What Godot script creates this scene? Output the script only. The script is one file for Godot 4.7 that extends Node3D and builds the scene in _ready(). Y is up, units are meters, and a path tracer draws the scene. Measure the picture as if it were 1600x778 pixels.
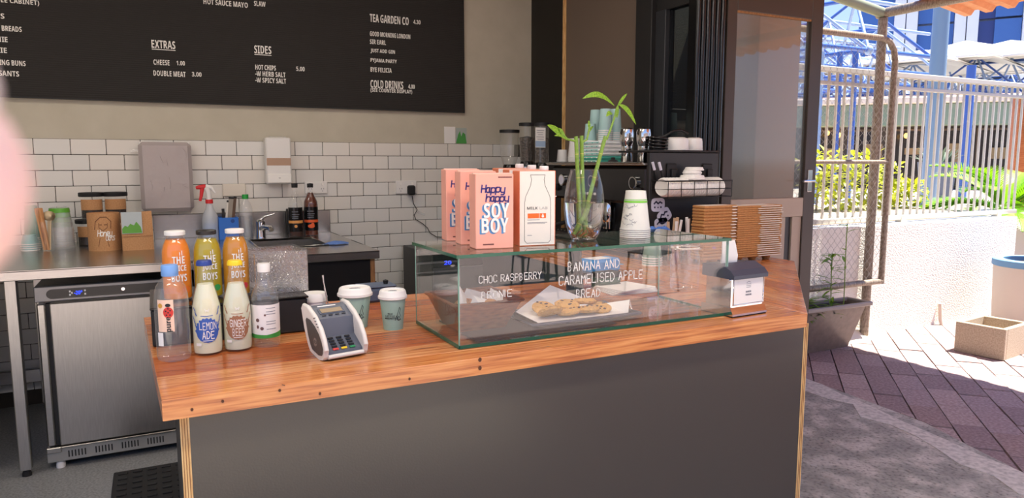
extends Node3D

# ---------------------------------------------------------------- camera geometry (photo taken as 1600 x 778)
const EYE := Vector3(0.607, 1.444, 4.99)
const FOCAL := 1107.2
const YAW := 0.46833
const PITCH := 0.12071
const YC := 0.959      # service counter top
const YB := 0.968      # stainless bench top
const YG := 1.209      # top of the glass display case
const CH := 2.95       # ceiling height
var used := {}
var mats := {}
var noise_tex := {}


func ray(px: float, py: float) -> Vector3:
	var f := Vector3(sin(YAW) * cos(PITCH), -sin(PITCH), -cos(YAW) * cos(PITCH))
	var r := Vector3(cos(YAW), 0, sin(YAW))
	var u := r.cross(f)
	return f + r * (px - 800.0) / FOCAL - u * (py - 389.0) / FOCAL
func RX(px: float, py: float, x: float) -> Vector3:
	var d := ray(px, py)
	return EYE + d * (x - EYE.x) / d.x
func RY(px: float, py: float, y: float) -> Vector3:
	var d := ray(px, py)
	return EYE + d * (y - EYE.y) / d.y
func RZ(px: float, py: float, z: float) -> Vector3:
	var d := ray(px, py)
	return EYE + d * (z - EYE.z) / d.z
func RD(px: float, py: float, depth: float) -> Vector3:
	return EYE + ray(px, py) * depth
func on_photo(p: Vector3) -> Vector2:
	var f := Vector3(sin(YAW) * cos(PITCH), -sin(PITCH), -cos(YAW) * cos(PITCH))
	var r := Vector3(cos(YAW), 0, sin(YAW))
	var d := p - EYE
	return Vector2(800.0 + FOCAL * d.dot(r) / d.dot(f), 389.0 - FOCAL * d.dot(r.cross(f)) / d.dot(f))
func mpp(p: Vector3) -> float:      # metres to a pixel at a point
	var f := Vector3(sin(YAW) * cos(PITCH), -sin(PITCH), -cos(YAW) * cos(PITCH))
	return (p - EYE).dot(f) / FOCAL
func face_eye(p: Vector3) -> float:
	return atan2(EYE.x - p.x, EYE.z - p.z)


# ---------------------------------------------------------------- mesh collector
class G:
	var v := PackedVector3Array()
	var n := PackedVector3Array()
	var u := PackedVector2Array()
	func tri(a: Vector3, b: Vector3, c: Vector3, na: Vector3, nb: Vector3, nc: Vector3) -> void:
		v.append_array([a, c, b])
		n.append_array([na, nc, nb])
		u.append_array([Vector2(a.x, -a.y), Vector2(c.x, -c.y), Vector2(b.x, -b.y)])
	func face(a: Vector3, b: Vector3, c: Vector3) -> void:
		var k := (b - a).cross(c - a).normalized()
		tri(a, b, c, k, k, k)
	func quad(a: Vector3, b: Vector3, c: Vector3, d: Vector3) -> void:
		var k := (c - a).cross(d - b).normalized()
		tri(a, b, c, k, k, k)
		tri(a, c, d, k, k, k)
	func box(c: Vector3, s: Vector3, bev := 0.0, t := Transform3D.IDENTITY) -> G:
		var h := s * 0.5
		var b: float = minf(bev, minf(h.x, minf(h.y, h.z)) * 0.98)
		var P := func(sx: float, sy: float, sz: float, ax: int) -> Vector3:
			var q := Vector3(sx * (h.x - (b if ax != 0 else 0.0)), sy * (h.y - (b if ax != 1 else 0.0)), sz * (h.z - (b if ax != 2 else 0.0)))
			return t * (c + q)
		for s1 in [-1.0, 1.0]:
			var f := [[Vector3(s1, -1, -1), Vector3(s1, 1, -1), Vector3(s1, 1, 1), Vector3(s1, -1, 1)], [Vector3(-1, s1, -1), Vector3(-1, s1, 1), Vector3(1, s1, 1), Vector3(1, s1, -1)], [Vector3(-1, -1, s1), Vector3(1, -1, s1), Vector3(1, 1, s1), Vector3(-1, 1, s1)]]
			for ax in 3:
				var q: Array = f[ax]
				var p := []
				for e in q:
					p.append(P.call(e.x, e.y, e.z, ax))
				if s1 > 0:
					quad(p[0], p[1], p[2], p[3])
				else:
					quad(p[3], p[2], p[1], p[0])
		if b > 0.0:
			for s1 in [-1.0, 1.0]:
				for s2 in [-1.0, 1.0]:
					var w: bool = s1 * s2 > 0
					var a1 := [P.call(s1, s2, -1, 0), P.call(s1, s2, -1, 1), P.call(s1, s2, 1, 1), P.call(s1, s2, 1, 0)]
					var a2 := [P.call(-1, s1, s2, 1), P.call(-1, s1, s2, 2), P.call(1, s1, s2, 2), P.call(1, s1, s2, 1)]
					var a3 := [P.call(s2, -1, s1, 2), P.call(s2, -1, s1, 0), P.call(s2, 1, s1, 0), P.call(s2, 1, s1, 2)]
					for a in [a1, a2, a3]:
						if w:
							quad(a[0], a[1], a[2], a[3])
						else:
							quad(a[3], a[2], a[1], a[0])
					for s3 in [-1.0, 1.0]:
						var x: Vector3 = P.call(s1, s2, s3, 0)
						var y: Vector3 = P.call(s1, s2, s3, 1)
						var z: Vector3 = P.call(s1, s2, s3, 2)
						if s1 * s2 * s3 > 0:
							face(x, y, z)
						else:
							face(z, y, x)
		return self
	# a profile of (radius, height) points turned round the upright axis, from the lower end outside to the upper end
	func lathe(prof: Array, seg := 24, at := Vector3.ZERO, t := Transform3D.IDENTITY, sharp := 0.75) -> G:
		var m := prof.size()
		var sn := []
		for i in m - 1:
			var d: Vector2 = prof[i + 1] - prof[i]
			sn.append(Vector2(d.y, -d.x).normalized() if d.length() > 1e-7 else Vector2(0, 1))
		for i in m - 1:
			var n0: Vector2 = sn[i]
			var n1: Vector2 = sn[i]
			if i > 0 and sn[i - 1].dot(sn[i]) > sharp:
				n0 = (sn[i - 1] + sn[i]).normalized()
			if i < m - 2 and sn[i + 1].dot(sn[i]) > sharp:
				n1 = (sn[i + 1] + sn[i]).normalized()
			var p: Vector2 = prof[i]
			var q: Vector2 = prof[i + 1]
			for k in seg:
				var c0 := cos(TAU * k / seg)
				var s0 := sin(TAU * k / seg)
				var c1 := cos(TAU * (k + 1) / seg)
				var s1 := sin(TAU * (k + 1) / seg)
				var A := t * (at + Vector3(p.x * c0, p.y, p.x * s0))
				var B := t * (at + Vector3(q.x * c0, q.y, q.x * s0))
				var C := t * (at + Vector3(q.x * c1, q.y, q.x * s1))
				var D := t * (at + Vector3(p.x * c1, p.y, p.x * s1))
				var bs := t.basis
				var NA := (bs * Vector3(n0.x * c0, n0.y, n0.x * s0)).normalized()
				var NB := (bs * Vector3(n1.x * c0, n1.y, n1.x * s0)).normalized()
				var NC := (bs * Vector3(n1.x * c1, n1.y, n1.x * s1)).normalized()
				var ND := (bs * Vector3(n0.x * c1, n0.y, n0.x * s1)).normalized()
				if q.x > 1e-6:
					tri(A, B, C, NA, NB, NC)
				if p.x > 1e-6:
					tri(A, C, D, NA, NC, ND)
		return self
	func ell(c: Vector3, r: Vector3, seg := 16, rings := 10, t := Transform3D.IDENTITY) -> G:
		var pr := []
		for i in rings + 1:
			var a := -PI / 2 + PI * i / rings
			pr.append(Vector2(cos(a) if i > 0 and i < rings else 0.0, sin(a)))
		return lathe(pr, seg, Vector3.ZERO, t * Transform3D(Basis.from_scale(r), c), -2.0)
	func tube(pts: Array, r, seg := 8, caps := true, shut := false) -> G:
		var m := pts.size()
		var rings := []
		var ref := Vector3.UP
		var prev := Vector3.ZERO
		for i in m:
			var d: Vector3 = (pts[mini(i + 1, m - 1)] - pts[maxi(i - 1, 0)]).normalized()
			if shut:
				d = (pts[(i + 1) % m] - pts[(i + m - 1) % m]).normalized()
			var x: Vector3
			if i == 0:
				ref = Vector3.UP if absf(d.y) < 0.9 else Vector3.RIGHT
				x = ref.cross(d).normalized()
			else:
				x = (prev - d * prev.dot(d)).normalized()
			prev = x
			var y := d.cross(x)
			var rr: float = r[i] if r is Array else r
			var ring := []
			for k in seg:
				var a := TAU * k / seg
				ring.append([pts[i] + (x * cos(a) + y * sin(a)) * rr, x * cos(a) + y * sin(a)])
			rings.append(ring)
		for i in (m if shut else m - 1):
			var P: Array = rings[i]
			var Q: Array = rings[(i + 1) % m]
			for k in seg:
				var k1 := (k + 1) % seg
				tri(P[k][0], P[k1][0], Q[k1][0], P[k][1], P[k1][1], Q[k1][1])
				tri(P[k][0], Q[k1][0], Q[k][0], P[k][1], Q[k1][1], Q[k][1])
		if caps and not shut:
			for e in [0, m - 1]:
				var R: Array = rings[e]
				for k in range(1, seg - 1):
					if e == 0:
						face(R[0][0], R[k + 1][0], R[k][0])
					else:
						face(R[0][0], R[k][0], R[k + 1][0])
		return self
	# an outline in x, y (counter-clockwise) drawn out from z0 to z1
	func prism(poly: PackedVector2Array, z0: float, z1: float, t := Transform3D.IDENTITY) -> G:
		if Geometry2D.is_polygon_clockwise(poly):
			poly = poly.duplicate()
			poly.reverse()
		var m := poly.size()
		for i in m:
			var a := poly[i]
			var b := poly[(i + 1) % m]
			quad(t * Vector3(a.x, a.y, z0), t * Vector3(b.x, b.y, z0), t * Vector3(b.x, b.y, z1), t * Vector3(a.x, a.y, z1))
		var ix := Geometry2D.triangulate_polygon(poly)
		for i in range(0, ix.size(), 3):
			var a := poly[ix[i]]
			var b := poly[ix[i + 1]]
			var c := poly[ix[i + 2]]
			if (b - a).cross(c - a) < 0:
				var w := b
				b = c
				c = w
			face(t * Vector3(a.x, a.y, z1), t * Vector3(b.x, b.y, z1), t * Vector3(c.x, c.y, z1))
			face(t * Vector3(c.x, c.y, z0), t * Vector3(b.x, b.y, z0), t * Vector3(a.x, a.y, z0))
		return self
	# closed rings of equal size joined into a smooth skin
	func loft(rings: Array, caps := true) -> G:
		var m := rings.size()
		var s: int = rings[0].size()
		var N := []
		for i in m:
			var row := []
			for k in s:
				var d1: Vector3 = rings[i][(k + 1) % s] - rings[i][(k + s - 1) % s]
				var d2: Vector3 = rings[mini(i + 1, m - 1)][k] - rings[maxi(i - 1, 0)][k]
				row.append(d1.cross(d2).normalized())
			N.append(row)
		for i in m - 1:
			for k in s:
				var l := (k + 1) % s
				tri(rings[i][k], rings[i][l], rings[i + 1][l], N[i][k], N[i][l], N[i + 1][l])
				tri(rings[i][k], rings[i + 1][l], rings[i + 1][k], N[i][k], N[i + 1][l], N[i + 1][k])
		if caps:
			for k in range(1, s - 1):
				face(rings[0][0], rings[0][k + 1], rings[0][k])
				face(rings[m - 1][0], rings[m - 1][k], rings[m - 1][k + 1])
		return self
	func strip(pts: Array, w: float, z := 0.0) -> G:      # a flat painted stroke in x, y
		for i in pts.size() - 1:
			var a: Vector2 = pts[i]
			var b: Vector2 = pts[i + 1]
			var d := (b - a).normalized() * w * 0.5
			var e := Vector2(-d.y, d.x)
			var p := [a - d * 0.8 - e, b + d * 0.8 - e, b + d * 0.8 + e, a - d * 0.8 + e]
			quad(Vector3(p[0].x, p[0].y, z), Vector3(p[1].x, p[1].y, z), Vector3(p[2].x, p[2].y, z), Vector3(p[3].x, p[3].y, z))
		return self
	func disc(c: Vector2, r: float, z := 0.0, seg := 16, sy := 1.0) -> G:
		for k in seg:
			var a := TAU * k / seg
			var b := TAU * (k + 1) / seg
			face(Vector3(c.x, c.y, z), Vector3(c.x + r * cos(a), c.y + r * sy * sin(a), z), Vector3(c.x + r * cos(b), c.y + r * sy * sin(b), z))
		return self
	func flat(poly: PackedVector2Array, z := 0.0) -> G:
		var ix := Geometry2D.triangulate_polygon(poly)
		for i in range(0, ix.size(), 3):
			var a := poly[ix[i]]
			var b := poly[ix[i + 1]]
			var c := poly[ix[i + 2]]
			if (b - a).cross(c - a) < 0:
				var w := b
				b = c
				c = w
			face(Vector3(a.x, a.y, z), Vector3(b.x, b.y, z), Vector3(c.x, c.y, z))
		return self
	func add(o: G, t := Transform3D.IDENTITY) -> G:
		for i in o.v.size():
			v.append(t * o.v[i])
			n.append((t.basis * o.n[i]).normalized())
			u.append(o.u[i])
		return self
	func cut_fine(step: float) -> G:       # splits wide triangles so that a flat print can be bent
		var o := G.new()
		var todo := []
		for i in range(0, v.size(), 3):
			todo.append([v[i], v[i + 1], v[i + 2], n[i]])
		while todo.size():
			var t: Array = todo.pop_back()
			var x0: float = minf(t[0].x, minf(t[1].x, t[2].x))
			var x1: float = maxf(t[0].x, maxf(t[1].x, t[2].x))
			if x1 - x0 > step:
				var e := 0
				for k in 3:
					if absf(t[k].x - t[(k + 1) % 3].x) > absf(t[e].x - t[(e + 1) % 3].x):
						e = k
				var mid: Vector3 = (t[e] + t[(e + 1) % 3]) * 0.5
				todo.append([t[e], mid, t[(e + 2) % 3], t[3]])
				todo.append([mid, t[(e + 1) % 3], t[(e + 2) % 3], t[3]])
			else:
				o.v.append_array([t[0], t[1], t[2]])
				o.n.append_array([t[3], t[3], t[3]])
				o.u.append_array([Vector2(t[0].x, t[0].y), Vector2(t[1].x, t[1].y), Vector2(t[2].x, t[2].y)])
		return o
	func bend(R: Callable) -> G:       # wraps x, y, z about the upright axis at radius R(y)
		for i in v.size():
			var p := v[i]
			var r: float = R.call(p.y)
			var a := p.x / r
			v[i] = Vector3((r + p.z) * sin(a), p.y, (r + p.z) * cos(a))
			n[i] = n[i].rotated(Vector3.UP, a)
		return self
	func mesh() -> ArrayMesh:
		var a := []
		a.resize(Mesh.ARRAY_MAX)
		a[Mesh.ARRAY_VERTEX] = v
		a[Mesh.ARRAY_NORMAL] = n
		a[Mesh.ARRAY_TEX_UV] = u
		var m := ArrayMesh.new()
		m.add_surface_from_arrays(Mesh.PRIMITIVE_TRIANGLES, a)
		return m


func bx(c: Vector3, s: Vector3, bev := 0.0) -> G:
	return G.new().box(c, s, bev)
func lo_hi(a: Vector3, b: Vector3, bev := 0.0) -> G:
	return G.new().box((a + b) * 0.5, (b - a).abs(), bev)


# ---------------------------------------------------------------- nodes
func numbered(called: String) -> String:
	var k: int = used.get(called, 0)
	used[called] = k + 1
	return called if k == 0 else "%s_%03d" % [called, k]
func tag(o: Node, label: String, category: String, group := "") -> Node:
	o.set_meta("label", label)
	o.set_meta("category", category)
	if group != "":
		o.set_meta("group", group)
	return o
func thing(called: String, label: String, category: String, at := Vector3.ZERO, turn := 0.0, group := "") -> Node3D:
	var o := Node3D.new()
	o.name = numbered(called)
	add_child(o)
	o.position = at
	o.rotation.y = turn
	tag(o, label, category, group)
	return o
func part(parent: Node3D, called: String, g, m: Material, at := Vector3.ZERO, label := "") -> MeshInstance3D:
	var o := MeshInstance3D.new()
	o.name = called
	o.mesh = g.mesh() if g is G else g
	o.material_override = m
	parent.add_child(o, true)
	o.position = at
	if label != "":
		o.set_meta("label", label)
	return o
func solo(called: String, label: String, category: String, g, m: Material, at := Vector3.ZERO, turn := 0.0, group := "") -> MeshInstance3D:
	var o := MeshInstance3D.new()
	o.name = numbered(called)
	o.mesh = g.mesh() if g is G else g
	o.material_override = m
	add_child(o)
	o.position = at
	o.rotation.y = turn
	tag(o, label, category, group)
	return o
func struct(called: String, g, m: Material, label: String, category: String, at := Vector3.ZERO) -> MeshInstance3D:
	var o := solo(called, label, category, g, m, at)
	o.set_meta("kind", "structure")
	return o
func copy(o: Node3D, at: Vector3, label := "", turn = null) -> Node3D:
	var c: Node3D = o.duplicate()
	var base: String = o.name
	var rx := RegEx.create_from_string("_\\d{3}$")
	c.name = numbered(rx.sub(base, ""))
	add_child(c)
	c.position = at
	if label != "":
		c.set_meta("label", label)
	if turn != null:
		c.rotation.y = turn
	return c


# ---------------------------------------------------------------- lettering
func txt(s: String, h: float, w := -1.0, weight := 700, face := "Droid Sans", depth := 0.0006) -> G:
	var f := SystemFont.new()
	f.font_names = PackedStringArray([face])
	f.font_weight = weight
	var t := TextMesh.new()
	t.font = f
	t.text = s
	t.font_size = 48
	t.pixel_size = h / (0.714 * 48.0)
	t.depth = depth
	t.curve_step = 3.0
	t.horizontal_alignment = HORIZONTAL_ALIGNMENT_LEFT
	t.vertical_alignment = VERTICAL_ALIGNMENT_BOTTOM
	var g := G.new()
	var arr := t.surface_get_arrays(0)
	var vs: PackedVector3Array = arr[Mesh.ARRAY_VERTEX]
	var ns: PackedVector3Array = arr[Mesh.ARRAY_NORMAL]
	var ix = arr[Mesh.ARRAY_INDEX]
	var lo := Vector3.INF
	var hi := -Vector3.INF
	for p in vs:
		lo = lo.min(p)
		hi = hi.max(p)
	var sx := 1.0 if w < 0 else w / (hi.x - lo.x)
	var flat_h: bool = not (s.contains("(") or s.contains("Q") or s.contains(","))
	var sy := h / (hi.y - lo.y) if flat_h else 1.15 * h / (hi.y - lo.y)
	var order = ix if ix != null else range(vs.size())
	for i in order:
		var p := vs[i]
		g.v.append(Vector3((p.x - lo.x) * sx, (p.y - lo.y) * sy, p.z - lo.z))
		g.n.append(ns[i])
		g.u.append(Vector2(p.x, p.y))
	return g

# hand-written letters as strokes on a 4 x 6 grid ("a", "b" are one and two below the line)
const STROKES := {
	"A": "00 26 40|12 32", "B": "00 06 26 35 34 23 03|23 32 31 20 00", "C": "45 36 16 05 01 10 30 41", "D": "00 06 26 44 42 20 00", "E": "40 00 06 46|03 33",
	"G": "45 36 16 05 01 10 30 41 43 23", "I": "20 26", "L": "06 00 40", "M": "00 06 23 46 40", "N": "00 06 40 46", "O": "16 36 45 41 30 10 01 05 16", "P": "00 06 36 45 44 33 03",
	"R": "00 06 36 45 44 33 03|23 40", "S": "45 36 16 05 04 13 33 42 41 30 10 01", "Y": "06 23 46|23 20", "H": "00 06|40 46|03 43", "J": "46 41 30 10 01", "U": "06 01 10 30 41 46", "T": "06 46|26 20",
	"a": "34 14 03 01 10 30 33|34 31 40", "p": "04 0b|03 14 34 43 41 30 10 01", "y": "04 01 10 30|44 4a 3b 1b", "h": "06 00|02 14 34 43 40", "o": "14 34 43 41 30 10 01 03 14",
	"n": "04 00|02 14 34 43 40", "e": "02 42 43 34 14 03 01 10 40", "t": "25 21 30 40|04 44", "s": "44 14 03 12 32 41 30 00", "u": "04 01 10 30 44|44 40", "r": "04 00|02 14 34", "-": "03 43",
}
func hand(s: String, h: float, aspect := 0.62, weight := 0.15, gap := 0.35, seed_ := 1, slant := 0.0) -> G:
	var g := G.new()
	var rng := RandomNumberGenerator.new()
	rng.seed = seed_
	var x := 0.0
	var k := h / 6.0
	for ch in s:
		if ch == " ":
			x += 3.2 * k * aspect * 1.5
			continue
		if not STROKES.has(ch):
			continue
		var wide := 1.0 if ch == "I" else 4.0
		var dy := rng.randf_range(-0.25, 0.25) * k
		for line in STROKES[ch].split("|"):
			var pts := []
			for q in line.split(" "):
				var gx: float = float(q.substr(0, 1)) - (2.0 if ch == "I" else 0.0)
				var yc: String = q.substr(1, 1)
				var gy := -1.0 if yc == "a" else (-2.0 if yc == "b" else float(yc))
				var y := gy * k + dy
				pts.append(Vector2(x + gx * k * aspect * 1.5 + y * slant, y))
			g.strip(pts, h * weight)
		x += (wide + 0.5 + gap * 4.0) * k * aspect * 1.5
	return g
func centred(g: G) -> G:
	var lo := 1e9
	var hi := -1e9
	for p in g.v:
		lo = minf(lo, p.x)
		hi = maxf(hi, p.x)
	for i in g.v.size():
		g.v[i].x -= (lo + hi) * 0.5
	return g
func wide_to(g: G, w: float) -> G:
	var lo := 1e9
	var hi := -1e9
	for p in g.v:
		lo = minf(lo, p.x)
		hi = maxf(hi, p.x)
	for i in g.v.size():
		g.v[i].x = (g.v[i].x - lo) * w / (hi - lo)
	return g
func moved(g: G, by: Vector3) -> G:
	for i in g.v.size():
		g.v[i] += by
	return g


# ---------------------------------------------------------------- materials
func c8(r: float, g: float, b: float) -> Color:
	return Color(r / 255.0, g / 255.0, b / 255.0)
func sm(key: String, col: Color, rough := 0.6, metal := 0.0) -> StandardMaterial3D:
	if not mats.has(key):
		var m := StandardMaterial3D.new()
		m.albedo_color = col
		m.roughness = rough
		m.metallic = metal
		mats[key] = m
	return mats[key]
func noise(key: String, seed_: int, freq: float, oct := 4, size := 256, type := FastNoiseLite.TYPE_SIMPLEX_SMOOTH) -> Image:
	var f := FastNoiseLite.new()
	f.seed = seed_
	f.noise_type = type
	f.frequency = freq
	f.fractal_type = FastNoiseLite.FRACTAL_FBM
	f.fractal_octaves = oct
	var im := f.get_seamless_image(size, size)
	im.convert(Image.FORMAT_RGBA8)
	return im
func ramp_tex(key: String, im: Image, stops: Array) -> ImageTexture:      # stops: [[value, colour], ...]
	if noise_tex.has(key):
		return noise_tex[key]
	var lut := []
	for i in 256:
		var x := i / 255.0
		var c: Color = stops[0][1]
		for k in stops.size() - 1:
			if x >= stops[k][0]:
				c = (stops[k][1] as Color).lerp(stops[k + 1][1], clampf((x - stops[k][0]) / (stops[k + 1][0] - stops[k][0]), 0, 1))
		lut.append(c)
	var o := Image.create(im.get_width(), im.get_height(), false, Image.FORMAT_RGB8)
	for y in im.get_height():
		for x in im.get_width():
			o.set_pixel(x, y, lut[int(im.get_pixel(x, y).r * 255.0)])
	noise_tex[key] = ImageTexture.create_from_image(o)
	return noise_tex[key]
func tri_mat(key: String, tex: Texture2D, scale: Vector3, rough := 0.7, tint := Color.WHITE, world := true, metal := 0.0) -> StandardMaterial3D:
	var m := sm(key, tint, rough, metal)
	m.albedo_texture = tex
	m.uv1_triplanar = true
	m.uv1_world_triplanar = world
	m.uv1_scale = scale
	m.uv1_triplanar_sharpness = 6.0
	return m
func bumpy(m: StandardMaterial3D, tex: Texture2D, cm: float) -> StandardMaterial3D:
	m.heightmap_enabled = true
	m.heightmap_texture = tex
	m.heightmap_scale = cm
	if not m.uv1_triplanar:
		m.uv1_triplanar = true
		m.uv1_world_triplanar = true
	return m
func pane(key: String, col: Color, alpha: float, rough := 0.0) -> StandardMaterial3D:
	var m := sm(key, Color(col.r, col.g, col.b, alpha), rough)
	m.transparency = BaseMaterial3D.TRANSPARENCY_ALPHA
	m.metallic_specular = 0.5
	return m
func liquid(key: String, col: Color, scale := 0.033, rough := 0.0) -> StandardMaterial3D:
	var m := sm(key, Color(col.r, col.g, col.b, 0.0), rough)
	m.refraction_enabled = true
	m.refraction_scale = scale
	return m
func glow(key: String, col: Color, energy: float) -> StandardMaterial3D:
	var m := sm(key, col, 0.5)
	m.emission_enabled = true
	m.emission = col
	m.emission_energy_multiplier = energy
	return m


func make_materials() -> void:
	var W := Color.WHITE
	var n1 := noise("n1", 3, 0.02, 5)
	var n2 := noise("n2", 7, 0.05, 4)
	var n3 := noise("n3", 11, 0.09, 3, 512)
	var n4 := noise("n4", 21, 0.012, 5, 512)
	var grey := func(a: float, b: float): return [[0.0, Color(a, a, a)], [1.0, Color(b, b, b)]]
	var t_fine := ramp_tex("fine", n3, grey.call(0.0, 1.0))
	var t_soft := ramp_tex("soft", n1, grey.call(0.0, 1.0))
	# timber of the counter: long grain, seen through tones for single boards
	var wood := ramp_tex("wood", n2, [[0.0, c8(146, 82, 46)], [0.3, c8(188, 116, 66)], [0.5, c8(204, 134, 80)], [0.7, c8(214, 148, 92)], [1.0, c8(226, 168, 112)]])
	for k in 7:
		var tint: Color = [W, Color(0.88, 0.74, 0.66), Color(1.0, 0.95, 0.84), Color(0.92, 0.82, 0.74), Color(0.84, 0.68, 0.6), Color(1.0, 0.92, 0.8), Color(0.95, 0.86, 0.74)][k]
		for d in 2:
			var m := tri_mat("wood%d_%d" % [k, d], wood, Vector3(0.3, 7.0, 7.0) if d == 0 else Vector3(7.0, 7.0, 0.3), 0.24, tint)
			m.uv1_offset = Vector3(0.37 * k, 0.21 * k, 0.53 * k)
			m.clearcoat_enabled = true
			m.clearcoat = 0.3
			m.clearcoat_roughness = 0.12
	tri_mat("ply_edge", ramp_tex("ply", n2, [[0.0, c8(190, 140, 84)], [0.5, c8(222, 180, 118)], [1.0, c8(240, 208, 150)]]), Vector3(4, 0.8, 4), 0.6)
	tri_mat("ply_dark", ramp_tex("plyd", n2, [[0.0, c8(126, 84, 46)], [1.0, c8(168, 120, 72)]]), Vector3(4, 0.8, 4), 0.6)
	bumpy(sm("film_ply", c8(72, 66, 60), 0.26), t_fine, 0.01).uv1_scale = Vector3(3, 3, 3)  # base tone raised above the black film to carry its sheen
	sm("film_black", c8(26, 24, 23), 0.35)
	sm("black_gloss", c8(18, 18, 19), 0.22)
	sm("black_matt", c8(24, 24, 25), 0.6)
	sm("rubber", c8(22, 22, 23), 0.8)
	tri_mat("plaster", ramp_tex("plaster", n1, [[0.0, c8(184, 178, 160)], [1.0, c8(195, 189, 172)]]), Vector3(0.7, 0.7, 0.7), 0.85)
	sm("tile_white", c8(224, 221, 214), 0.07)
	sm("tile_warm", c8(223, 219, 211), 0.08)
	sm("tile_cool", c8(222, 221, 216), 0.07)
	sm("grout", c8(52, 47, 42), 0.9)
	tri_mat("steel", ramp_tex("steel", n2, [[0.0, c8(182, 180, 175)], [1.0, c8(198, 196, 191)]]), Vector3(0.6, 14, 14), 0.26, W, true, 1.0)
	tri_mat("steel_upright", noise_tex.steel, Vector3(14, 0.6, 14), 0.3, W, true, 1.0)
	sm("chrome", c8(214, 214, 214), 0.07, 1.0)
	sm("white_plastic", c8(228, 226, 222), 0.35)
	sm("white_paper", c8(236, 234, 230), 0.8)
	sm("cream_lid", c8(240, 238, 232), 0.4)
	sm("grey_plastic", c8(178, 168, 168), 0.4)
	sm("teal_cup", c8(158, 192, 178), 0.55)
	sm("teal_light", c8(172, 208, 206), 0.55)
	sm("ink", c8(26, 30, 34), 0.6)
	sm("letter_white", c8(236, 234, 228), 0.5)
	tri_mat("kraft", ramp_tex("kraft", n2, [[0.0, c8(172, 124, 80)], [1.0, c8(196, 148, 102)]]), Vector3(9, 9, 9), 0.8)
	tri_mat("cardboard", ramp_tex("cardb", n2, [[0.0, c8(170, 118, 66)], [1.0, c8(204, 152, 98)]]), Vector3(6, 20, 6), 0.85)
	sm("pulp_white", c8(228, 218, 204), 0.85)
	pane("glass", Color(0.8, 0.95, 0.88), 0.012)
	pane("glass_dark", Color(0.05, 0.07, 0.09), 0.75)
	sm("glass_edge", c8(34, 96, 74), 0.1)
	pane("clear_plastic", Color(0.96, 0.97, 0.97), 0.16, 0.04)
	pane("jar_glass", Color(0.95, 0.98, 0.97), 0.02, 0.0)
	pane("bottle_clear", Color(0.92, 0.95, 0.97), 0.06, 0.0)
	liquid("water", Color(0.97, 0.985, 0.99))
	liquid("clear_glass", Color(0.97, 0.985, 0.98), 0.05)
	tri_mat("floor_vinyl", ramp_tex("vinyl", n3, [[0.0, c8(96, 97, 98)], [0.5, c8(120, 121, 122)], [1.0, c8(146, 147, 147)]]), Vector3(1.5, 1.5, 1.5), 0.5)
	var conc := tri_mat("concrete", ramp_tex("conc", n4, [[0.0, c8(156, 154, 145)], [0.4, c8(174, 172, 162)], [0.55, c8(188, 185, 174)], [0.68, c8(206, 202, 191)], [0.85, c8(216, 212, 201)], [1.0, c8(224, 220, 210)]]), Vector3(0.8, 0.8, 0.8), 0.9)
	conc.detail_enabled = true
	conc.detail_blend_mode = BaseMaterial3D.BLEND_MODE_MUL
	conc.detail_albedo = ramp_tex("concd", n3, [[0.0, Color(0.55, 0.55, 0.55)], [0.35, Color(0.9, 0.9, 0.9)], [1.0, W]])
	bumpy(conc, t_fine, 0.25)
	for k in 4:
		tri_mat("paver%d" % k, ramp_tex("paver", n3, [[0.0, c8(144, 126, 124)], [0.5, c8(170, 152, 149)], [1.0, c8(198, 184, 178)]]), Vector3(0.9, 0.9, 0.9), 0.9, [Color(0.94, 0.92, 0.93), Color(0.86, 0.83, 0.84), Color(1, 0.98, 0.97), Color(0.9, 0.86, 0.85)][k])
	tri_mat("paving_far", noise_tex.paver, Vector3(0.9, 0.9, 0.9), 0.9)
	var st := tri_mat("stucco", ramp_tex("stuc", n3, [[0.0, c8(226, 224, 218)], [1.0, c8(240, 238, 232)]]), Vector3(1.1, 1.1, 1.1), 0.9)
	bumpy(st, t_fine, 0.5)
	tri_mat("cast_concrete", ramp_tex("castc", n3, [[0.0, c8(158, 142, 122)], [1.0, c8(196, 182, 162)]]), Vector3(1.5, 1.5, 1.5), 0.9)
	sm("rail_paint", c8(190, 187, 178), 0.5)
	tri_mat("galvanised", ramp_tex("galv", n2, [[0.0, c8(104, 90, 76)], [0.5, c8(142, 130, 116)], [1.0, c8(170, 160, 146)]]), Vector3(5, 2, 5), 0.5, W, true, 0.3)
	var ter := tri_mat("terracotta_sheet", ramp_tex("ters", n2, [[0.0, c8(210, 142, 92)], [1.0, c8(230, 168, 116)]]), Vector3(1, 1, 1), 0.6)
	ter.backlight_enabled = true
	ter.backlight = c8(130, 78, 42)
	sm("frame_brown", c8(66, 55, 47), 0.4)
	var felt := sm("felt_board", c8(38, 36, 34), 0.85)
	var rib := Image.create(64, 64, false, Image.FORMAT_RGB8)
	for y in 64:
		for x in 64:
			var k := 0.5 + 0.5 * sin(TAU * y / 16.0)
			rib.set_pixel(x, y, Color(k, k, k))
	felt.heightmap_enabled = true
	felt.heightmap_texture = ImageTexture.create_from_image(rib)
	felt.heightmap_scale = 0.12
	felt.uv1_triplanar = true
	felt.uv1_world_triplanar = true
	felt.uv1_scale = Vector3(20, 20, 20)
	var leaf := tri_mat("leaf", ramp_tex("leaf", n2, [[0.0, c8(72, 120, 24)], [0.6, c8(128, 168, 44)], [1.0, c8(170, 192, 74)]]), Vector3(12, 12, 12), 0.45)
	leaf.backlight_enabled = true
	leaf.backlight = c8(120, 150, 30)
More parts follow.
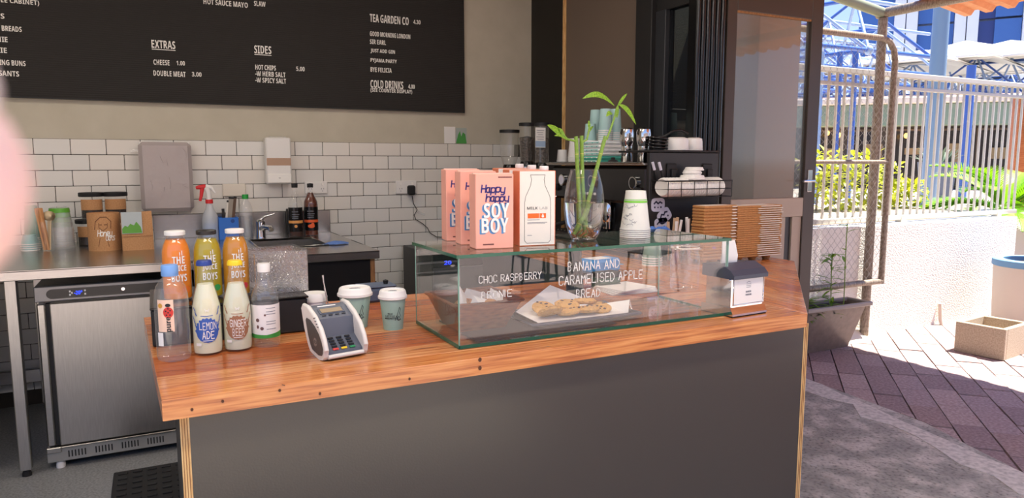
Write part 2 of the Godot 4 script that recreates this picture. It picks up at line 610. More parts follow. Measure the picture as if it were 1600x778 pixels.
	tri_mat("bamboo", ramp_tex("bamb", n2, [[0.0, c8(92, 128, 40)], [1.0, c8(142, 172, 70)]]), Vector3(20, 5, 20), 0.35)
	sm("bamboo_ring", c8(186, 176, 96), 0.5)
	var sh := sm("shrub_leaf", c8(176, 186, 52), 0.5)
	sh.backlight_enabled = true
	sh.backlight = c8(150, 150, 30)
	var pl := sm("palm_leaf", c8(122, 172, 36), 0.45)
	pl.backlight_enabled = true
	pl.backlight = c8(110, 150, 20)
	sm("blue_paint", c8(62, 96, 172), 0.4)
	sm("blue_pale", c8(142, 166, 206), 0.4)
	sm("column_grey", c8(118, 142, 170), 0.4)


func _ready() -> void:
	# ---- camera
	var cam := Camera3D.new()
	cam.name = "camera"
	add_child(cam)
	cam.fov = rad_to_deg(2.0 * atan(389.0 / FOCAL))
	cam.position = EYE
	cam.rotation = Vector3(-PITCH, -YAW, 0)
	cam.near = 0.01
	cam.far = 200.0
	cam.current = true
	var lens := CameraAttributesPhysical.new()
	lens.frustum_focal_length = 35.512
	lens.frustum_focus_distance = 2.6
	lens.frustum_near = 0.01
	lens.frustum_far = 200.0
	lens.exposure_aperture = 22.0
	cam.attributes = lens
	cam.fov = rad_to_deg(2.0 * atan(389.0 / FOCAL))
	# ---- sky, exposure
	var sky := Sky.new()
	var pm := ProceduralSkyMaterial.new()
	pm.sky_top_color = c8(96, 146, 222)
	pm.sky_horizon_color = c8(206, 220, 236)
	pm.ground_bottom_color = c8(150, 140, 126)
	pm.ground_horizon_color = c8(206, 214, 224)
	pm.sky_energy_multiplier = 1.4
	pm.ground_energy_multiplier = 1.0
	sky.sky_material = pm
	var env := Environment.new()
	env.background_mode = Environment.BG_SKY
	env.sky = sky
	env.tonemap_mode = Environment.TONE_MAPPER_LINEAR
	env.tonemap_exposure = 0.82
	env.sdfgi_enabled = true
	env.ssao_enabled = true
	env.ssil_enabled = true
	var we := WorldEnvironment.new()
	we.name = "world"
	we.environment = env
	add_child(we)
	# ---- the sun stands high, to the right and a little behind the camera
	var sun := DirectionalLight3D.new()
	sun.name = "sun"
	add_child(sun)
	sun.look_at_from_position(Vector3(0.36, 1.0, 0.1) * 10.0, Vector3.ZERO, Vector3.FORWARD)
	sun.light_color = c8(255, 246, 230)
	sun.light_energy = 7.2
	sun.light_angular_distance = 0.6
	sun.shadow_enabled = true
	make_materials()
	# ---- two ceiling panels over the work area, two more added to light the counter
	for q in [[-0.6, 1.7, 1.7], [1.6, 1.7, 1.7], [0.1, 4.3, 3.2], [2.0, 4.3, 3.2]]:
		var lamp := thing("ceiling_light", "flat white panel light over the work area behind the counter" if q[1] < 3.0 else "flat white panel light added under the eave to brighten the counter front", "ceiling light", Vector3(q[0], CH - 0.03, q[1]), 0.0, "panel lights in the kiosk ceiling")
		part(lamp, "frame", bx(Vector3(0, 0.012, 0), Vector3(1.24, 0.03, 0.34), 0.005), mats.white_plastic)
		part(lamp, "diffuser", bx(Vector3(0, -0.006, 0), Vector3(1.18, 0.008, 0.28)), glow("lamp_glow", c8(255, 246, 234), 2.0))
		var al := AreaLight3D.new()
		al.name = "panel_light"
		lamp.add_child(al, true)
		al.position = Vector3(0, -0.02, 0)
		al.rotation.x = -PI / 2
		al.area_size = Vector2(1.18, 0.28)
		al.light_color = c8(255, 244, 230)
		al.light_energy = q[2]
		al.light_size = 0.3
		al.shadow_enabled = true
	build_setting()
	build_right_side()
	build_outdoors()
	build_bench()
	build_counter()
	build_machine()
	build_case()
	build_bottles()
	build_counter_things()
	build_case_top()
	build_bench_things()
	build_wall_things()
	build_far()
	build_details()


# ---------------------------------------------------------------- the room
func build_setting() -> void:
	var fl := struct("floor", lo_hi(Vector3(-2.4, -0.15, -0.2), Vector3(2.5, 0, 3.3)), mats.floor_vinyl, "grey vinyl floor of the kiosk work area", "floor")
	fl.name = "floor"
	struct("ceiling", lo_hi(Vector3(-2.4, CH, -0.2), Vector3(3.5, CH + 0.2, 5.3)), sm("ceiling_white", c8(226, 222, 212), 0.9), "plain white ceiling over the kiosk, its eave lengthened for shade", "ceiling")  # front eave lengthened to shade the apron and the camera
	struct("trim_4", lo_hi(Vector3(3.5, CH - 0.05, -0.2), Vector3(3.548, CH + 0.2, 5.3)), mats.frame_brown, "dark fascia board added along the kiosk eave to stop a sun leak", "trim")  # added to close the gap where sun leaked past the awning
	struct("wall_left", lo_hi(Vector3(-2.6, 0, -0.2), Vector3(-2.4, CH, 3.6)), mats.plaster, "plain beige plaster side wall of the kiosk", "wall")
	var wb := struct("wall_back", lo_hi(Vector3(-2.4, 0, -0.2), Vector3(3.5, CH, 0)), mats.plaster, "beige plaster back wall with white subway tiles below", "wall")
	# dark joints behind the tiles, then every tile
	var T := 0.0935
	var W := 0.1851
	var top := 1.587
	part(wb, "tile_joints", lo_hi(Vector3(-0.75, 0.0, 0.0), Vector3(3.29, top, 0.004)), mats.grout, Vector3.ZERO, "dark joints between the white tiles")
	var full := bx(Vector3.ZERO, Vector3(W - 0.0034, T - 0.0034, 0.008), 0.0022).mesh()
	var rng := RandomNumberGenerator.new()
	rng.seed = 5
	for r in 16:
		for k in range(-4, 19):
			var x := (k + 0.5) * W + (W * 0.5 if r % 2 == 1 else 0.0)
			var y := top - (r + 0.5) * T
			if x > 3.29 - W * 0.5 or x < -0.65:
				continue
			if r > 6 and x > 0.45 and x < 1.45:
				continue
			if r > 12 and x > 0.45:
				continue
			if r > 6 and r < 8 and x < -0.3:
				continue
			var o := part(wb, "tile", full, [mats.tile_white, mats.tile_warm, mats.tile_cool][rng.randi() % 3], Vector3(x, y, 0.0075))
			o.rotation = Vector3(rng.randf_range(-0.006, 0.006), rng.randf_range(-0.004, 0.004), 0)
	# menu board of black felt with push-in letters
	var br := RZ(725, 175, 0.035)
	var b := thing("menu_board", "large black letter board menu high on the plaster wall", "menu board", Vector3(0, 0, 0.0))
	var w0 := -1.1
	part(b, "felt_panel", lo_hi(Vector3(w0, br.y, 0.002), Vector3(br.x, 2.86, 0.035), 0.002), mats.felt_board)
	part(b, "board_edge", lo_hi(Vector3(w0, br.y - 0.006, 0.001), Vector3(br.x + 0.006, br.y, 0.037)), mats.black_matt)
	part(b, "board_edge", lo_hi(Vector3(br.x, br.y - 0.006, 0.001), Vector3(br.x + 0.006, 2.86, 0.037)), mats.black_matt)
	var rows := [["EXTRAS", 237, 274, 74.5, 12], ["CHEESE", 240, 265, 101, 8], ["1.00", 276, 289, 102, 7], ["DOUBLE MEAT", 240, 290, 118, 8], ["3.00", 300, 315, 119.5, 7], ["SIDES", 397.5, 424, 83, 12], ["HOT CHIPS", 399, 431, 108.5, 7.5], ["5.00", 463, 476, 111, 7], ["-W HERB SALT", 399, 446, 118.5, 7.5], ["-W SPICY SALT", 399, 447, 128.5, 7.5], ["TEA GARDEN CO", 578, 638.5, 34, 12], ["4.30", 646, 657, 37.5, 6.5], ["GOOD MORNING LONDON", 578, 641, 56, 7], ["SIR EARL", 578, 603, 68.5, 7], ["JUST ADD GIN", 579, 617, 83, 7], ["PYJAMA PARTY", 579, 620, 98, 7], ["BYE FELICIA", 579, 612, 112, 7], ["COLD DRINKS", 579, 630, 137, 12], ["4.00", 638, 648, 138.5, 6.5], ["(SEE COUNTER DISPLAY)", 579, 644, 144.5, 6], ["(SEE CABINET)", -8, 61, 4, 7.5], ["ES", -6, 7, 28.5, 8], ["BREADS", 3, 34, 48, 8], ["NIE", -5, 12, 65, 8], ["KIE", -6, 11, 82, 8], ["NING BUNS", -7, 40, 101, 8], ["SSANTS", -7, 30, 118, 8], ["HOT SAUCE MAYO", 318, 387, 6, 8], ["SLAW", 397, 415, 9, 7.5]]
	for r in rows:
		var a := RZ(r[1], r[3], 0.036)
		var e := RZ(r[2], r[3], 0.036)
		var k := mpp(a)
		part(b, "lettering", txt(r[0], r[4] * k, e.x - a.x, 700, "Droid Sans", 0.003), mats.letter_white, Vector3(a.x, a.y, 0.0352))
		if r[0] == "EXTRAS" or r[0] == "SIDES":
			part(b, "underline", lo_hi(Vector3(a.x, a.y - 0.010, 0.035), Vector3(e.x, a.y - 0.006, 0.038)), mats.letter_white)


# ---------------------------------------------------------------- the panelled side wall and the glazed door
func build_right_side() -> void:
	struct("wall_right", lo_hi(Vector3(3.3, 0, 0), Vector3(3.5, CH, 0.5)), sm("panel_black", c8(20, 18, 16), 0.5), "matt black panel closing the kiosk's side wall", "wall")
	struct("trim_1", lo_hi(Vector3(3.284, 0, 0.5), Vector3(3.318, CH, 0.514)), mats.ply_edge, "bare plywood edge strip between the dark side panels", "trim")
	struct("wall_side", lo_hi(Vector3(3.305, 0, 0.514), Vector3(3.5, CH, 1.395)), sm("panel_brown_sheen", c8(112, 98, 86), 0.4), "dark brown film-faced plywood side panel behind the coffee machine, lightened for its sheen", "wall")  # reflected light is put into this brown, over the dark film
	struct("trim_2", lo_hi(Vector3(3.26, 0, 1.395), Vector3(3.36, CH, 1.55), 0.004), mats.black_matt, "black upright jamb beside the narrow side window", "trim")
	var w := struct("window_1", lo_hi(Vector3(3.3, 2.32, 1.55), Vector3(3.36, CH, 1.9)), mats.black_matt, "narrow fixed side window with black frame and dark glass", "window")
	part(w, "sill", lo_hi(Vector3(3.3, 0.0, 1.55), Vector3(3.36, 1.0, 1.9)), mats.black_matt)
	part(w, "stile", lo_hi(Vector3(3.29, 1.0, 1.55), Vector3(3.36, 2.32, 1.64), 0.003), sm("frame_slate", c8(44, 46, 50), 0.4))
	part(w, "glass", lo_hi(Vector3(3.32, 1.0, 1.64), Vector3(3.326, 2.32, 1.81)), mats.glass_dark)
	part(w, "glass", lo_hi(Vector3(3.32, 1.0, 1.81), Vector3(3.326, 2.32, 1.9)), mats.glass)
	# fluted black stack beside the door
	var zf := 1.96
	var xa := RZ(1086, 150, zf).x
	var xb := RZ(1131, 150, zf).x
	var f := struct("trim_3", lo_hi(Vector3(xa, 0, zf - 0.07), Vector3(xb, CH, zf - 0.015)), mats.black_gloss, "black fluted upright stack of folded shutter edges", "trim")
	var fn := 6
	for k in fn:
		var x := xa + (xb - xa) * (k + 0.5) / fn
		var pts := []
		for i in 16:
			pts.append(Vector3(x + 0.0015 * sin(i * 2.1 + k), 0.9 + i * (CH - 0.9) / 15.0, zf - 0.014))
		part(f, "flute", G.new().tube(pts, (xb - xa) / fn * 0.46, 8), mats.black_gloss)
	# glazed door leaf, standing open across the end of the counter
	var z := 1.8
	var x0 := RZ(1133, 150, z).x
	var x1 := RZ(1281, 150, z).x
	var th := 0.045
	var d := struct("door_1", lo_hi(Vector3(x0, 0.02, z - th), Vector3(x0 + 0.075, 2.62, z), 0.003), mats.frame_brown, "brown framed glazed door leaf standing open beside the counter", "door")
	var gt := RZ(1150, 15, z).y
	var gb := RZ(1180, 311, z).y
	part(d, "stile", lo_hi(Vector3(x1 - 0.1, 0.02, z - th), Vector3(x1, 2.62, z), 0.003), mats.frame_brown)
	part(d, "top_rail", lo_hi(Vector3(x0 + 0.075, gt, z - th), Vector3(x1 - 0.1, 2.62, z), 0.003), mats.frame_brown)
	part(d, "lock_rail", lo_hi(Vector3(x0 + 0.075, gb - 0.12, z - th), Vector3(x1 - 0.1, gb, z), 0.003), sm("rail_buff_lit", c8(176, 158, 140), 0.45))  # brown rail coloured buff, as if already lit
	part(d, "upper_glass", lo_hi(Vector3(x0 + 0.075, gb, z - 0.028), Vector3(x1 - 0.1, gt, z - 0.02)), pane("door_glass", Color(0.5, 0.52, 0.5), 0.34))
	part(d, "lower_lit_panel", lo_hi(Vector3(x0 + 0.075, 0.16, z - 0.03), Vector3(x1 - 0.24, gb - 0.12, z - 0.012)), mats.rail_buff_lit)  # buff stands for the sunlit wall that the lower glass shows
	part(d, "lower_lit_panel", lo_hi(Vector3(x1 - 0.18, 0.16, z - 0.03), Vector3(x1 - 0.1, gb - 0.12, z - 0.012)), mats.rail_buff_lit)
	part(d, "slot", lo_hi(Vector3(x1 - 0.24, 0.16, z - 0.04), Vector3(x1 - 0.18, gb - 0.12, z - 0.025)), mats.frame_slate)
	part(d, "bottom_rail", lo_hi(Vector3(x0 + 0.075, 0.02, z - th), Vector3(x1 - 0.1, 0.16, z), 0.003), mats.frame_brown)
	part(d, "glazing_bead", lo_hi(Vector3(x0 + 0.075, gt - 0.012, z - 0.02), Vector3(x1 - 0.1, gt, z - 0.006)), mats.ply_dark)
	var hp := RZ(1231, 283, z)
	var hd := part(d, "handle_plate", lo_hi(Vector3(x1 - 0.075, hp.y - 0.07, z), Vector3(x1 - 0.035, hp.y + 0.07, z + 0.006), 0.002), mats.chrome)
	part(hd, "lever", G.new().tube([Vector3(x1 - 0.055, hp.y, z + 0.005), Vector3(x1 - 0.055, hp.y, z + 0.04), Vector3(x1 - 0.16, hp.y, z + 0.045)], 0.008, 8), mats.chrome)
	part(d, "weather_strip", lo_hi(Vector3(x1, 0.02, z - 0.03), Vector3(x1 + 0.012, 2.62, z - 0.012)), mats.rubber)
	# walls and cabinet added behind the door glass to fill what it shows
	struct("wall_added_green", lo_hi(Vector3(3.5, 0, 0.2), Vector3(4.75, CH, 0.35)), sm("added_green_paint", c8(196, 198, 176), 0.85), "pale green wall added behind the glazed door to back its glass", "wall")
	struct("wall_added_buff", lo_hi(Vector3(4.72, 0, 0.35), Vector3(4.84, CH, 1.1)), sm("added_buff_paint", c8(184, 158, 136), 0.85), "buff side wall added behind the glazed door to back its glass", "wall")
	struct("wall_added_pier", lo_hi(Vector3(4.27, 0, 1.3), Vector3(4.66, 2.6, 1.4), 0.005), mats.added_buff_paint, "narrow buff pier added just behind the glazed door to hide the outdoors", "wall")
	var cab := thing("added_cabinet", "dark grey cabinet added behind the glazed door to back its glass", "cabinet", Vector3(4.1, 0, 0.36))
	part(cab, "body", lo_hi(Vector3(-0.55, 0, 0), Vector3(0.3, 1.85, 0.35), 0.005), sm("cabinet_grey", c8(92, 96, 98), 0.5))
	part(cab, "worktop", lo_hi(Vector3(-0.57, 1.42, 0.0), Vector3(0.32, 1.46, 0.4), 0.004), sm("cabinet_pale", c8(150, 150, 142), 0.5))
	part(cab, "door", lo_hi(Vector3(-0.5, 0.1, 0.35), Vector3(-0.25, 1.35, 0.36)), sm("panel_yellow", c8(196, 168, 96), 0.6))


# ---------------------------------------------------------------- ground, wall, fence, gate and awning outside
func build_outdoors() -> void:
	# concrete apron up to the brick edge, then sloping rows of pavers
	var edge := PackedVector2Array([Vector2(4.5, -0.4), Vector2(4.47, 1.72), Vector2(4.45, 2.05), Vector2(4.43, 2.3), Vector2(4.4, 2.62), Vector2(4.28, 2.95), Vector2(4.18, 3.25), Vector2(4.05, 3.7), Vector2(3.9, 4.3), Vector2(3.9, 6.2)])
	var poly := PackedVector2Array([Vector2(-4, 6.2), Vector2(-4, 3.3), Vector2(2.5, 3.3), Vector2(2.5, -0.4)])
	poly.append_array(edge)
	var down := Transform3D(Basis(Vector3.RIGHT, PI / 2), Vector3.ZERO)      # x, y of an outline become x, z of the ground
	struct("floor_concrete", G.new().prism(poly, 0.0, 0.12, down), mats.concrete, "weathered grey concrete apron in front of the kiosk", "ground")
	var fc := get_node("floor_concrete") as Node3D
	var prng := RandomNumberGenerator.new()
	prng.seed = 33
	var patch := PackedVector2Array()
	for i in 16:
		var f := i / 15.0
		patch.append(Vector2(lerpf(4.5, 3.98, f) + 0.02, lerpf(1.6, 4.0, f)) + Vector2(prng.randf_range(-0.015, 0.02), 0))
	for i in 16:
		var f := 1.0 - i / 15.0
		patch.append(Vector2(lerpf(4.5, 3.98, f) - prng.randf_range(0.06, 0.2), lerpf(1.6, 4.0, f)))
	for cut in Geometry2D.intersect_polygons(patch, poly):
		part(fc, "cement_skim", G.new().prism(cut, -0.0025, 0.01, down), tri_mat("skim", ramp_tex("skim", noise("sk", 41, 0.05, 5), [[0.0, c8(170, 168, 160)], [0.5, c8(206, 202, 192)], [1.0, c8(226, 222, 212)]]), Vector3(2, 2, 2), 0.95), Vector3.ZERO, "pale rough cement along the paver edge")
	var far := struct("floor_paving", lo_hi(Vector3(-9, -0.14, 6.2), Vector3(14, -0.005, 16)), mats.paving_far, "pink-beige paving of the open courtyard in full sun", "ground")
	var bed := struct("floor_pavers", lo_hi(Vector3(3.9, -0.2, -0.4), Vector3(14, -0.03, 6.2)), sm("paver_bed", c8(92, 76, 66), 0.95), "mauve-brown brick pavers laid on the diagonal outside the door", "paving")
	var reg := edge.duplicate()
	reg.append_array([Vector2(9.6, 6.2), Vector2(9.6, 0.9)])
	reg[0] = Vector2(4.5, 0.9)
	var rng := RandomNumberGenerator.new()
	rng.seed = 9
	var dir := Vector2(-0.728, 0.686)
	var nor := Vector2(0.686, 0.728)
	var pw := 0.168
	var pl := 0.34
	var rest := G.new()
	var best := []
	for i in range(-2, 60):
		for j in range(-24, 24):
			var o := Vector2(4.45, 1.5) + nor * (i * pw - 0.6) + dir * (j * pl + (pl * 0.5 if i % 2 == 0 else 0.0) + (0.1 if i % 3 == 0 else 0.0))
			var g2 := 0.004
			var q := PackedVector2Array([o + nor * g2 + dir * g2, o + nor * (pw - g2) + dir * g2, o + nor * (pw - g2) + dir * (pl - g2), o + nor * g2 + dir * (pl - g2)])
			for cut in Geometry2D.intersect_polygons(q, reg):
				var mid := Vector2.ZERO
				for e in cut:
					mid += e / cut.size()
				best.append([mid.distance_to(Vector2(4.6, 3.0)), cut])
	best.sort_custom(func(a, b): return a[0] < b[0])
	for k in best.size():
		var h := rng.randf_range(-0.003, 0.003)
		var g := G.new().prism(best[k][1], 0.0 - h, 0.035, down)
		if k < 290:
			part(bed, "paver", g, mats["paver%d" % (rng.randi() % 4)])
		else:
			rest.add(g)
	part(bed, "far_pavers", rest, mats.paver0).set_meta("kind", "stuff")
	# white rendered garden wall
	var zw := 1.12
	var xr := RZ(1590, 346, zw).x
	struct("wall_garden", lo_hi(Vector3(4.75, -0.1, zw - 0.24), Vector3(xr, 0.93, zw), 0.006), mats.stucco, "low white rendered garden wall outside, in sunlight", "wall")
	struct("terrace", lo_hi(Vector3(4.85, 0.2, -30), Vector3(40, 0.84, zw - 0.24)), sm("terrace_floor", c8(196, 186, 172), 0.9), "raised terrace behind the white garden wall", "terrace")
	# kerb skirt at the foot of the wall
	part(get_node("wall_garden"), "footing", G.new().prism(PackedVector2Array([Vector2(0, 0), Vector2(0.13, 0), Vector2(0.0, 0.07)]), 4.8, 6.0, Transform3D(Basis(Vector3(0, 0, 1), Vector3(0, 1, 0), Vector3(1, 0, 0)), Vector3(0, 0, zw))), sm("footing", c8(232, 224, 206), 0.9))
	# railing on the wall
	var zr := zw - 0.13
	var rail := thing("garden_railing", "cream metal railing of upright bars on the white wall", "railing", Vector3.ZERO)
	var ya := RZ(1450, 122, zr).y
	var yb := RZ(1450, 337, zr).y
	var ym := RZ(1450, 141, zr).y
	var rx := RZ(1596, 200, zr).x
	part(rail, "top_rail", lo_hi(Vector3(4.8, ya - 0.02, zr - 0.025), Vector3(rx + 0.1, ya + 0.025, zr + 0.025), 0.006), mats.rail_paint)
	part(rail, "middle_rail", lo_hi(Vector3(4.8, ym - 0.015, zr - 0.015), Vector3(rx, ym + 0.015, zr + 0.015), 0.004), mats.rail_paint)
	part(rail, "bottom_rail", lo_hi(Vector3(4.8, yb - 0.02, zr - 0.025), Vector3(rx, yb + 0.02, zr + 0.025), 0.006), mats.rail_paint)
	var bar := lo_hi(Vector3(-0.009, yb, -0.009), Vector3(0.009, ya, 0.009), 0.002).mesh()
	var nb := 30
	for k in nb:
		part(rail, "bar", bar, mats.rail_paint, Vector3(rx - 0.02 - k * 0.0935, 0, zr))
	for px in [1407, 1556]:
		var p := RZ(px, 345, zr)
		part(rail, "foot", lo_hi(Vector3(p.x - 0.03, 0.92, zr - 0.03), Vector3(p.x + 0.03, yb, zr + 0.03)), mats.rail_paint)
	# steel post and tube gate with chain-link mesh
	var zp := zw + 0.05
	var pt := RZ(1378, 60, zp)
	solo("awning_post", "grey-brown steel tube post carrying the awning corner", "post", G.new().tube([Vector3(0, 0, 0), Vector3(0, 2.575, 0)], 0.036, 14), mats.galvanised, Vector3(pt.x, 0, zp))
	var zg := zp + 0.075
	var gr := RZ(1397, 120, zg)
	var gy0 := RZ(1368, 440, zg).y
	var gy1 := RZ(1340, 55, zg).y
	var gm := RZ(1350, 253, zg).y
	var gl := 4.5
	var gate := thing("chain_link_gate", "steel tube gate with chain-link mesh in front of the post", "gate", Vector3.ZERO)
	var gp := [Vector3(gl, gy1, zg), Vector3(gr.x - 0.16, gy1, zg), Vector3(gr.x - 0.08, gy1 - 0.02, zg), Vector3(gr.x - 0.02, gy1 - 0.08, zg), Vector3(gr.x, gy1 - 0.16, zg), Vector3(gr.x, gy0 - 0.02, zg)]
	part(gate, "frame", G.new().tube(gp, 0.024, 10), mats.galvanised)
	part(gate, "bottom_tube", G.new().tube([Vector3(gl, gy0, zg), Vector3(gr.x, gy0, zg)], 0.024, 10), mats.galvanised)
	part(gate, "middle_tube", G.new().tube([Vector3(gl, gm, zg), Vector3(gr.x, gm, zg)], 0.016, 8), mats.galvanised)
	part(gate, "hinge_upright", G.new().tube([Vector3(gl, gy0, zg), Vector3(gl, gy1, zg)], 0.024, 10), mats.galvanised)
	var net := G.new()
	var s := 0.072
	var nx := int((gr.x - gl) / s)
	var ny := int((gy1 - gy0) / s)
	for k in nx:
		var pts := []
		for i in ny + 1:
			pts.append(Vector3(gl + (k + (i % 2)) * s * 1.0 + 0.01, gy0 + i * s, zg + (0.003 if i % 2 else -0.003)))
		net.tube(pts, 0.0018, 4, false)
		pts = []
		for i in ny + 1:
			pts.append(Vector3(gl + (k + 1 - (i % 2)) * s * 1.0 + 0.01, gy0 + i * s, zg - (0.003 if i % 2 else -0.003)))
		net.tube(pts, 0.0018, 4, false)
	part(gate, "wire_mesh", net, sm("wire", c8(176, 176, 172), 0.4, 0.5))
	# awning: sloping corrugated sheet, edge beam and side beam
	var xe := 6.42
	var ye := 2.595
	var xi := 3.55
	var yi := 2.98
	var aw := thing("awning", "terracotta corrugated sheet awning over the apron", "awning", Vector3.ZERO)
	var g := G.new()
	var z0 := 1.44
	var pitch := 0.16
	for k in 34:
		var za := z0 + k * pitch
		var pr := [Vector2(0, 0), Vector2(0.05, 0), Vector2(0.075, 0.035), Vector2(0.135, 0.035), Vector2(0.16, 0)]
		for i in 4:
			var a: Vector2 = pr[i]
			var b: Vector2 = pr[i + 1]
			g.quad(Vector3(xi, yi + a.y, za + a.x), Vector3(xe, ye + a.y, za + a.x), Vector3(xe, ye + b.y, za + b.x), Vector3(xi, yi + b.y, za + b.x))
			g.quad(Vector3(xi, yi + b.y + 0.006, za + b.x), Vector3(xe, ye + b.y + 0.006, za + b.x), Vector3(xe, ye + a.y + 0.006, za + a.x), Vector3(xi, yi + a.y + 0.006, za + a.x))
			g.quad(Vector3(xe, ye + a.y, za + a.x), Vector3(xe, ye + a.y + 0.006, za + a.x), Vector3(xe, ye + b.y + 0.006, za + b.x), Vector3(xe, ye + b.y, za + b.x))
	part(aw, "sheet", g, mats.terracotta_sheet)
	part(aw, "edge_beam", G.new().tube([Vector3(pt.x, 2.615, zp - 0.05), Vector3(pt.x, 2.615, 6.6)], 0.038, 10), mats.galvanised)
	part(aw, "side_beam", G.new().tube([Vector3(pt.x, 2.615, zp), Vector3(xi, 2.92, zp)], 0.04, 10), sm("beam_green", c8(128, 134, 112), 0.5))
	part(aw, "purlin", G.new().tube([Vector3(4.6, 2.81, z0), Vector3(4.6, 2.81, 6.6)], 0.04, 8), mats.galvanised)
	solo("awning_post", "grey-brown steel tube post at the far end of the awning", "post", G.new().tube([Vector3(0, 0, 0), Vector3(0, 2.575, 0)], 0.036, 14), mats.galvanised, Vector3(pt.x, 0, 6.5))
	# long planter box
	var pb := RY(1340, 540, 0.0)
	var pbx := pb.x
	var rimr := RY(1364, 474, 0.37)
	var pz1 := 1.3
	var P := thing("trough_planter", "long grey metal trough planter with young plants by the gate", "planter", Vector3.ZERO)
	var ring := func(x0: float, x1: float, za: float, zb: float, y: float) -> Array: return [Vector3(x0, y, zb), Vector3(x1, y, zb), Vector3(x1, y, za), Vector3(x0, y, za)]
	var r0: Array = ring.call(4.6, pbx - 0.1, zw + 0.13, pz1, 0.0)
	var r1: Array = ring.call(4.5, rimr.x - 0.03, zw + 0.11, rimr.z - 0.03, 0.37)
	var pg := G.new()
	for k in 4:
		var l := (k + 1) % 4
		pg.quad(r0[k], r0[l], r1[l], r1[k])
	pg.quad(r0[3], r0[2], r0[1], r0[0])
	part(P, "body", pg, tri_mat("planter_grey", ramp_tex("planter", noise("pn", 4, 0.03), [[0.0, c8(116, 104, 94)], [1.0, c8(138, 124, 112)]]), Vector3(2, 2, 2), 0.35))
	var rim := G.new()
	rim.box(Vector3((4.5 + rimr.x) / 2, 0.37, rimr.z - 0.012), Vector3(rimr.x - 4.5, 0.03, 0.03), 0.005)
	rim.box(Vector3((4.5 + rimr.x) / 2, 0.37, zw + 0.115), Vector3(rimr.x - 4.5, 0.03, 0.03), 0.005)
	rim.box(Vector3(rimr.x - 0.015, 0.37, (zw + 0.1 + rimr.z) / 2), Vector3(0.03, 0.03, rimr.z - zw - 0.1), 0.005)
	part(P, "rim", rim, sm("planter_rim", c8(150, 142, 134), 0.4))
	part(P, "soil", lo_hi(Vector3(4.52, 0.2, zw + 0.14), Vector3(rimr.x - 0.1, 0.27, rimr.z - 0.15)), sm("soil", c8(52, 40, 32), 0.95))
	leafy(Vector3(5.12, 0.27, 1.36), 0.5, 11, "tall young plant with narrow leaves in the grey trough planter")
	leafy(Vector3(4.9, 0.27, 1.34), 0.16, 4, "low clump of green leaves in the grey trough planter", 60)
	leafy(Vector3(5.24, 0.27, 1.38), 0.72, 21, "thin tall shoot with sparse leaves in the grey trough planter", 9)
	# open concrete box
	var c1 := RY(1490, 548, 0.0)
	var c2 := RY(1568, 564, 0.0)
	var cb := thing("concrete_planter_box", "open square cast concrete planter box on the sunlit paving", "planter box", c1)
	cb.rotation.y = atan2(c2.x - c1.x, c2.z - c1.z)
	var L := c1.distance_to(c2)
	var hb := 0.235
	var wb := G.new()
	var tw := 0.035
	wb.box(Vector3(tw / 2, hb / 2, L / 2), Vector3(tw, hb, L), 0.004)
	wb.box(Vector3(0.42 - tw / 2, hb / 2, L / 2), Vector3(tw, hb, L), 0.004)
	wb.box(Vector3(0.21, hb / 2, tw / 2), Vector3(0.42 - 2 * tw, hb, tw), 0.004)
	wb.box(Vector3(0.21, hb / 2, L - tw / 2), Vector3(0.42 - 2 * tw, hb, tw), 0.004)
	part(cb, "walls", wb, mats.cast_concrete)
	part(cb, "base", lo_hi(Vector3(tw, 0.0, tw), Vector3(0.42 - tw, 0.04, L - tw)), mats.cast_concrete)
	# round tub with blue rim
	var tx := RZ(1612, 470, 1.62)
	var tub := thing("round_tub", "round rendered tub with a chipped blue painted rim", "tub", Vector3(tx.x, 0, 1.62))
	var ty := RZ(1556, 412, 1.62).y
	var tr := 0.3
	part(tub, "body", G.new().lathe([Vector2(tr - 0.02, 0.0), Vector2(tr, ty - 0.06)], 40), sm("tub_render", c8(206, 196, 184), 0.9))
	part(tub, "rim", G.new().lathe([Vector2(tr, ty - 0.06), Vector2(tr + 0.012, ty - 0.055), Vector2(tr + 0.012, ty - 0.005), Vector2(tr + 0.006, ty), Vector2(tr - 0.07, ty), Vector2(tr - 0.07, ty - 0.06)], 40), sm("rim_blue", c8(106, 152, 190), 0.6))
	part(tub, "soil", G.new().lathe([Vector2(tr - 0.07, ty - 0.04), Vector2(0, ty - 0.04)], 30), mats.soil)
	# bent white pipe stub at the wall foot
	var st := RZ(1467, 520, zw + 0.03)
	solo("pipe_stub", "short pale pipe stub at the foot of the white wall", "pipe", G.new().tube([Vector3(0, 0, 0.03), Vector3(0.0, 0.05, 0.015), Vector3(0, 0.19, 0)], 0.016, 8), sm("pipe_pale", c8(206, 190, 176), 0.6), Vector3(st.x, 0.0, zw + 0.02))


func leafy(at: Vector3, h: float, seed_: int, label: String, leaves := 46) -> void:
	var rng := RandomNumberGenerator.new()
	rng.seed = seed_
	var t := thing("young_plant", label, "plant", at)
	var stem := []
	for i in 7:
		stem.append(Vector3(0.03 * sin(i * 0.9) + 0.05 * i / 6.0, h * i / 6.0, 0.01 * cos(i * 1.3)))
	part(t, "stem", G.new().tube(stem, 0.004, 5), mats.bamboo)
	var g := G.new()
	for k in leaves:
		var f := rng.randf_range(0.05, 1.0)
		var p: Vector3 = stem[clampi(int(f * 6), 0, 5)].lerp(stem[clampi(int(f * 6) + 1, 0, 6)], f * 6 - int(f * 6))
		var a := rng.randf() * TAU
		var d := Vector3(cos(a), rng.randf_range(-0.2, 0.7), sin(a)).normalized()
		leaf_blade(g, p, d, rng.randf_range(0.07, 0.14), rng.randf_range(0.008, 0.016), rng.randf_range(0.0, 0.4))
	part(t, "foliage", g, mats.leaf)


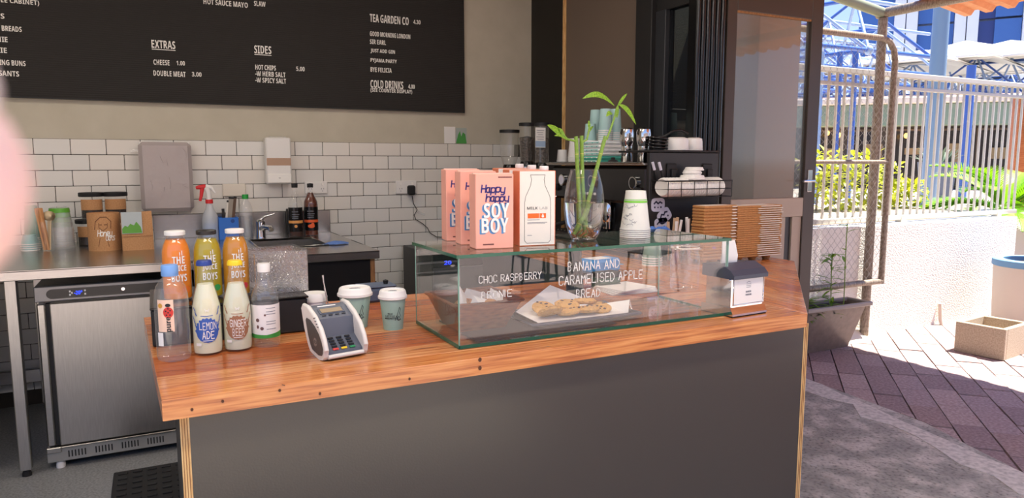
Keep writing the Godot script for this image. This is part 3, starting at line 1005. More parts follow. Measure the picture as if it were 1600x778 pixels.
func leaf_blade(g: G, p: Vector3, d: Vector3, l: float, w: float, droop: float) -> void:
	var side := d.cross(Vector3.UP).normalized()
	if side.length() < 0.1:
		side = Vector3.RIGHT
	var up := side.cross(d).normalized()
	var prev := []
	var n := 5
	for i in n + 1:
		var f := float(i) / n
		var c := p + d * l * f - Vector3.UP * droop * l * f * f
		var ww := w * sin(PI * clampf(f * 0.92 + 0.06, 0, 1))
		if i == n:
			ww = 0.0004
		var row := [c - side * ww + up * ww * 0.3, c, c + side * ww + up * ww * 0.3]
		if prev.size():
			g.quad(prev[0], prev[1], row[1], row[0])
			g.quad(prev[1], prev[2], row[2], row[1])
		prev = row


# ---------------------------------------------------------------- stainless bench, sink, under-bench fridge
func build_bench() -> void:
	var zf := 1.22
	var x0 := -1.0
	var x1 := 1.7
	var th := 0.045
	var b := thing("stainless_bench", "long stainless steel sink bench along the tiled wall", "bench", Vector3.ZERO)
	var s0 := RY(392, 396, YB)
	var s1 := RY(488, 373, YB)
	var hx0 := 1.12
	var hx1 := 1.5
	var hz0 := 0.38
	var hz1 := 0.86
	var top := G.new()
	for q in [[x0, hx0, 0.012, zf], [hx1, x1, 0.012, zf], [hx0, hx1, 0.012, hz0], [hx0, hx1, hz1, zf]]:
		top.box(Vector3((q[0] + q[1]) / 2, YB - 0.003, (q[2] + q[3]) / 2), Vector3(q[1] - q[0], 0.006, q[3] - q[2]))
	top.box(Vector3((x0 + x1) / 2, YB - th / 2, zf - 0.008), Vector3(x1 - x0, th, 0.016), 0.003)
	top.box(Vector3(x1 - 0.004, YB - th / 2, zf / 2), Vector3(0.008, th, zf - 0.02))
	part(b, "worktop", top, mats.steel)
	part(b, "rear_upstand", lo_hi(Vector3(0.60, YB, 0.012), Vector3(x1, YB + 0.152, 0.026), 0.002), mats.steel)
	var sink := G.new()
	var sd := 0.2
	sink.quad(Vector3(hx0, YB, hz0), Vector3(hx0, YB - sd, hz0), Vector3(hx1, YB - sd, hz0), Vector3(hx1, YB, hz0))
	sink.quad(Vector3(hx0, YB, hz1), Vector3(hx1, YB, hz1), Vector3(hx1, YB - sd, hz1), Vector3(hx0, YB - sd, hz1))
	sink.quad(Vector3(hx0, YB, hz0), Vector3(hx0, YB, hz1), Vector3(hx0, YB - sd, hz1), Vector3(hx0, YB - sd, hz0))
	sink.quad(Vector3(hx1, YB, hz0), Vector3(hx1, YB - sd, hz0), Vector3(hx1, YB - sd, hz1), Vector3(hx1, YB, hz1))
	sink.quad(Vector3(hx0, YB - sd, hz0), Vector3(hx0, YB - sd, hz1), Vector3(hx1, YB - sd, hz1), Vector3(hx1, YB - sd, hz0))
	var sk := part(b, "sink_bowl", sink, mats.steel)
	part(b, "sink_lip", G.new().tube([Vector3(hx0, YB + 0.003, hz0), Vector3(hx1, YB + 0.003, hz0), Vector3(hx1, YB + 0.003, hz1), Vector3(hx0, YB + 0.003, hz1)], 0.006, 6, false, true), mats.steel)
	part(sk, "drain", G.new().lathe([Vector2(0.04, 0), Vector2(0.04, 0.004), Vector2(0, 0.004)], 18, Vector3(1.3, YB - sd, 0.62)), mats.chrome)
	for p in [Vector3(0.014, 0, 1.16), Vector3(-0.02, 0, 0.08), Vector3(-0.95, 0, 1.16)]:
		var leg := part(b, "leg", lo_hi(Vector3(-0.024, 0.03, -0.024), Vector3(0.024, YB - th, 0.024), 0.004), mats.steel_upright, p)
		part(leg, "foot", G.new().lathe([Vector2(0.02, 0), Vector2(0.02, 0.012), Vector2(0.012, 0.03)], 12), mats.rubber)
	part(b, "rear_rail", lo_hi(Vector3(-0.95, 0.16, 0.06), Vector3(0.1, 0.24, 0.10), 0.004), mats.steel)
	part(b, "end_panel", lo_hi(Vector3(0.9, 0.02, zf - 0.05), Vector3(x1 - 0.045, YB - th, zf - 0.03)), mats.film_black, Vector3.ZERO, "black panel under the bench end")
	part(b, "end_panel_edge", lo_hi(Vector3(x1 - 0.045, 0.02, 0.08), Vector3(x1 - 0.02, YB - th, zf - 0.028)), mats.ply_dark, Vector3.ZERO, "bare plywood edge of the end panel")
	part(b, "catch", lo_hi(Vector3(x1 - 0.02, 0.72, zf - 0.09), Vector3(x1 - 0.005, 0.79, zf - 0.05), 0.003), mats.black_matt)
	# under-bench fridge
	var fx := 0.095
	var fz := 1.15
	var fw := 0.66
	var fh := 0.879
	var f := thing("underbench_fridge", "stainless under-bench fridge with a blue temperature display", "fridge", Vector3(fx, 0, fz))
	part(f, "cabinet", lo_hi(Vector3(0, 0.02, -0.55), Vector3(fw, fh, -0.055), 0.004), mats.steel_upright)
	var hb := 0.072
	part(f, "header", lo_hi(Vector3(0, fh - hb, -0.055), Vector3(fw, fh, 0), 0.004), sm("fridge_grey", c8(140, 140, 140), 0.32, 0.7))
	var strip := PackedVector2Array()
	for k in 13:
		var a := PI / 2 + PI * k / 12
		strip.append(Vector2(0.07 + 0.022 * cos(a), fh - 0.037 + 0.022 * sin(a)))
	strip.append(Vector2(fw - 0.03, fh - 0.059))
	strip.append(Vector2(fw - 0.03, fh - 0.015))
	var hs := part(f, "control_strip", G.new().prism(strip, 0.0, 0.003), mats.black_gloss)
	part(hs, "display_digits", txt("-20\u00b0", 0.018, 0.034), glow("display_blue", c8(40, 70, 255), 2.5), Vector3(0.158, fh - 0.046, 0.0032), "glowing blue temperature digits")
	var btn := G.new()
	for q in [[0.142, 0.012], [0.142, -0.004], [0.203, 0.012], [0.203, -0.004]]:
		btn.box(Vector3(q[0], fh - 0.041 + q[1], 0.0035), Vector3(0.007, 0.009, 0.001))
	btn.box(Vector3(0.15, fh - 0.037, 0.0035), Vector3(0.006, 0.01, 0.001))
	part(hs, "buttons", btn, mats.white_plastic)
	part(hs, "key_lock", G.new().lathe([Vector2(0.008, 0), Vector2(0.008, 0.006), Vector2(0, 0.006)], 14, Vector3.ZERO, Transform3D(Basis(Vector3.RIGHT, PI / 2), Vector3(0.36, fh - 0.034, 0.003))), mats.chrome)
	var dy0 := 0.115
	var dr := part(f, "door", lo_hi(Vector3(0.058, dy0, -0.05), Vector3(fw - 0.01, fh - hb - 0.008, 0.004), 0.004), mats.steel_upright)
	part(dr, "handle_recess", lo_hi(Vector3(0.04, dy0, -0.05), Vector3(0.058, fh - hb - 0.012, -0.012)), mats.black_matt)
	part(dr, "handle_strip", lo_hi(Vector3(0.006, dy0, -0.05), Vector3(0.04, fh - hb - 0.008, 0.0), 0.006), mats.steel)
	var gy := 0.105
	var gr := part(f, "vent_grille", lo_hi(Vector3(0.0, 0.035, -0.05), Vector3(fw, gy, -0.004), 0.003), sm("grille_steel", c8(168, 168, 164), 0.35, 0.6))
	part(gr, "grille_ledge", lo_hi(Vector3(0.06, gy - 0.005, -0.05), Vector3(fw, gy + 0.004, 0.006), 0.002), mats.steel)
	for c in 4:
		var slots := G.new()
		for k in 6:
			slots.box(Vector3(0.088 + c * 0.112 + k * 0.0135, 0.068, -0.0035), Vector3(0.0055, 0.032, 0.003), 0.001)
		part(gr, "vent_slots", slots, mats.black_matt)
	part(f, "hinge", lo_hi(Vector3(0.0, gy - 0.022, -0.04), Vector3(0.06, gy + 0.004, 0.006), 0.003), mats.steel)
	for q in [Vector3(0.05, 0, -0.03), Vector3(fw - 0.05, 0, -0.03), Vector3(0.05, 0, -0.5), Vector3(fw - 0.05, 0, -0.5)]:
		part(f, "foot", G.new().lathe([Vector2(0.02, 0), Vector2(0.02, 0.018), Vector2(0.014, 0.036)], 14), mats.white_plastic, q)
	# appliance at the far end under the bench, and the rubber mat
	var ap := thing("small_bin_trolley", "steel caster trolley under the bench beside the fridge", "trolley", Vector3(-0.46, 0, 0.9))
	part(ap, "body", lo_hi(Vector3(-0.3, 0.1, -0.3), Vector3(0.24, 0.7, 0.24), 0.01), mats.steel_upright)
	part(ap, "caster", G.new().tube([Vector3(0.19, 0.04, 0.2), Vector3(0.22, 0.04, 0.2)], 0.04, 14), mats.rubber)
	part(ap, "caster_fork", lo_hi(Vector3(0.185, 0.04, 0.18), Vector3(0.225, 0.11, 0.22), 0.004), mats.chrome)
	var m0 := RY(178, 742, 0.0)
	var mt := thing("rubber_mat", "black ribbed anti-fatigue rubber mat on the work floor", "mat", Vector3(m0.x, 0, m0.z))
	part(mt, "sheet", lo_hi(Vector3(0, 0.0, 0.0), Vector3(1.6, 0.012, 0.7), 0.004), mats.rubber)
	var st := G.new()
	for i in 26:
		for j in 11:
			st.box(Vector3(0.04 + i * 0.06, 0.015, 0.04 + j * 0.06), Vector3(0.04, 0.008, 0.016), 0.003)
	part(mt, "raised_studs", st, mats.rubber)


# ---------------------------------------------------------------- service counter
func build_counter() -> void:
	var th := 0.044
	var zf := 3.41
	var zb := 2.5
	var xl := 0.6
	var xm := 2.48
	var down := Transform3D(Basis(Vector3.RIGHT, PI / 2), Vector3.ZERO)
	var k := thing("service_counter", "long service counter with recycled timber top and black front", "counter", Vector3.ZERO)
	var main := PackedVector2Array([Vector2(xl, zf), Vector2(xl - 0.04, zb), Vector2(xm, zb), Vector2(xm, zf)])
	var ret := PackedVector2Array([Vector2(xm, zf), Vector2(3.446, 2.5), Vector2(3.46, 1.98), Vector2(3.29, 1.98), Vector2(3.29, 0.45), Vector2(xm, 0.45)])
	var rng := RandomNumberGenerator.new()
	rng.seed = 12
	var g2 := 0.0008
	var z := zf
	var widths := [0.085, 0.1, 0.075, 0.115, 0.09, 0.125, 0.1, 0.11, 0.12]
	var tones := [2, 0, 4, 1, 0, 3, 6, 1, 5]
	for i in widths.size():
		var za: float = z - widths[i]
		var q := PackedVector2Array([Vector2(0.3, z - g2), Vector2(3, z - g2), Vector2(3, za + g2), Vector2(0.3, za + g2)])
		for cut in Geometry2D.intersect_polygons(q, main):
			part(k, "board", plank(cut, th), mats["wood%d_0" % tones[i]])
		z = za
	var x := xm
	var wr := [0.09, 0.11, 0.085, 0.12, 0.1, 0.115, 0.09, 0.1, 0.12, 0.1]
	var tr := [5, 0, 2, 1, 5, 2, 3, 0, 5, 2]
	for i in wr.size():
		var xb: float = x + wr[i]
		var q := PackedVector2Array([Vector2(x + g2, 4), Vector2(x + g2, 0.2), Vector2(xb - g2, 0.2), Vector2(xb - g2, 4)])
		for cut in Geometry2D.intersect_polygons(q, ret):
			part(k, "board", plank(cut, th), mats["wood%d_1" % tr[i]])
		x = xb
	# nail holes and splits of the old timber
	var nail := G.new()
	for q in [[300, 640, 1.0], [437, 610, 1.0], [500, 615, 1], [348, 627, 1], [750, 562, 1.6], [750, 575, 1.6], [1010, 520, 1.0], [1080, 512, 1], [640, 592, 1.0]]:
		var p := RZ(q[0], q[1], zf + 0.0004)
		if p.y < YC - 0.003 and p.y > YC - th + 0.003:
			part(k, "nail_hole", G.new().disc(Vector2(p.x, p.y), 0.003 * q[2], zf + 0.0005, 10, 1.2), sm("nail_hole", c8(92, 58, 38), 0.9))
	sm("nail_hole", c8(92, 58, 38), 0.9)
	var split := G.new()
	for q in [[[635, 547], [690, 541]], [[560, 553], [600, 549]], [[850, 492 + 50], [862, 541]], [[1201, 448], [1225, 457.5]], [[440, 600], [446, 603]]]:
		var a := RY(q[0][0], q[0][1], YC + 0.0004)
		var b := RY(q[1][0], q[1][1], YC + 0.0004)
		var d := (b - a)
		var e := Vector3(-d.z, 0, d.x).normalized() * 0.0028
		split.quad(a, (a + b) / 2 + e, b, (a + b) / 2 - e)
	part(k, "timber_splits", split, mats.nail_hole)
	# carcass
	part(k, "front_panel", lo_hi(Vector3(xl + 0.05, 0.0, zf - 0.055), Vector3(xm + 0.03, YC - th, zf - 0.037)), mats.film_ply, Vector3.ZERO, "black film-faced plywood front, lightened for its sheen")
	for s in 1:
		var sp := part(k, "side_panel", lo_hi(Vector3(xl + 0.032, 0.0, zb + 0.06), Vector3(xl + 0.05, YC - th, zf - 0.0385)), mats.film_black)
		ply(sp, Vector3(xl + 0.0315, 0, zf - 0.0385), Vector3(0.0185, YC - th, 0.0018))
	# right-hand panel follows the slanting end
	var a := Vector2(xm + 0.048, zf - 0.037)
	var b := Vector2(3.40, 2.52)
	var t2 := (b - a).normalized()
	var n2 := Vector2(-t2.y, t2.x)
	if n2.x < 0:
		n2 = -n2
	part(k, "side_panel", G.new().prism(PackedVector2Array([a, b, b - n2 * 0.018, a - n2 * 0.018]), -(YC - th), 0.0, down), mats.film_black)
	var e2 := part(k, "panel_edge", lo_hi(Vector3(xm + 0.03, 0.0, zf - 0.045), Vector3(xm + 0.05, YC - th, zf - 0.036)), mats.ply_edge)
	for i in 2:
		part(e2, "ply_layer", lo_hi(Vector3(xm + 0.035 + i * 0.007, 0, zf - 0.036), Vector3(xm + 0.038 + i * 0.007, YC - th, zf - 0.0355)), mats.ply_dark)
	part(k, "inner_panel", lo_hi(Vector3(xl + 0.05, 0.0, zb + 0.06), Vector3(xm, YC - th, zb + 0.078)), mats.film_black)
	part(k, "inner_panel", lo_hi(Vector3(xm + 0.05, 0.0, 0.5), Vector3(xm + 0.068, YC - th, zb)), mats.film_black)
	part(k, "rear_support", lo_hi(Vector3(3.2, 0.0, 2.0), Vector3(3.4, YC - th, 2.1)), mats.film_black)


func ply(parent: Node3D, lo: Vector3, s: Vector3) -> void:      # striped edge of a plywood sheet
	var e := part(parent, "panel_edge", lo_hi(lo, lo + s), mats.ply_edge)
	for i in 3:
		part(e, "ply_layer", lo_hi(lo + Vector3(s.x * (0.16 + 0.28 * i), 0, 0), lo + Vector3(s.x * (0.25 + 0.28 * i), s.y, s.z + 0.0004)), mats.ply_dark)


func plank(outline: PackedVector2Array, th: float) -> G:      # x, z outline with a small top bevel
	var g := G.new()
	var o := outline
	if Geometry2D.is_polygon_clockwise(o):
		o.reverse()
	var ins := Geometry2D.offset_polygon(o, -0.0012)
	var i: PackedVector2Array = ins[0] if ins.size() and ins[0].size() == o.size() else o
	if Geometry2D.is_polygon_clockwise(i):
		i.reverse()
	# match the nearest corners of both outlines
	var off := 0
	var best := 1e9
	for s in i.size():
		if i[s].distance_to(o[0]) < best:
			best = i[s].distance_to(o[0])
			off = s
	var m := o.size()
	for k in m:
		var l := (k + 1) % m
		var a := Vector3(o[k].x, YC - th, o[k].y)
		var b := Vector3(o[l].x, YC - th, o[l].y)
		var a1 := Vector3(o[k].x, YC - 0.0012, o[k].y)
		var b1 := Vector3(o[l].x, YC - 0.0012, o[l].y)
		var a2 := Vector3(i[(k + off) % m].x, YC, i[(k + off) % m].y)
		var b2 := Vector3(i[(l + off) % m].x, YC, i[(l + off) % m].y)
		g.quad(a1, b1, b, a)
		g.quad(a2, b2, b1, a1)
	var ix := Geometry2D.triangulate_polygon(i)
	for k in range(0, ix.size(), 3):
		var a := Vector3(i[ix[k]].x, YC, i[ix[k]].y)
		var b := Vector3(i[ix[k + 1]].x, YC, i[ix[k + 1]].y)
		var c := Vector3(i[ix[k + 2]].x, YC, i[ix[k + 2]].y)
		if (b - a).cross(c - a).y < 0:
			var w := b
			b = c
			c = w
		g.face(a, b, c)
		g.face(c - Vector3.UP * th, b - Vector3.UP * th, a - Vector3.UP * th)
	return g


# ---------------------------------------------------------------- espresso machine and what stands on it
func build_machine() -> void:
	var z1 := 2.18
	var z0 := 1.22
	var x0 := 2.785
	var x1 := 3.2
	var yt := 1.432
	var m := thing("espresso_machine", "black two-group espresso machine on the counter return", "espresso machine", Vector3.ZERO)
	var up := Vector3(0, 0, 0)
	part(m, "rear_body", lo_hi(Vector3(2.99, YC + 0.03, z0), Vector3(x1, yt, z1 - 0.03), 0.008), mats.black_gloss)
	part(m, "head", lo_hi(Vector3(x0, 1.235, z0), Vector3(3.0, yt - 0.005, z1 - 0.03), 0.014), mats.black_gloss)
	part(m, "drip_tray", lo_hi(Vector3(x0 - 0.02, YC + 0.03, z0), Vector3(3.0, YC + 0.085, z1 - 0.03), 0.006), mats.black_gloss)
	var tg := G.new()
	for k in 22:
		tg.box(Vector3(2.88, YC + 0.088, z0 + 0.05 + k * 0.04), Vector3(0.2, 0.005, 0.006))
	part(m, "tray_grid", tg, mats.steel)
	for q in [Vector3(2.82, YC, z0 + 0.08), Vector3(2.82, YC, z1 - 0.12), Vector3(3.15, YC, z0 + 0.08), Vector3(3.15, YC, z1 - 0.12)]:
		part(m, "foot", G.new().lathe([Vector2(0.022, 0), Vector2(0.026, 0.03)], 14), mats.chrome, q)
	part(m, "cup_tray", lo_hi(Vector3(x0 - 0.02, yt, z0 - 0.03), Vector3(x1 + 0.02, yt + 0.012, z1 - 0.02), 0.003), mats.steel_upright)
	part(m, "tray_rail", G.new().tube([Vector3(x0 - 0.02, yt + 0.012, z0 - 0.03), Vector3(x0 - 0.02, yt + 0.012, z1 - 0.03)], 0.006, 8), mats.steel)
	# tall side panel turned to the customer, with clips, stickers, pens
	var pr := RZ(1121, 300, z1).x
	var pt := RZ(1060, 238, z1).y
	var sp := part(m, "end_panel", lo_hi(Vector3(x0, YC + 0.02, z1 - 0.03), Vector3(pr, pt, z1), 0.004), sm("machine_panel", c8(34, 33, 33), 0.42))
	part(sp, "top_shelf", lo_hi(Vector3(x0 - 0.005, pt, z1 - 0.26), Vector3(pr + 0.01, pt + 0.01, z1 + 0.005), 0.003), mats.black_matt)
	for px in [1048, 1104]:
		var a := RZ(px, 268, z1)
		part(sp, "bracket", lo_hi(Vector3(a.x - 0.03, a.y - 0.04, z1), Vector3(a.x + 0.03, a.y + 0.04, z1 + 0.012), 0.004), mats.black_matt)
		part(sp, "bracket_knob", lo_hi(Vector3(a.x - 0.012, a.y - 0.03, z1 + 0.012), Vector3(a.x + 0.022, a.y + 0.012, z1 + 0.026), 0.003), mats.black_matt)
	for q in [[1028, 320, 0.0], [1038, 337, 0.6], [1033, 351, 0.1]]:
		var a := RZ(q[0], q[1], z1 + 0.0008)
		var st := G.new()
		var rr := PackedVector2Array()
		for i in 20:
			var an := TAU * i / 20
			rr.append(Vector2(signf(cos(an)) * pow(absf(cos(an)), 0.5) * 0.042, signf(sin(an)) * pow(absf(sin(an)), 0.5) * 0.034))
		var s := part(sp, "sticker", st.prism(rr, 0, 0.001), sm("sticker_white", c8(206, 206, 220), 0.5), a)
		s.rotation.z = q[2]
		var ink := G.new()
		ink.disc(Vector2(-0.02, -0.012), 0.005, 0.0015).disc(Vector2(0, -0.013), 0.004, 0.0015).disc(Vector2(0.018, -0.012), 0.005, 0.0015)
		ink.strip([Vector2(-0.024, 0.006), Vector2(-0.012, 0.016), Vector2(0.0, 0.006), Vector2(0.012, 0.014), Vector2(0.024, 0.008)], 0.008, 0.0015)
		part(s, "sticker_print", ink, sm("navy_ink", c8(36, 40, 72), 0.6))
	# brewing side
	for gz in [1.4, 1.75]:
		var gh := part(m, "group_head", G.new().lathe([Vector2(0.034, 1.12), Vector2(0.04, 1.14), Vector2(0.04, 1.2), Vector2(0.03, 1.24)], 20, Vector3(x0 + 0.06, 0, gz)), mats.chrome)
		var fl := part(m, "portafilter", G.new().lathe([Vector2(0.02, 1.075), Vector2(0.033, 1.085), Vector2(0.035, 1.125), Vector2(0.0, 1.125)], 20, Vector3(x0 + 0.06, 0, gz)), mats.chrome)
		part(fl, "handle", G.new().tube([Vector3(x0 + 0.03, 1.105, gz), Vector3(x0 - 0.03, 1.095, gz + 0.01), Vector3(x0 - 0.12, 1.075, gz + 0.02)], [0.008, 0.012, 0.014], 10), mats.black_matt)
		part(fl, "spout", G.new().tube([Vector3(x0 + 0.06, 1.08, gz), Vector3(x0 + 0.06, 1.055, gz - 0.018), Vector3(x0 + 0.06, 1.04, gz - 0.02)], 0.006, 8), mats.chrome)
	for gz in [1.36, 1.68, 2.06]:
		var tx := Transform3D(Basis(Vector3.BACK, PI / 2), Vector3(x0, 1.345, gz))
		var dial := part(m, "dial", G.new().lathe([Vector2(0.034, 0), Vector2(0.034, 0.014), Vector2(0.028, 0.016), Vector2(0.0, 0.012)], 22, Vector3.ZERO, tx), mats.chrome)
		part(dial, "dial_face", G.new().lathe([Vector2(0.026, 0.0165), Vector2(0, 0.0165)], 20, Vector3.ZERO, tx), mats.black_matt if gz > 1.5 else mats.sticker_white)
	for gz in [1.28, 2.1]:
		part(m, "steam_wand", G.new().tube([Vector3(x0 + 0.01, 1.25, gz), Vector3(x0 - 0.03, 1.23, gz), Vector3(x0 - 0.05, 1.15, gz - 0.01), Vector3(x0 - 0.06, 1.06, gz - 0.015)], 0.006, 8), mats.chrome)
		part(m, "steam_knob", G.new().lathe([Vector2(0.02, 0), Vector2(0.024, 0.02), Vector2(0.02, 0.03), Vector2(0, 0.03)], 14, Vector3.ZERO, Transform3D(Basis(Vector3.BACK, PI / 2), Vector3(x0, 1.3, gz))), mats.black_matt)
	var bt := G.new()
	for k in 5:
		bt.box(Vector3(x0 - 0.002, 1.275, 1.56 + k * 0.035), Vector3(0.006, 0.014, 0.022), 0.002)
	part(m, "button_row", bt, mats.white_plastic)
	# wire basket of lids hung on the side panel
	var a0 := RZ(1036, 283, z1 + 0.1)
	var a1 := RZ(1134, 306, z1 + 0.1)
	var bk := thing("lid_basket", "black wire basket of white cup lids hung on the machine side", "basket", Vector3.ZERO)
	var zb := z1 + 0.012
	var ze := z1 + 0.14
	var yb := a1.y
	var ytop := a0.y
	var wires := G.new()
	for y in [yb, (yb + ytop) / 2, ytop]:
		wires.tube([Vector3(a0.x, y, zb), Vector3(a0.x, y, ze), Vector3(a1.x, y, ze), Vector3(a1.x, y, zb)], 0.0022 if y < ytop else 0.004, 6, false, true)
	for k in 6:
		var x: float = lerpf(a0.x, a1.x, k / 5.0)
		wires.tube([Vector3(x, ytop, ze), Vector3(x, yb, ze), Vector3(x, yb, zb), Vector3(x, ytop, zb)], 0.002, 6)
	part(bk, "wires", wires, mats.black_matt)
	var lid := cup_lid(0.046)
	var nl := int((a1.x - a0.x - 0.03) / 0.0195)
	for k in nl:
		var o := solo("drink_top", "white plastic takeaway lid stacked on edge in the wire basket", "lid", lid, mats.cream_lid, Vector3(a0.x + 0.03 + k * 0.0195, yb + 0.048, zb + 0.064), 0.0, "lids in the wire basket")
		o.rotation = Vector3(0.0, 0.0, PI / 2)
		o.scale = Vector3(0.98, 0.98, 1.25)
	var ls := RZ(1080, 282, z1 + 0.07)
	for j in 4:
		solo("drink_top", "white plastic takeaway lid lying on top of the full basket", "lid", lid, mats.cream_lid, Vector3(ls.x + (0.0 if j < 3 else 0.012), ytop + 0.004 + j * 0.015, z1 + 0.075), 0.0, "lids lying on the wire basket").scale = Vector3(1.0, 0.9, 1.0) * (1.0 if j > 0 else 1.35)
	# pens clipped beside the basket
	for k in 2:
		var p := RZ(1030 + k * 6, 285, z1 + 0.02)
		var pen := thing("marker_pen", "black marker pen clipped to the machine side", "pen", Vector3(p.x, p.y - 0.005, z1 + 0.012 + k * 0.02), 0.0, "pens on the machine side")
		pen.rotation.z = 0.35
		part(pen, "barrel", G.new().lathe([Vector2(0.004, 0), Vector2(0.006, 0.01), Vector2(0.006, 0.07), Vector2(0, 0.07)], 10), mats.black_matt)
		part(pen, "cap", G.new().lathe([Vector2(0.007, 0.07), Vector2(0.007, 0.11), Vector2(0, 0.112)], 10), mats.sticker_white)
	machine_top(yt + 0.012, pt + 0.01, z1)
	grinders(yt)


func cup_lid(r: float) -> ArrayMesh:
	return G.new().lathe([Vector2(r * 0.98, 0), Vector2(r * 1.04, 0.002), Vector2(r * 1.04, 0.007), Vector2(r * 0.97, 0.009), Vector2(r * 0.93, 0.017), Vector2(r * 0.86, 0.019), Vector2(r * 0.84, 0.016), Vector2(0, 0.015)], 28).mesh()
func cup_body(rt: float, rb: float, h: float) -> G:
	return G.new().lathe([Vector2(0, 0.004), Vector2(rb - 0.003, 0.004), Vector2(rb, 0), Vector2(rb, 0.002), Vector2(rt, h - 0.004), Vector2(rt + 0.002, h - 0.003), Vector2(rt + 0.002, h), Vector2(rt - 0.002, h), Vector2(rb - 0.002, 0.012), Vector2(0, 0.012)], 28)


# upside-down stack of paper cups: full cup on top, rims of the others below; returns its height
func cup_stack(label: String, at: Vector3, n: int, rt: float, rb: float, h: float, m: Material, rimm: Material, group: String, upright := false) -> void:
	var body: Node3D
	for k in n:
		var y := k * 0.011
		var t := thing("paper_cup", label if k < n - 1 or n == 1 else "topmost " + label, "cup", at + Vector3(0, y, 0), k * 0.7, group)
		if upright:
			part(t, "cup", G.new().lathe([Vector2(0, 0.0), Vector2(rb, 0), Vector2(rt, h - 0.004), Vector2(rt - 0.002, h - 0.004), Vector2(rb - 0.002, 0.006), Vector2(0, 0.006)], 26), m)
			part(t, "rim", G.new().lathe([Vector2(rt, h - 0.005), Vector2(rt + 0.0025, h - 0.004), Vector2(rt + 0.0025, h), Vector2(rt - 0.002, h)], 26), rimm)
		else:
			part(t, "cup", G.new().lathe([Vector2(rt - 0.002, 0.0), Vector2(rt, 0.004), Vector2(rb, h), Vector2(rb - 0.003, h), Vector2(rb - 0.004, h - 0.006), Vector2(0, h - 0.006)], 26), m)
			part(t, "rim", G.new().lathe([Vector2(rt - 0.002, 0.0), Vector2(rt + 0.0028, 0.0), Vector2(rt + 0.0028, 0.005), Vector2(rt, 0.0055)], 26), rimm)


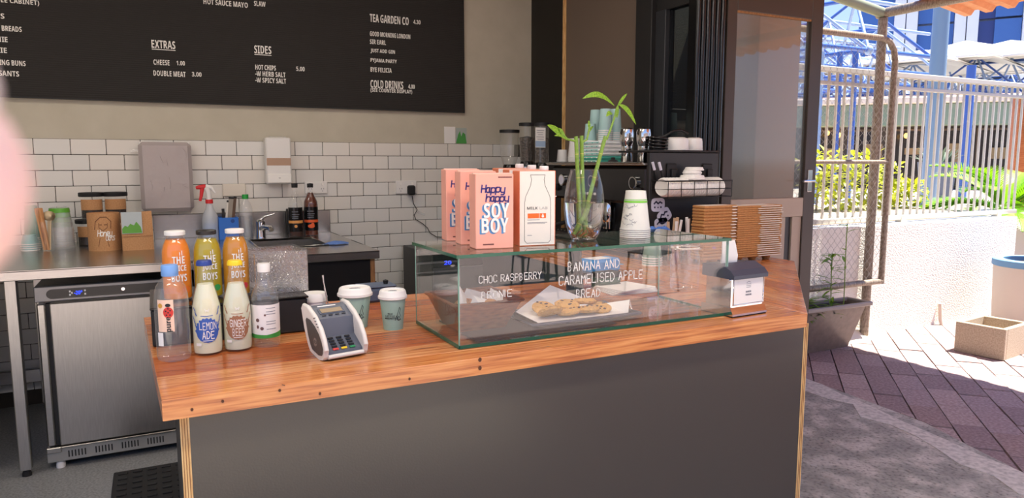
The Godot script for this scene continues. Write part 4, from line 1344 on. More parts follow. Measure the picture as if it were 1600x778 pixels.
func machine_top(y: float, ys: float, z1: float) -> void:
	var at := func(px: float, x: float) -> Vector3:
		var p := RX(px, 250, x)
		return Vector3(p.x, y, p.z)
	# white cups at the far end
	var p: Vector3 = at.call(879, 2.98)
	var k := mpp(p)
	cup_stack("short white paper cup of the low stack at the tray end", p, 2, 9 * k, 7.5 * k, 18 * k, mats.white_paper, mats.cream_lid, "low white cup stack on the machine")
	p = at.call(899, 3.0)
	k = mpp(p)
	cup_stack("white paper cup in a tall stack beside the folded towels", p, 4, 11.5 * k, 9 * k, 38 * k - 0.033, mats.white_paper, mats.cream_lid, "tall white cup stack on the machine")
	# folded striped towels
	p = at.call(942, 2.98)
	k = mpp(p)
	var tw := [c8(64, 168, 150), c8(84, 182, 166), c8(232, 236, 234), c8(226, 232, 232), c8(236, 238, 236), c8(222, 230, 230)]
	for i in 6:
		var hh := 5.6 * k
		var t := thing("folded_towel", ["teal folded cloth at the bottom of the towel pile", "teal and white folded cloth second in the towel pile", "white striped cloth third from the bottom of the towel pile", "white striped cloth in the middle of the towel pile", "white striped cloth second from the top of the towel pile", "white striped cloth on top of the towel pile"][i], "towel", Vector3(p.x, y + i * hh, p.z), 0.02 * (i % 3))
		part(t, "cloth", G.new().box(Vector3(0, hh * 0.46, 0), Vector3(0.2, hh * 0.92, 58 * k), hh * 0.4), sm("towel%d" % i, tw[i], 0.95))
		var f := G.new()
		for s in [-0.35, -0.1, 0.15, 0.38]:
			f.box(Vector3(-0.1005, hh * 0.46, s * 56 * k), Vector3(0.002, hh * 0.3, 0.008))
		f.box(Vector3(-0.1005, hh * 0.6, 0.0), Vector3(0.0022, 0.003, 52 * k))
		part(t, "stripes", f, sm("towel_stripe", c8(96, 186, 178), 0.95) if i > 1 else mats.white_paper)
	var top := y + 6 * 5.6 * k
	# teal cup stacks upside down on the towels
	var q: Vector3 = at.call(922, 2.93)
	k = mpp(q)
	cup_stack("single pale teal cup upside down on the towel corner", Vector3(q.x, top, q.z), 1, 10 * k, 8 * k, 27 * k, mats.teal_light, mats.white_paper, "single teal cup on the towels")
	for e in [[930, 3.03, 5, "next to the single cup"], [945, 2.95, 6, "between two other stacks"], [960, 3.03, 5, "next to the steel shakers"]]:
		q = at.call(e[0], e[1])
		k = mpp(q)
		cup_stack("pale teal cup of the towel-top stack " + e[3], Vector3(q.x, top, q.z), e[2], 10.5 * k, 8 * k, 52 * k - 0.011 * e[2], mats.teal_light, mats.white_paper, "teal cup stacks on the towels")
	# polished shakers
	for e in [979, 1005]:
		q = at.call(e, 2.9)
		k = mpp(q)
		var h := 54 * k
		var r := 11.5 * k
		var s := thing("steel_shaker", "polished steel shaker on the tray, beside the " + ("towels" if e < 990 else "cable coil"), "shaker", q, 0.0, "steel shakers on the machine tray")
		part(s, "cup", G.new().lathe([Vector2(0, 0), Vector2(r * 0.72, 0), Vector2(r * 0.8, 0.004), Vector2(r * 0.78, h * 0.48)], 24), mats.chrome)
		part(s, "dome", G.new().lathe([Vector2(r * 0.78, h * 0.48), Vector2(r * 0.98, h * 0.62), Vector2(r, h * 0.84), Vector2(r * 0.9, h * 0.96), Vector2(r * 0.6, h), Vector2(0, h)], 24), mats.chrome)
	q = at.call(958, 2.86)
	solo("tamper_base", "small black tamper lying by the folded towels", "tamper", G.new().lathe([Vector2(0.026, 0), Vector2(0.028, 0.012), Vector2(0.01, 0.02), Vector2(0.012, 0.03), Vector2(0, 0.032)], 16), mats.black_matt, q)
	# white dishes and a coil of black cable on the shelf over the side panel
	q = RZ(1072, 246, z1 - 0.08)
	k = mpp(q)
	for e in [[-17, 19], [17, 14]]:
		var d := thing("white_bowl", ["white ceramic bowl upside down beside the cable coil", "white ceramic bowl upside down at the shelf end"][0 if e[0] < 0 else 1], "bowl", Vector3(q.x + e[0] * k, ys, z1 - 0.09))
		var r: float = e[1] * k
		part(d, "bowl", G.new().lathe([Vector2(r * 0.98, 0), Vector2(r, 0.006), Vector2(r * 0.97, 0.045), Vector2(r * 0.9, 0.062), Vector2(r * 0.6, 0.068), Vector2(0, 0.068)], 26), mats.white_plastic)
		part(d, "rim", G.new().lathe([Vector2(r * 0.98, 0), Vector2(r * 1.03, 0.002), Vector2(r * 1.03, 0.008), Vector2(r, 0.009)], 26), mats.cream_lid)
	q = RZ(1028, 246, z1 - 0.1)
	var coil := []
	for i in 60:
		var an := i * 0.42
		coil.append(Vector3(0.045 * cos(an), 0.008 + 0.0011 * i, 0.04 * sin(an)))
	coil.append(Vector3(0.09, 0.1, 0.0))
	coil.append(Vector3(0.14, 0.107, 0.0))
	coil.append(Vector3(0.19, 0.09, 0.0))
	solo("cable_coil", "coil of black cable on the shelf beside the white bowls", "cable", G.new().tube(coil, 0.007, 6), mats.black_gloss, Vector3(q.x + 0.01, ys, z1 - 0.11))


func grinders(yt: float) -> void:
	var labels := ["black coffee grinder with a clear empty hopper by the tiles", "black coffee grinder with a hopper of dark beans, between two others", "black coffee grinder with a paper note on its hopper"]
	var k := 0
	for e in [[796, 203, 257, 15.5, 0.66], [823, 192, 252, 12.5, 0.85], [846, 192, 254, 12, 1.03]]:
		var p := RZ(e[0], 290, e[4])
		var ky := mpp(p)
		var top: float = RZ(e[0], e[1], e[4]).y
		var low: float = RZ(e[0], e[2], e[4]).y
		var r: float = e[3] * ky
		var t := thing("coffee_grinder", labels[k], "coffee grinder", Vector3(p.x, YC, p.z), 0.3)
		var y0 := low - YC
		part(t, "base", lo_hi(Vector3(-0.05, 0, -0.08), Vector3(0.05, 0.05, 0.07), 0.01), mats.black_gloss)
		part(t, "body", lo_hi(Vector3(-0.045, 0.05, -0.08), Vector3(0.045, y0 - 0.07, 0.03), 0.012), mats.black_gloss)
		part(t, "chute", G.new().prism(PackedVector2Array([Vector2(-0.03, 0), Vector2(0.03, 0), Vector2(0.02, -0.06), Vector2(-0.02, -0.06)]), 0.03, 0.08, Transform3D(Basis.IDENTITY, Vector3(0, y0 - 0.06, 0))), mats.black_matt)
		part(t, "collar", G.new().lathe([Vector2(0.046, y0 - 0.07), Vector2(0.048, y0 - 0.05), Vector2(0.044, y0 - 0.012), Vector2(0.04, y0)], 24), mats.black_gloss)
		part(t, "adjuster_ring", G.new().lathe([Vector2(0.046, y0 - 0.055), Vector2(0.052, y0 - 0.05), Vector2(0.052, y0 - 0.035), Vector2(0.046, y0 - 0.032)], 24), mats.chrome)
		var h := top - low
		part(t, "hopper", G.new().lathe([Vector2(0.045, y0), Vector2(r * 0.9, y0 + h * 0.3), Vector2(r * 0.95, y0 + h * 0.92)], 28), pane("hopper%d" % k, Color(0.75, 0.74, 0.7), 0.22 if k == 0 else 0.12, 0.03))
		part(t, "hopper_lid", G.new().lathe([Vector2(r, y0 + h * 0.92), Vector2(r, y0 + h), Vector2(0, y0 + h)], 28), mats.black_matt)
		if k >= 1:
			part(t, "coffee_beans", G.new().lathe([Vector2(0.04, y0 + 0.002), Vector2(r * 0.86, y0 + h * 0.3), Vector2(r * 0.9, y0 + h * 0.62), Vector2(0, y0 + h * 0.66)], 24), bumpy(sm("beans", c8(46, 28, 22), 0.5), noise_tex.fine, 2.0))
		if k == 2:
			var c := RZ(843, 215, e[4] + r)
			var nt := thing("paper_note", "white printed note taped to the full grinder hopper", "note", Vector3(c.x, c.y, e[4] + r + 0.012), 0.2)
			var w := 20 * ky
			var hh := 30 * ky
			part(nt, "sheet", bx(Vector3.ZERO, Vector3(w, hh, 0.0015)), mats.white_paper)
			part(nt, "blue_band", bx(Vector3(0, -hh * 0.32, 0.0008), Vector3(w, hh * 0.3, 0.0006)), sm("note_blue", c8(160, 186, 214), 0.8))
			var ln := G.new()
			for i in 5:
				ln.box(Vector3(-w * 0.04 * (i % 2), hh * (0.36 - i * 0.11), 0.001), Vector3(w * (0.75 - 0.12 * (i % 3)), 0.003, 0.0004))
			part(nt, "print", ln, sm("grey_print", c8(120, 124, 134), 0.8))
		k += 1


# ---------------------------------------------------------------- glass display case and its food
const CX0 := 1.302
const CX1 := 2.222
const CZ0 := 2.975
const CZ1 := 3.312
func build_case() -> void:
	var t := thing("glass_display_case", "low glass display case with green edges on the counter", "display case", Vector3(0, YC, 0))
	var h := YG - YC
	var g := 0.006
	var E: Material = mats.glass_edge
	part(t, "base_glass", lo_hi(Vector3(CX0, 0.001, CZ0), Vector3(CX1, 0.0015 + g, CZ1)), mats.glass)
	part(t, "base_edge", G.new().box(Vector3((CX0 + CX1) / 2, 0.0055, CZ1 + 0.001), Vector3(CX1 - CX0, 0.009, 0.003)).box(Vector3(CX0 - 0.001, 0.0055, (CZ0 + CZ1) / 2), Vector3(0.003, 0.009, CZ1 - CZ0)).box(Vector3(CX1 + 0.001, 0.0055, (CZ0 + CZ1) / 2), Vector3(0.003, 0.009, CZ1 - CZ0)), E)
	part(t, "liner", lo_hi(Vector3(CX0 + 0.06, 0.0085, CZ0 + 0.03), Vector3(CX1 - 0.4, 0.0105, CZ1 - 0.03)), sm("liner", c8(44, 42, 42), 0.5))
	part(t, "front_glass", lo_hi(Vector3(CX0, 0.01, CZ1 - g), Vector3(CX1, h - 0.009, CZ1)), mats.glass)
	part(t, "side_glass", lo_hi(Vector3(CX0, 0.01, CZ0), Vector3(CX0 + g, h - 0.009, CZ1 - g)), mats.glass)
	part(t, "side_glass", lo_hi(Vector3(CX1 - g, 0.01, CZ0), Vector3(CX1, h - 0.009, CZ1 - g)), mats.glass)
	part(t, "top_glass", lo_hi(Vector3(CX0 - 0.006, h - 0.009, CZ0 - 0.01), Vector3(CX1 + 0.004, h, CZ1 + 0.004)), pane("glass_top", Color(0.4, 0.6, 0.52), 0.06))
	part(t, "top_edge", G.new().box(Vector3((CX0 + CX1) / 2, h - 0.0045, CZ1 + 0.0052), Vector3(CX1 - CX0 + 0.01, 0.0088, 0.0028)).box(Vector3(CX0 - 0.0072, h - 0.0045, (CZ0 + CZ1) / 2), Vector3(0.0028, 0.0088, CZ1 - CZ0 + 0.014)).box(Vector3(CX1 + 0.0052, h - 0.0045, (CZ0 + CZ1) / 2), Vector3(0.0028, 0.0088, CZ1 - CZ0 + 0.014)), E)
	for q in [[CX0, CZ1, 0.002, 0.006], [CX1, CZ1, 0.006, 0.006], [CX0, CZ0, 0.002, 0.002], [CX1, CZ0, 0.004, 0.004]]:
		part(t, "upright_edge", bx(Vector3(q[0], h / 2, q[1] - 0.003), Vector3(q[2], h - 0.02, q[3])), sm("glass_edge_pale", c8(120, 168, 152), 0.1))
	# handwriting in white pen on the front glass
	for q in [["BANANA AND", 887, 968, 424, 14], ["CARAMELISED APPLE", 873, 1004, 446, 14], ["BREAD", 900, 938, 466, 13], ["CHOC RASPBERRY", 748, 846, 443, 11], ["BROWNIE", 752, 800, 467, 11]]:
		var a := RZ(q[1], q[3], CZ1 + 0.001)
		var b := RZ(q[2], q[3], CZ1 + 0.001)
		var gh := wide_to(hand(q[0], q[4] * mpp(a), 0.6, 0.11, 0.3, int(q[1])), b.x - a.x)
		part(t, "handwriting", gh, mats.letter_white, Vector3(a.x, a.y - YC, CZ1 + 0.0008))
	# wooden trough of muffins at one end
	var y := 0.0115
	var tr := thing("wooden_tray", "brown wooden tray lined with paper inside the glass case", "tray", Vector3(1.43, YC + y, 3.11))
	var ring := func(w: float, d: float, yy: float) -> Array: return [Vector3(-w, yy, d), Vector3(w, yy, d), Vector3(w, yy, -d), Vector3(-w, yy, -d)]
	var body := G.new()
	var r0: Array = ring.call(0.07, 0.07, 0.0)
	var r1: Array = ring.call(0.105, 0.11, 0.085)
	var r2: Array = ring.call(0.097, 0.102, 0.085)
	var r3: Array = ring.call(0.064, 0.064, 0.008)
	for pr in [[r0, r1], [r1, r2], [r2, r3]]:
		for i in 4:
			var l := (i + 1) % 4
			body.quad(pr[0][i], pr[0][l], pr[1][l], pr[1][i])
	body.quad(r0[3], r0[2], r0[1], r0[0])
	body.quad(r3[0], r3[1], r3[2], r3[3])
	part(tr, "body", body, tri_mat("tray_wood", noise_tex.wood, Vector3(2, 9, 9), 0.5, Color(0.62, 0.5, 0.42)))
	part(tr, "rim", G.new().tube([Vector3(-0.106, 0.086, 0.112), Vector3(0.106, 0.086, 0.112), Vector3(0.106, 0.086, -0.112), Vector3(-0.106, 0.086, -0.112)], 0.006, 6, false, true), mats.tray_wood)
	var pp := thing("baking_paper", "crumpled sheet of greaseproof paper standing in the wooden tray", "paper", tr.position + Vector3(0, 0.012, 0))
	var pg := G.new()
	for q in [[-0.055, 0.04, 0.02, 0.115], [0.0, -0.02, 0.06, 0.095], [0.05, 0.03, 0.035, 0.1], [-0.01, 0.05, 0.05, 0.085]]:
		var c := Vector3(q[0], 0, q[1])
		pg.face(c + Vector3(-q[2], 0, 0), c + Vector3(q[2], 0, 0.01), c + Vector3(-0.2 * q[2], q[3], 0.0))
		pg.face(c + Vector3(q[2], 0, 0.01), c + Vector3(q[2] * 1.2, q[3] * 0.7, -0.02), c + Vector3(-0.2 * q[2], q[3], 0.0))
	part(pp, "sheet", pg, sm("greaseproof", c8(228, 226, 216), 0.7))
	for q in [Vector3(-0.02, 0.032, -0.01), Vector3(0.035, 0.034, 0.028)]:
		var mf := thing("muffin", "brown choc-chip muffin in the paper-lined wooden tray", "muffin", tr.position + q, 0.0, "muffins in the wooden tray")
		part(mf, "case", G.new().lathe([Vector2(0.0, -0.02), Vector2(0.024, -0.02), Vector2(0.032, 0.015)], 20), sm("muffin_case", c8(150, 96, 56), 0.9))
		part(mf, "crown", G.new().lathe([Vector2(0.032, 0.014), Vector2(0.036, 0.02), Vector2(0.032, 0.034), Vector2(0.018, 0.044), Vector2(0, 0.047)], 20), bumpy(sm("muffin_crown", c8(176, 120, 64), 0.9), noise_tex.fine, 1.5))
	# paper-lined black tray of cookies
	var tp := RY(915, 505, YC + y)
	var bt := thing("cookie_tray", "shallow black tray with a white paper liner inside the glass case", "tray", Vector3(tp.x + 0.02, YC + y, 3.13))
	part(bt, "base", lo_hi(Vector3(-0.19, 0, -0.1), Vector3(0.19, 0.006, 0.1), 0.003), mats.black_gloss)
	part(bt, "rim", G.new().tube([Vector3(-0.19, 0.008, 0.1), Vector3(0.19, 0.008, 0.1), Vector3(0.19, 0.008, -0.1), Vector3(-0.19, 0.008, -0.1)], 0.006, 6, false, true), sm("tray_blue", c8(40, 56, 76), 0.3))
	var lp := thing("paper_liner", "folded white paper liner rising at the corners of the cookie tray", "paper", bt.position + Vector3(0, 0.0075, 0))
	var lg := G.new()
	lg.quad(Vector3(-0.16, 0.0, 0.08), Vector3(0.16, 0, 0.08), Vector3(0.16, 0, -0.08), Vector3(-0.16, 0, -0.08))
	lg.face(Vector3(-0.16, 0, -0.08), Vector3(0.16, 0, -0.08), Vector3(-0.02, 0.075, -0.1))
	lg.face(Vector3(-0.16, 0, 0.08), Vector3(-0.16, 0, -0.08), Vector3(-0.21, 0.03, 0.0))
	lg.face(Vector3(0.16, 0, -0.08), Vector3(0.16, 0, 0.08), Vector3(0.2, 0.03, 0.03))
	part(lp, "sheet", lg, mats.white_paper)
	var rng := RandomNumberGenerator.new()
	rng.seed = 3
	var ck := bumpy(sm("cookie", c8(214, 162, 84), 0.85), noise_tex.fine, 1.6)
	for q in [[-0.1, 0.03, 0.04, 0.5], [-0.085, 0.026, -0.02, -0.35], [-0.03, 0.02, 0.03, 0.15], [0.035, 0.022, 0.035, -0.1], [0.09, 0.02, 0.02, 0.2], [-0.01, 0.034, -0.01, 0.1], [0.06, 0.036, -0.02, -0.15]]:
		var c := thing("cookie", "golden choc-chip cookie on the paper-lined black tray", "cookie", bt.position + Vector3(q[0], q[1], q[2]), rng.randf() * TAU, "cookies in the glass case")
		c.rotation.x = q[3]
		part(c, "dough", G.new().lathe([Vector2(0, -0.008), Vector2(0.03, -0.008), Vector2(0.039, -0.003), Vector2(0.04, 0.002), Vector2(0.03, 0.009), Vector2(0, 0.012)], 22), ck)
		var ch := G.new()
		for i in 6:
			var an := rng.randf() * TAU
			var rr := rng.randf_range(0.006, 0.03)
			ch.ell(Vector3(rr * cos(an), 0.011 - rr * 0.08, rr * sin(an)), Vector3(0.005, 0.003, 0.004), 8, 5)
		part(c, "chocolate_chips", ch, sm("choc", c8(62, 34, 22), 0.5))


# ---------------------------------------------------------------- drinks on the counter
func radius_at(prof: Array, y: float) -> float:
	for i in prof.size() - 1:
		var a: Vector2 = prof[i]
		var b: Vector2 = prof[i + 1]
		if y >= a.y and y <= b.y and b.y > a.y:
			return lerpf(a.x, b.x, (y - a.y) / (b.y - a.y))
	return prof[0].x


func print_on(g: G, prof: Array, off := 0.0006) -> G:
	return g.cut_fine(0.006).bend(func(y: float) -> float: return radius_at(prof, y) + off)


func build_bottles() -> void:
	# black riser behind the front row
	var zr := 2.93
	var ra := RZ(262, 470, zr)
	var rb := RZ(480, 470, zr)
	var ry := YC + 0.1
	var r := thing("display_riser", "long black display box carrying juice bottles and a glass jar", "display box", Vector3.ZERO)
	part(r, "box", lo_hi(Vector3(0.585, YC + 0.001, 2.62), Vector3(rb.x, ry, zr), 0.004), mats.black_matt)
	part(r, "top_board", lo_hi(Vector3(0.583, ry, 2.615), Vector3(rb.x + 0.004, ry + 0.006, zr + 0.004), 0.002), mats.black_gloss)
	ry += 0.006
	# three juices on the riser
	var k := 0
	for e in [[279, 360, "orange juice in a glass bottle with a white cap", c8(236, 134, 26), c8(238, 236, 230), 21.0], [327.5, 359, "green juice in a glass bottle with a black cap", c8(176, 158, 16), c8(34, 32, 30), 20.5], [371.5, 357, "clear amber juice in a glass bottle with a white cap", c8(206, 138, 18), c8(238, 236, 230), 19.5]]:
		var p := RZ(e[0], 470, 2.82)
		p.y = ry
		var m := mpp(p)
		var top := RZ(e[0], e[1], 2.82).y - ry
		var R: float = e[5] * m
		var t := thing("juice_bottle", e[2], "juice bottle", p, face_eye(p) + 0.15, "juice bottles on the black display box")
		var prof := [Vector2(R * 0.9, 0.0), Vector2(R, 0.006), Vector2(R * 1.0, top * 0.6), Vector2(R * 0.97, top * 0.7), Vector2(R * 0.88, top * 0.79), Vector2(R * 0.72, top * 0.865), Vector2(R * 0.6, top * 0.9), Vector2(R * 0.58, top * 0.935)]
		var inner := [Vector2(0, 0.004)]
		for q in prof:
			if q.y <= top * 0.87:
				inner.append(Vector2(q.x - 0.0018, maxf(q.y, 0.004)))
		inner.append(Vector2(R * 0.68, top * 0.875))
		inner.append(Vector2(0, top * 0.875))
		var jm := sm("juice%d" % k, e[3], 0.25)
		if k == 2:
			jm = pane("juice2", e[3], 0.8, 0.0)
		part(t, "juice", G.new().lathe(inner, 30), jm)
		part(t, "glass", G.new().lathe(prof, 32), mats.jar_glass)
		part(t, "neck_thread", G.new().lathe([Vector2(R * 0.58, top * 0.93), Vector2(R * 0.6, top * 0.935), Vector2(R * 0.6, top * 0.94)], 28), mats.jar_glass)
		part(t, "cap", G.new().lathe([Vector2(R * 0.68, top * 0.935), Vector2(R * 0.72, top * 0.94), Vector2(R * 0.72, top * 0.99), Vector2(R * 0.66, top), Vector2(0, top)], 28), sm("jcap%d" % k, e[4], 0.35))
		var pr := G.new()
		var lh := top * 0.105
		for q in [["THE", 0.0], ["JUICE", 1.0], ["BOYS", 2.0]]:
			pr.add(centred(txt(q[0], lh, R * (1.05 if q[1] > 0 else 0.85))), Transform3D(Basis.IDENTITY, Vector3(0, top * (0.54 - q[1] * 0.128), 0)))
		pr.strip([Vector2(0.1 * R, top * 0.66), Vector2(0.1 * R, top * 0.7)], 0.002).strip([Vector2(0.25 * R, top * 0.66), Vector2(0.25 * R, top * 0.72)], 0.002)
		part(t, "lettering", print_on(pr, prof, 0.0008), mats.letter_white)
		part(t, "fruit_print", print_on(G.new().disc(Vector2(R * 0.5, top * 0.16), R * 0.3, 0.0, 16, 0.8), prof, 0.0008), sm("fruit%d" % k, [c8(226, 110, 20), c8(40, 150, 70), c8(200, 50, 50)][k], 0.5))
		k += 1
	# still water
	var p := RY(273, 561, YC)
	var m := mpp(p)
	var H := (566 - 417) * m
	var R := 24.5 * m
	var w := thing("water_bottle", "clear plastic water bottle with a pale blue cap and ladybird label", "water bottle", p, face_eye(p), "")
	var prof := [Vector2(0.0, 0.003), Vector2(R * 0.8, 0.0), Vector2(R * 0.95, 0.004), Vector2(R, 0.012), Vector2(R, H * 0.62), Vector2(R * 0.97, H * 0.7), Vector2(R * 0.85, H * 0.78), Vector2(R * 0.62, H * 0.84), Vector2(R * 0.44, H * 0.87), Vector2(R * 0.42, H * 0.9)]
	part(w, "shell", G.new().lathe(prof + [Vector2(0, H * 0.9)], 36), mats.bottle_clear)
	part(w, "cap", G.new().lathe([Vector2(R * 0.48, H * 0.885), Vector2(R * 0.5, H * 0.89), Vector2(R * 0.5, H * 0.985), Vector2(R * 0.45, H), Vector2(0, H)], 28), sm("cap_sky", c8(120, 168, 228), 0.4))
	var lab := [Vector2(-R * 0.75, H * 0.3), Vector2(R * 0.55, H * 0.3), Vector2(R * 0.55, H * 0.68), Vector2(-R * 0.75, H * 0.68)]
	part(w, "rear_label", print_on(G.new().flat(PackedVector2Array([Vector2(-0.9 * R, H * 0.33), Vector2(0.1 * R, H * 0.33), Vector2(0.1 * R, H * 0.66), Vector2(-0.9 * R, H * 0.66)])), prof, 0.0005), sm("label_peach", c8(240, 206, 182), 0.6))
	var lb := G.new().disc(Vector2(-0.22 * R, H * 0.53), R * 0.3, 0.0, 20, 1.15)
	part(w, "ladybird_print", print_on(lb, prof, 0.0009), sm("ladybird", c8(206, 52, 44), 0.5))
	var dots := G.new()
	for q in [Vector2(-0.36, 0.545), Vector2(-0.1, 0.55), Vector2(-0.32, 0.505), Vector2(-0.12, 0.505), Vector2(-0.22, 0.57), Vector2(-0.22, 0.53)]:
		dots.disc(Vector2(q.x * R, q.y * H), R * 0.05, 0.0, 8)
	dots.disc(Vector2(-0.22 * R, H * 0.605), R * 0.16, 0.0, 14, 0.7)
	var side := txt("pure", R * 0.34, R * 0.95)
	dots.add(side, Transform3D(Basis(Vector3.BACK, PI / 2), Vector3(0.0, H * 0.33, 0.0)))
	part(w, "label_print", print_on(dots, prof, 0.0012), mats.ink)
	part(w, "barcode_panel", print_on(G.new().flat(PackedVector2Array([Vector2(-1.0 * R, H * 0.18), Vector2(-0.6 * R, H * 0.18), Vector2(-0.6 * R, H * 0.32), Vector2(-1.0 * R, H * 0.32)])), prof, 0.0008), mats.white_paper)
	part(w, "flower_print", print_on(G.new().disc(Vector2(-0.7 * R, H * 0.6), R * 0.16, 0.0, 8), prof, 0.0009), sm("flower", c8(206, 150, 60), 0.6))
	# lemonade and ginger beer share one bottle shape
	soda(Vector2(326, 551), 410, 556, 21.5, "glass bottle of cloudy lemonade with blue cap and label", "cap_navy", c8(44, 66, 140), c8(52, 92, 176), ["LEMON", "ADE"], c8(226, 226, 196))
	soda(Vector2(373, 545), 411, 551, 21, "glass bottle of cloudy ginger beer with yellow cap and brown label", "cap_yellow", c8(240, 206, 36), c8(156, 108, 78), ["GINGER", "BEER"], c8(214, 216, 190))
	# mineral water
	p = RY(417, 539, YC)
	m = mpp(p)
	H = (545 - 416) * m
	R = 20.5 * m
	var q := thing("mineral_water_bottle", "clear glass mineral water bottle with a white cap and picture label", "water bottle", p, face_eye(p))
	prof = [Vector2(0, 0.004), Vector2(R * 0.85, 0.0), Vector2(R, 0.006), Vector2(R, H * 0.55), Vector2(R * 0.97, H * 0.62), Vector2(R * 0.8, H * 0.69), Vector2(R * 0.52, H * 0.76), Vector2(R * 0.42, H * 0.86), Vector2(R * 0.4, H * 0.92)]
	part(q, "glass", G.new().lathe(prof + [Vector2(0, H * 0.92)], 36), mats.bottle_clear)
	part(q, "cap", G.new().lathe([Vector2(R * 0.46, H * 0.9), Vector2(R * 0.47, H * 0.985), Vector2(R * 0.42, H), Vector2(0, H)], 28), mats.white_plastic)
	part(q, "label", print_on(G.new().flat(PackedVector2Array([Vector2(-1.5 * R, H * 0.14), Vector2(1.5 * R, H * 0.14), Vector2(1.5 * R, H * 0.52), Vector2(-1.5 * R, H * 0.52)])), prof, 0.0005), mats.white_paper)
	part(q, "label_grass", print_on(G.new().flat(PackedVector2Array([Vector2(-1.5 * R, H * 0.12), Vector2(1.5 * R, H * 0.12), Vector2(1.5 * R, H * 0.19), Vector2(0, H * 0.16), Vector2(-1.5 * R, H * 0.175)])), prof, 0.0009), sm("grass_green", c8(62, 150, 62), 0.6))
	var pic := G.new()
	pic.disc(Vector2(-0.62 * R, H * 0.34), R * 0.14).disc(Vector2(-0.62 * R, H * 0.26), R * 0.1, 0.0, 10, 1.4).disc(Vector2(-0.3 * R, H * 0.24), R * 0.13).disc(Vector2(-0.05 * R, H * 0.4), R * 0.08)
	part(q, "figure_print", print_on(pic, prof, 0.001), sm("figure_brown", c8(112, 84, 78), 0.6))
	var ln := G.new()
	for y in [0.48, 0.44, 0.41, 0.32, 0.29, 0.23]:
		ln.strip([Vector2(0.05 * R, H * y), Vector2(0.75 * R, H * y)], 0.0016)
	part(q, "label_lines", print_on(ln, prof, 0.001), mats.grey_print)


func soda(px: Vector2, top: float, bottom: float, rad: float, label: String, capk: String, capc: Color, labc: Color, words: Array, liq: Color) -> void:
	var p := RY(px.x, px.y, YC)
	var m := mpp(p)
	var H := (bottom - top) * m
	var R := rad * m
	var t := thing("soda_bottle", label, "soft drink bottle", p, face_eye(p), "")
	var prof := [Vector2(0, 0.004), Vector2(R * 0.85, 0.0), Vector2(R * 0.97, 0.005), Vector2(R, 0.02), Vector2(R, H * 0.42), Vector2(R * 0.96, H * 0.52), Vector2(R * 0.78, H * 0.64), Vector2(R * 0.58, H * 0.75), Vector2(R * 0.47, H * 0.86), Vector2(R * 0.45, H * 0.95)]
	var inner := []
	for q in prof:
		if q.y < H * 0.76:
			inner.append(Vector2(maxf(q.x - 0.0018, 0), maxf(q.y, 0.006)))
	inner.append(Vector2(0, H * 0.75))
	var lm := sm("soda_" + capk, liq, 0.2)
	lm.subsurf_scatter_enabled = true
	lm.subsurf_scatter_strength = 0.08
	part(t, "drink", G.new().lathe(inner, 32), lm)
	part(t, "glass", G.new().lathe(prof, 36), mats.jar_glass)
	part(t, "cap", G.new().lathe([Vector2(R * 0.52, H * 0.945), Vector2(R * 0.55, H * 0.95), Vector2(R * 0.52, H * 0.985), Vector2(R * 0.46, H), Vector2(0, H)], 24), sm(capk, capc, 0.35))
	var blob := PackedVector2Array()
	var rng := RandomNumberGenerator.new()
	rng.seed = 17
	for i in 40:
		var a := TAU * i / 40
		var f := 1.0 + (0.12 if i % 2 == 0 and sin(a) > -0.2 else 0.0) + rng.randf_range(-0.03, 0.03)
		blob.append(Vector2(cos(a) * R * 0.82 * f, H * 0.27 + sin(a) * R * 0.86 * f))
	part(t, "label_spot", print_on(G.new().flat(blob), prof, 0.0006), sm("spot_" + capk, labc, 0.5))
	for s in [-1.0, 1.0]:
		var leaf := G.new()
		for i in 5:
			var c := Vector2(s * R * (0.75 + 0.12 * (i % 3)), H * (0.3 + 0.045 * i))
			leaf.strip([c, c + Vector2(s * R * 0.12, R * 0.22)], R * 0.08)
		part(t, "leaf_print", print_on(leaf, prof, 0.0005), sm("spot_" + capk, labc, 0.5))
	var wr := G.new()
	for i in 2:
		var g := hand(words[i], R * (0.5 if i == 0 else 0.52), 0.6, 0.14 if (i == 1) == (words[0] == "LEMON") else 0.11, 0.3, 4 + i)
		wr.add(centred(wide_to(g, R * (1.2 if i == 0 else 0.84))), Transform3D(Basis.IDENTITY, Vector3(0.05 * R, H * (0.285 - i * 0.1), 0)))
	wr.strip([Vector2(-0.3 * R, H * 0.165), Vector2(0.35 * R, H * 0.165)], 0.0016)
	wr.flat(PackedVector2Array([Vector2(-0.85 * R, H * 0.11), Vector2(-0.45 * R, H * 0.11), Vector2(-0.45 * R, H * 0.14), Vector2(-0.85 * R, H * 0.14)]))
	wr.strip([Vector2(-0.1 * R, H * 0.5), Vector2(-0.05 * R, H * 0.475), Vector2(0.02 * R, H * 0.49), Vector2(0.1 * R, H * 0.475), Vector2(0.15 * R, H * 0.5)], 0.0018)
	part(t, "lettering", print_on(wr, prof, 0.0011), mats.letter_white)
	var cur := G.new().strip([Vector2(-0.4 * R, H * 0.43), Vector2(0, H * 0.425), Vector2(0.4 * R, H * 0.43)], 0.0018)
	part(t, "caption_line", print_on(cur, prof, 0.0009), mats["spot_" + capk])


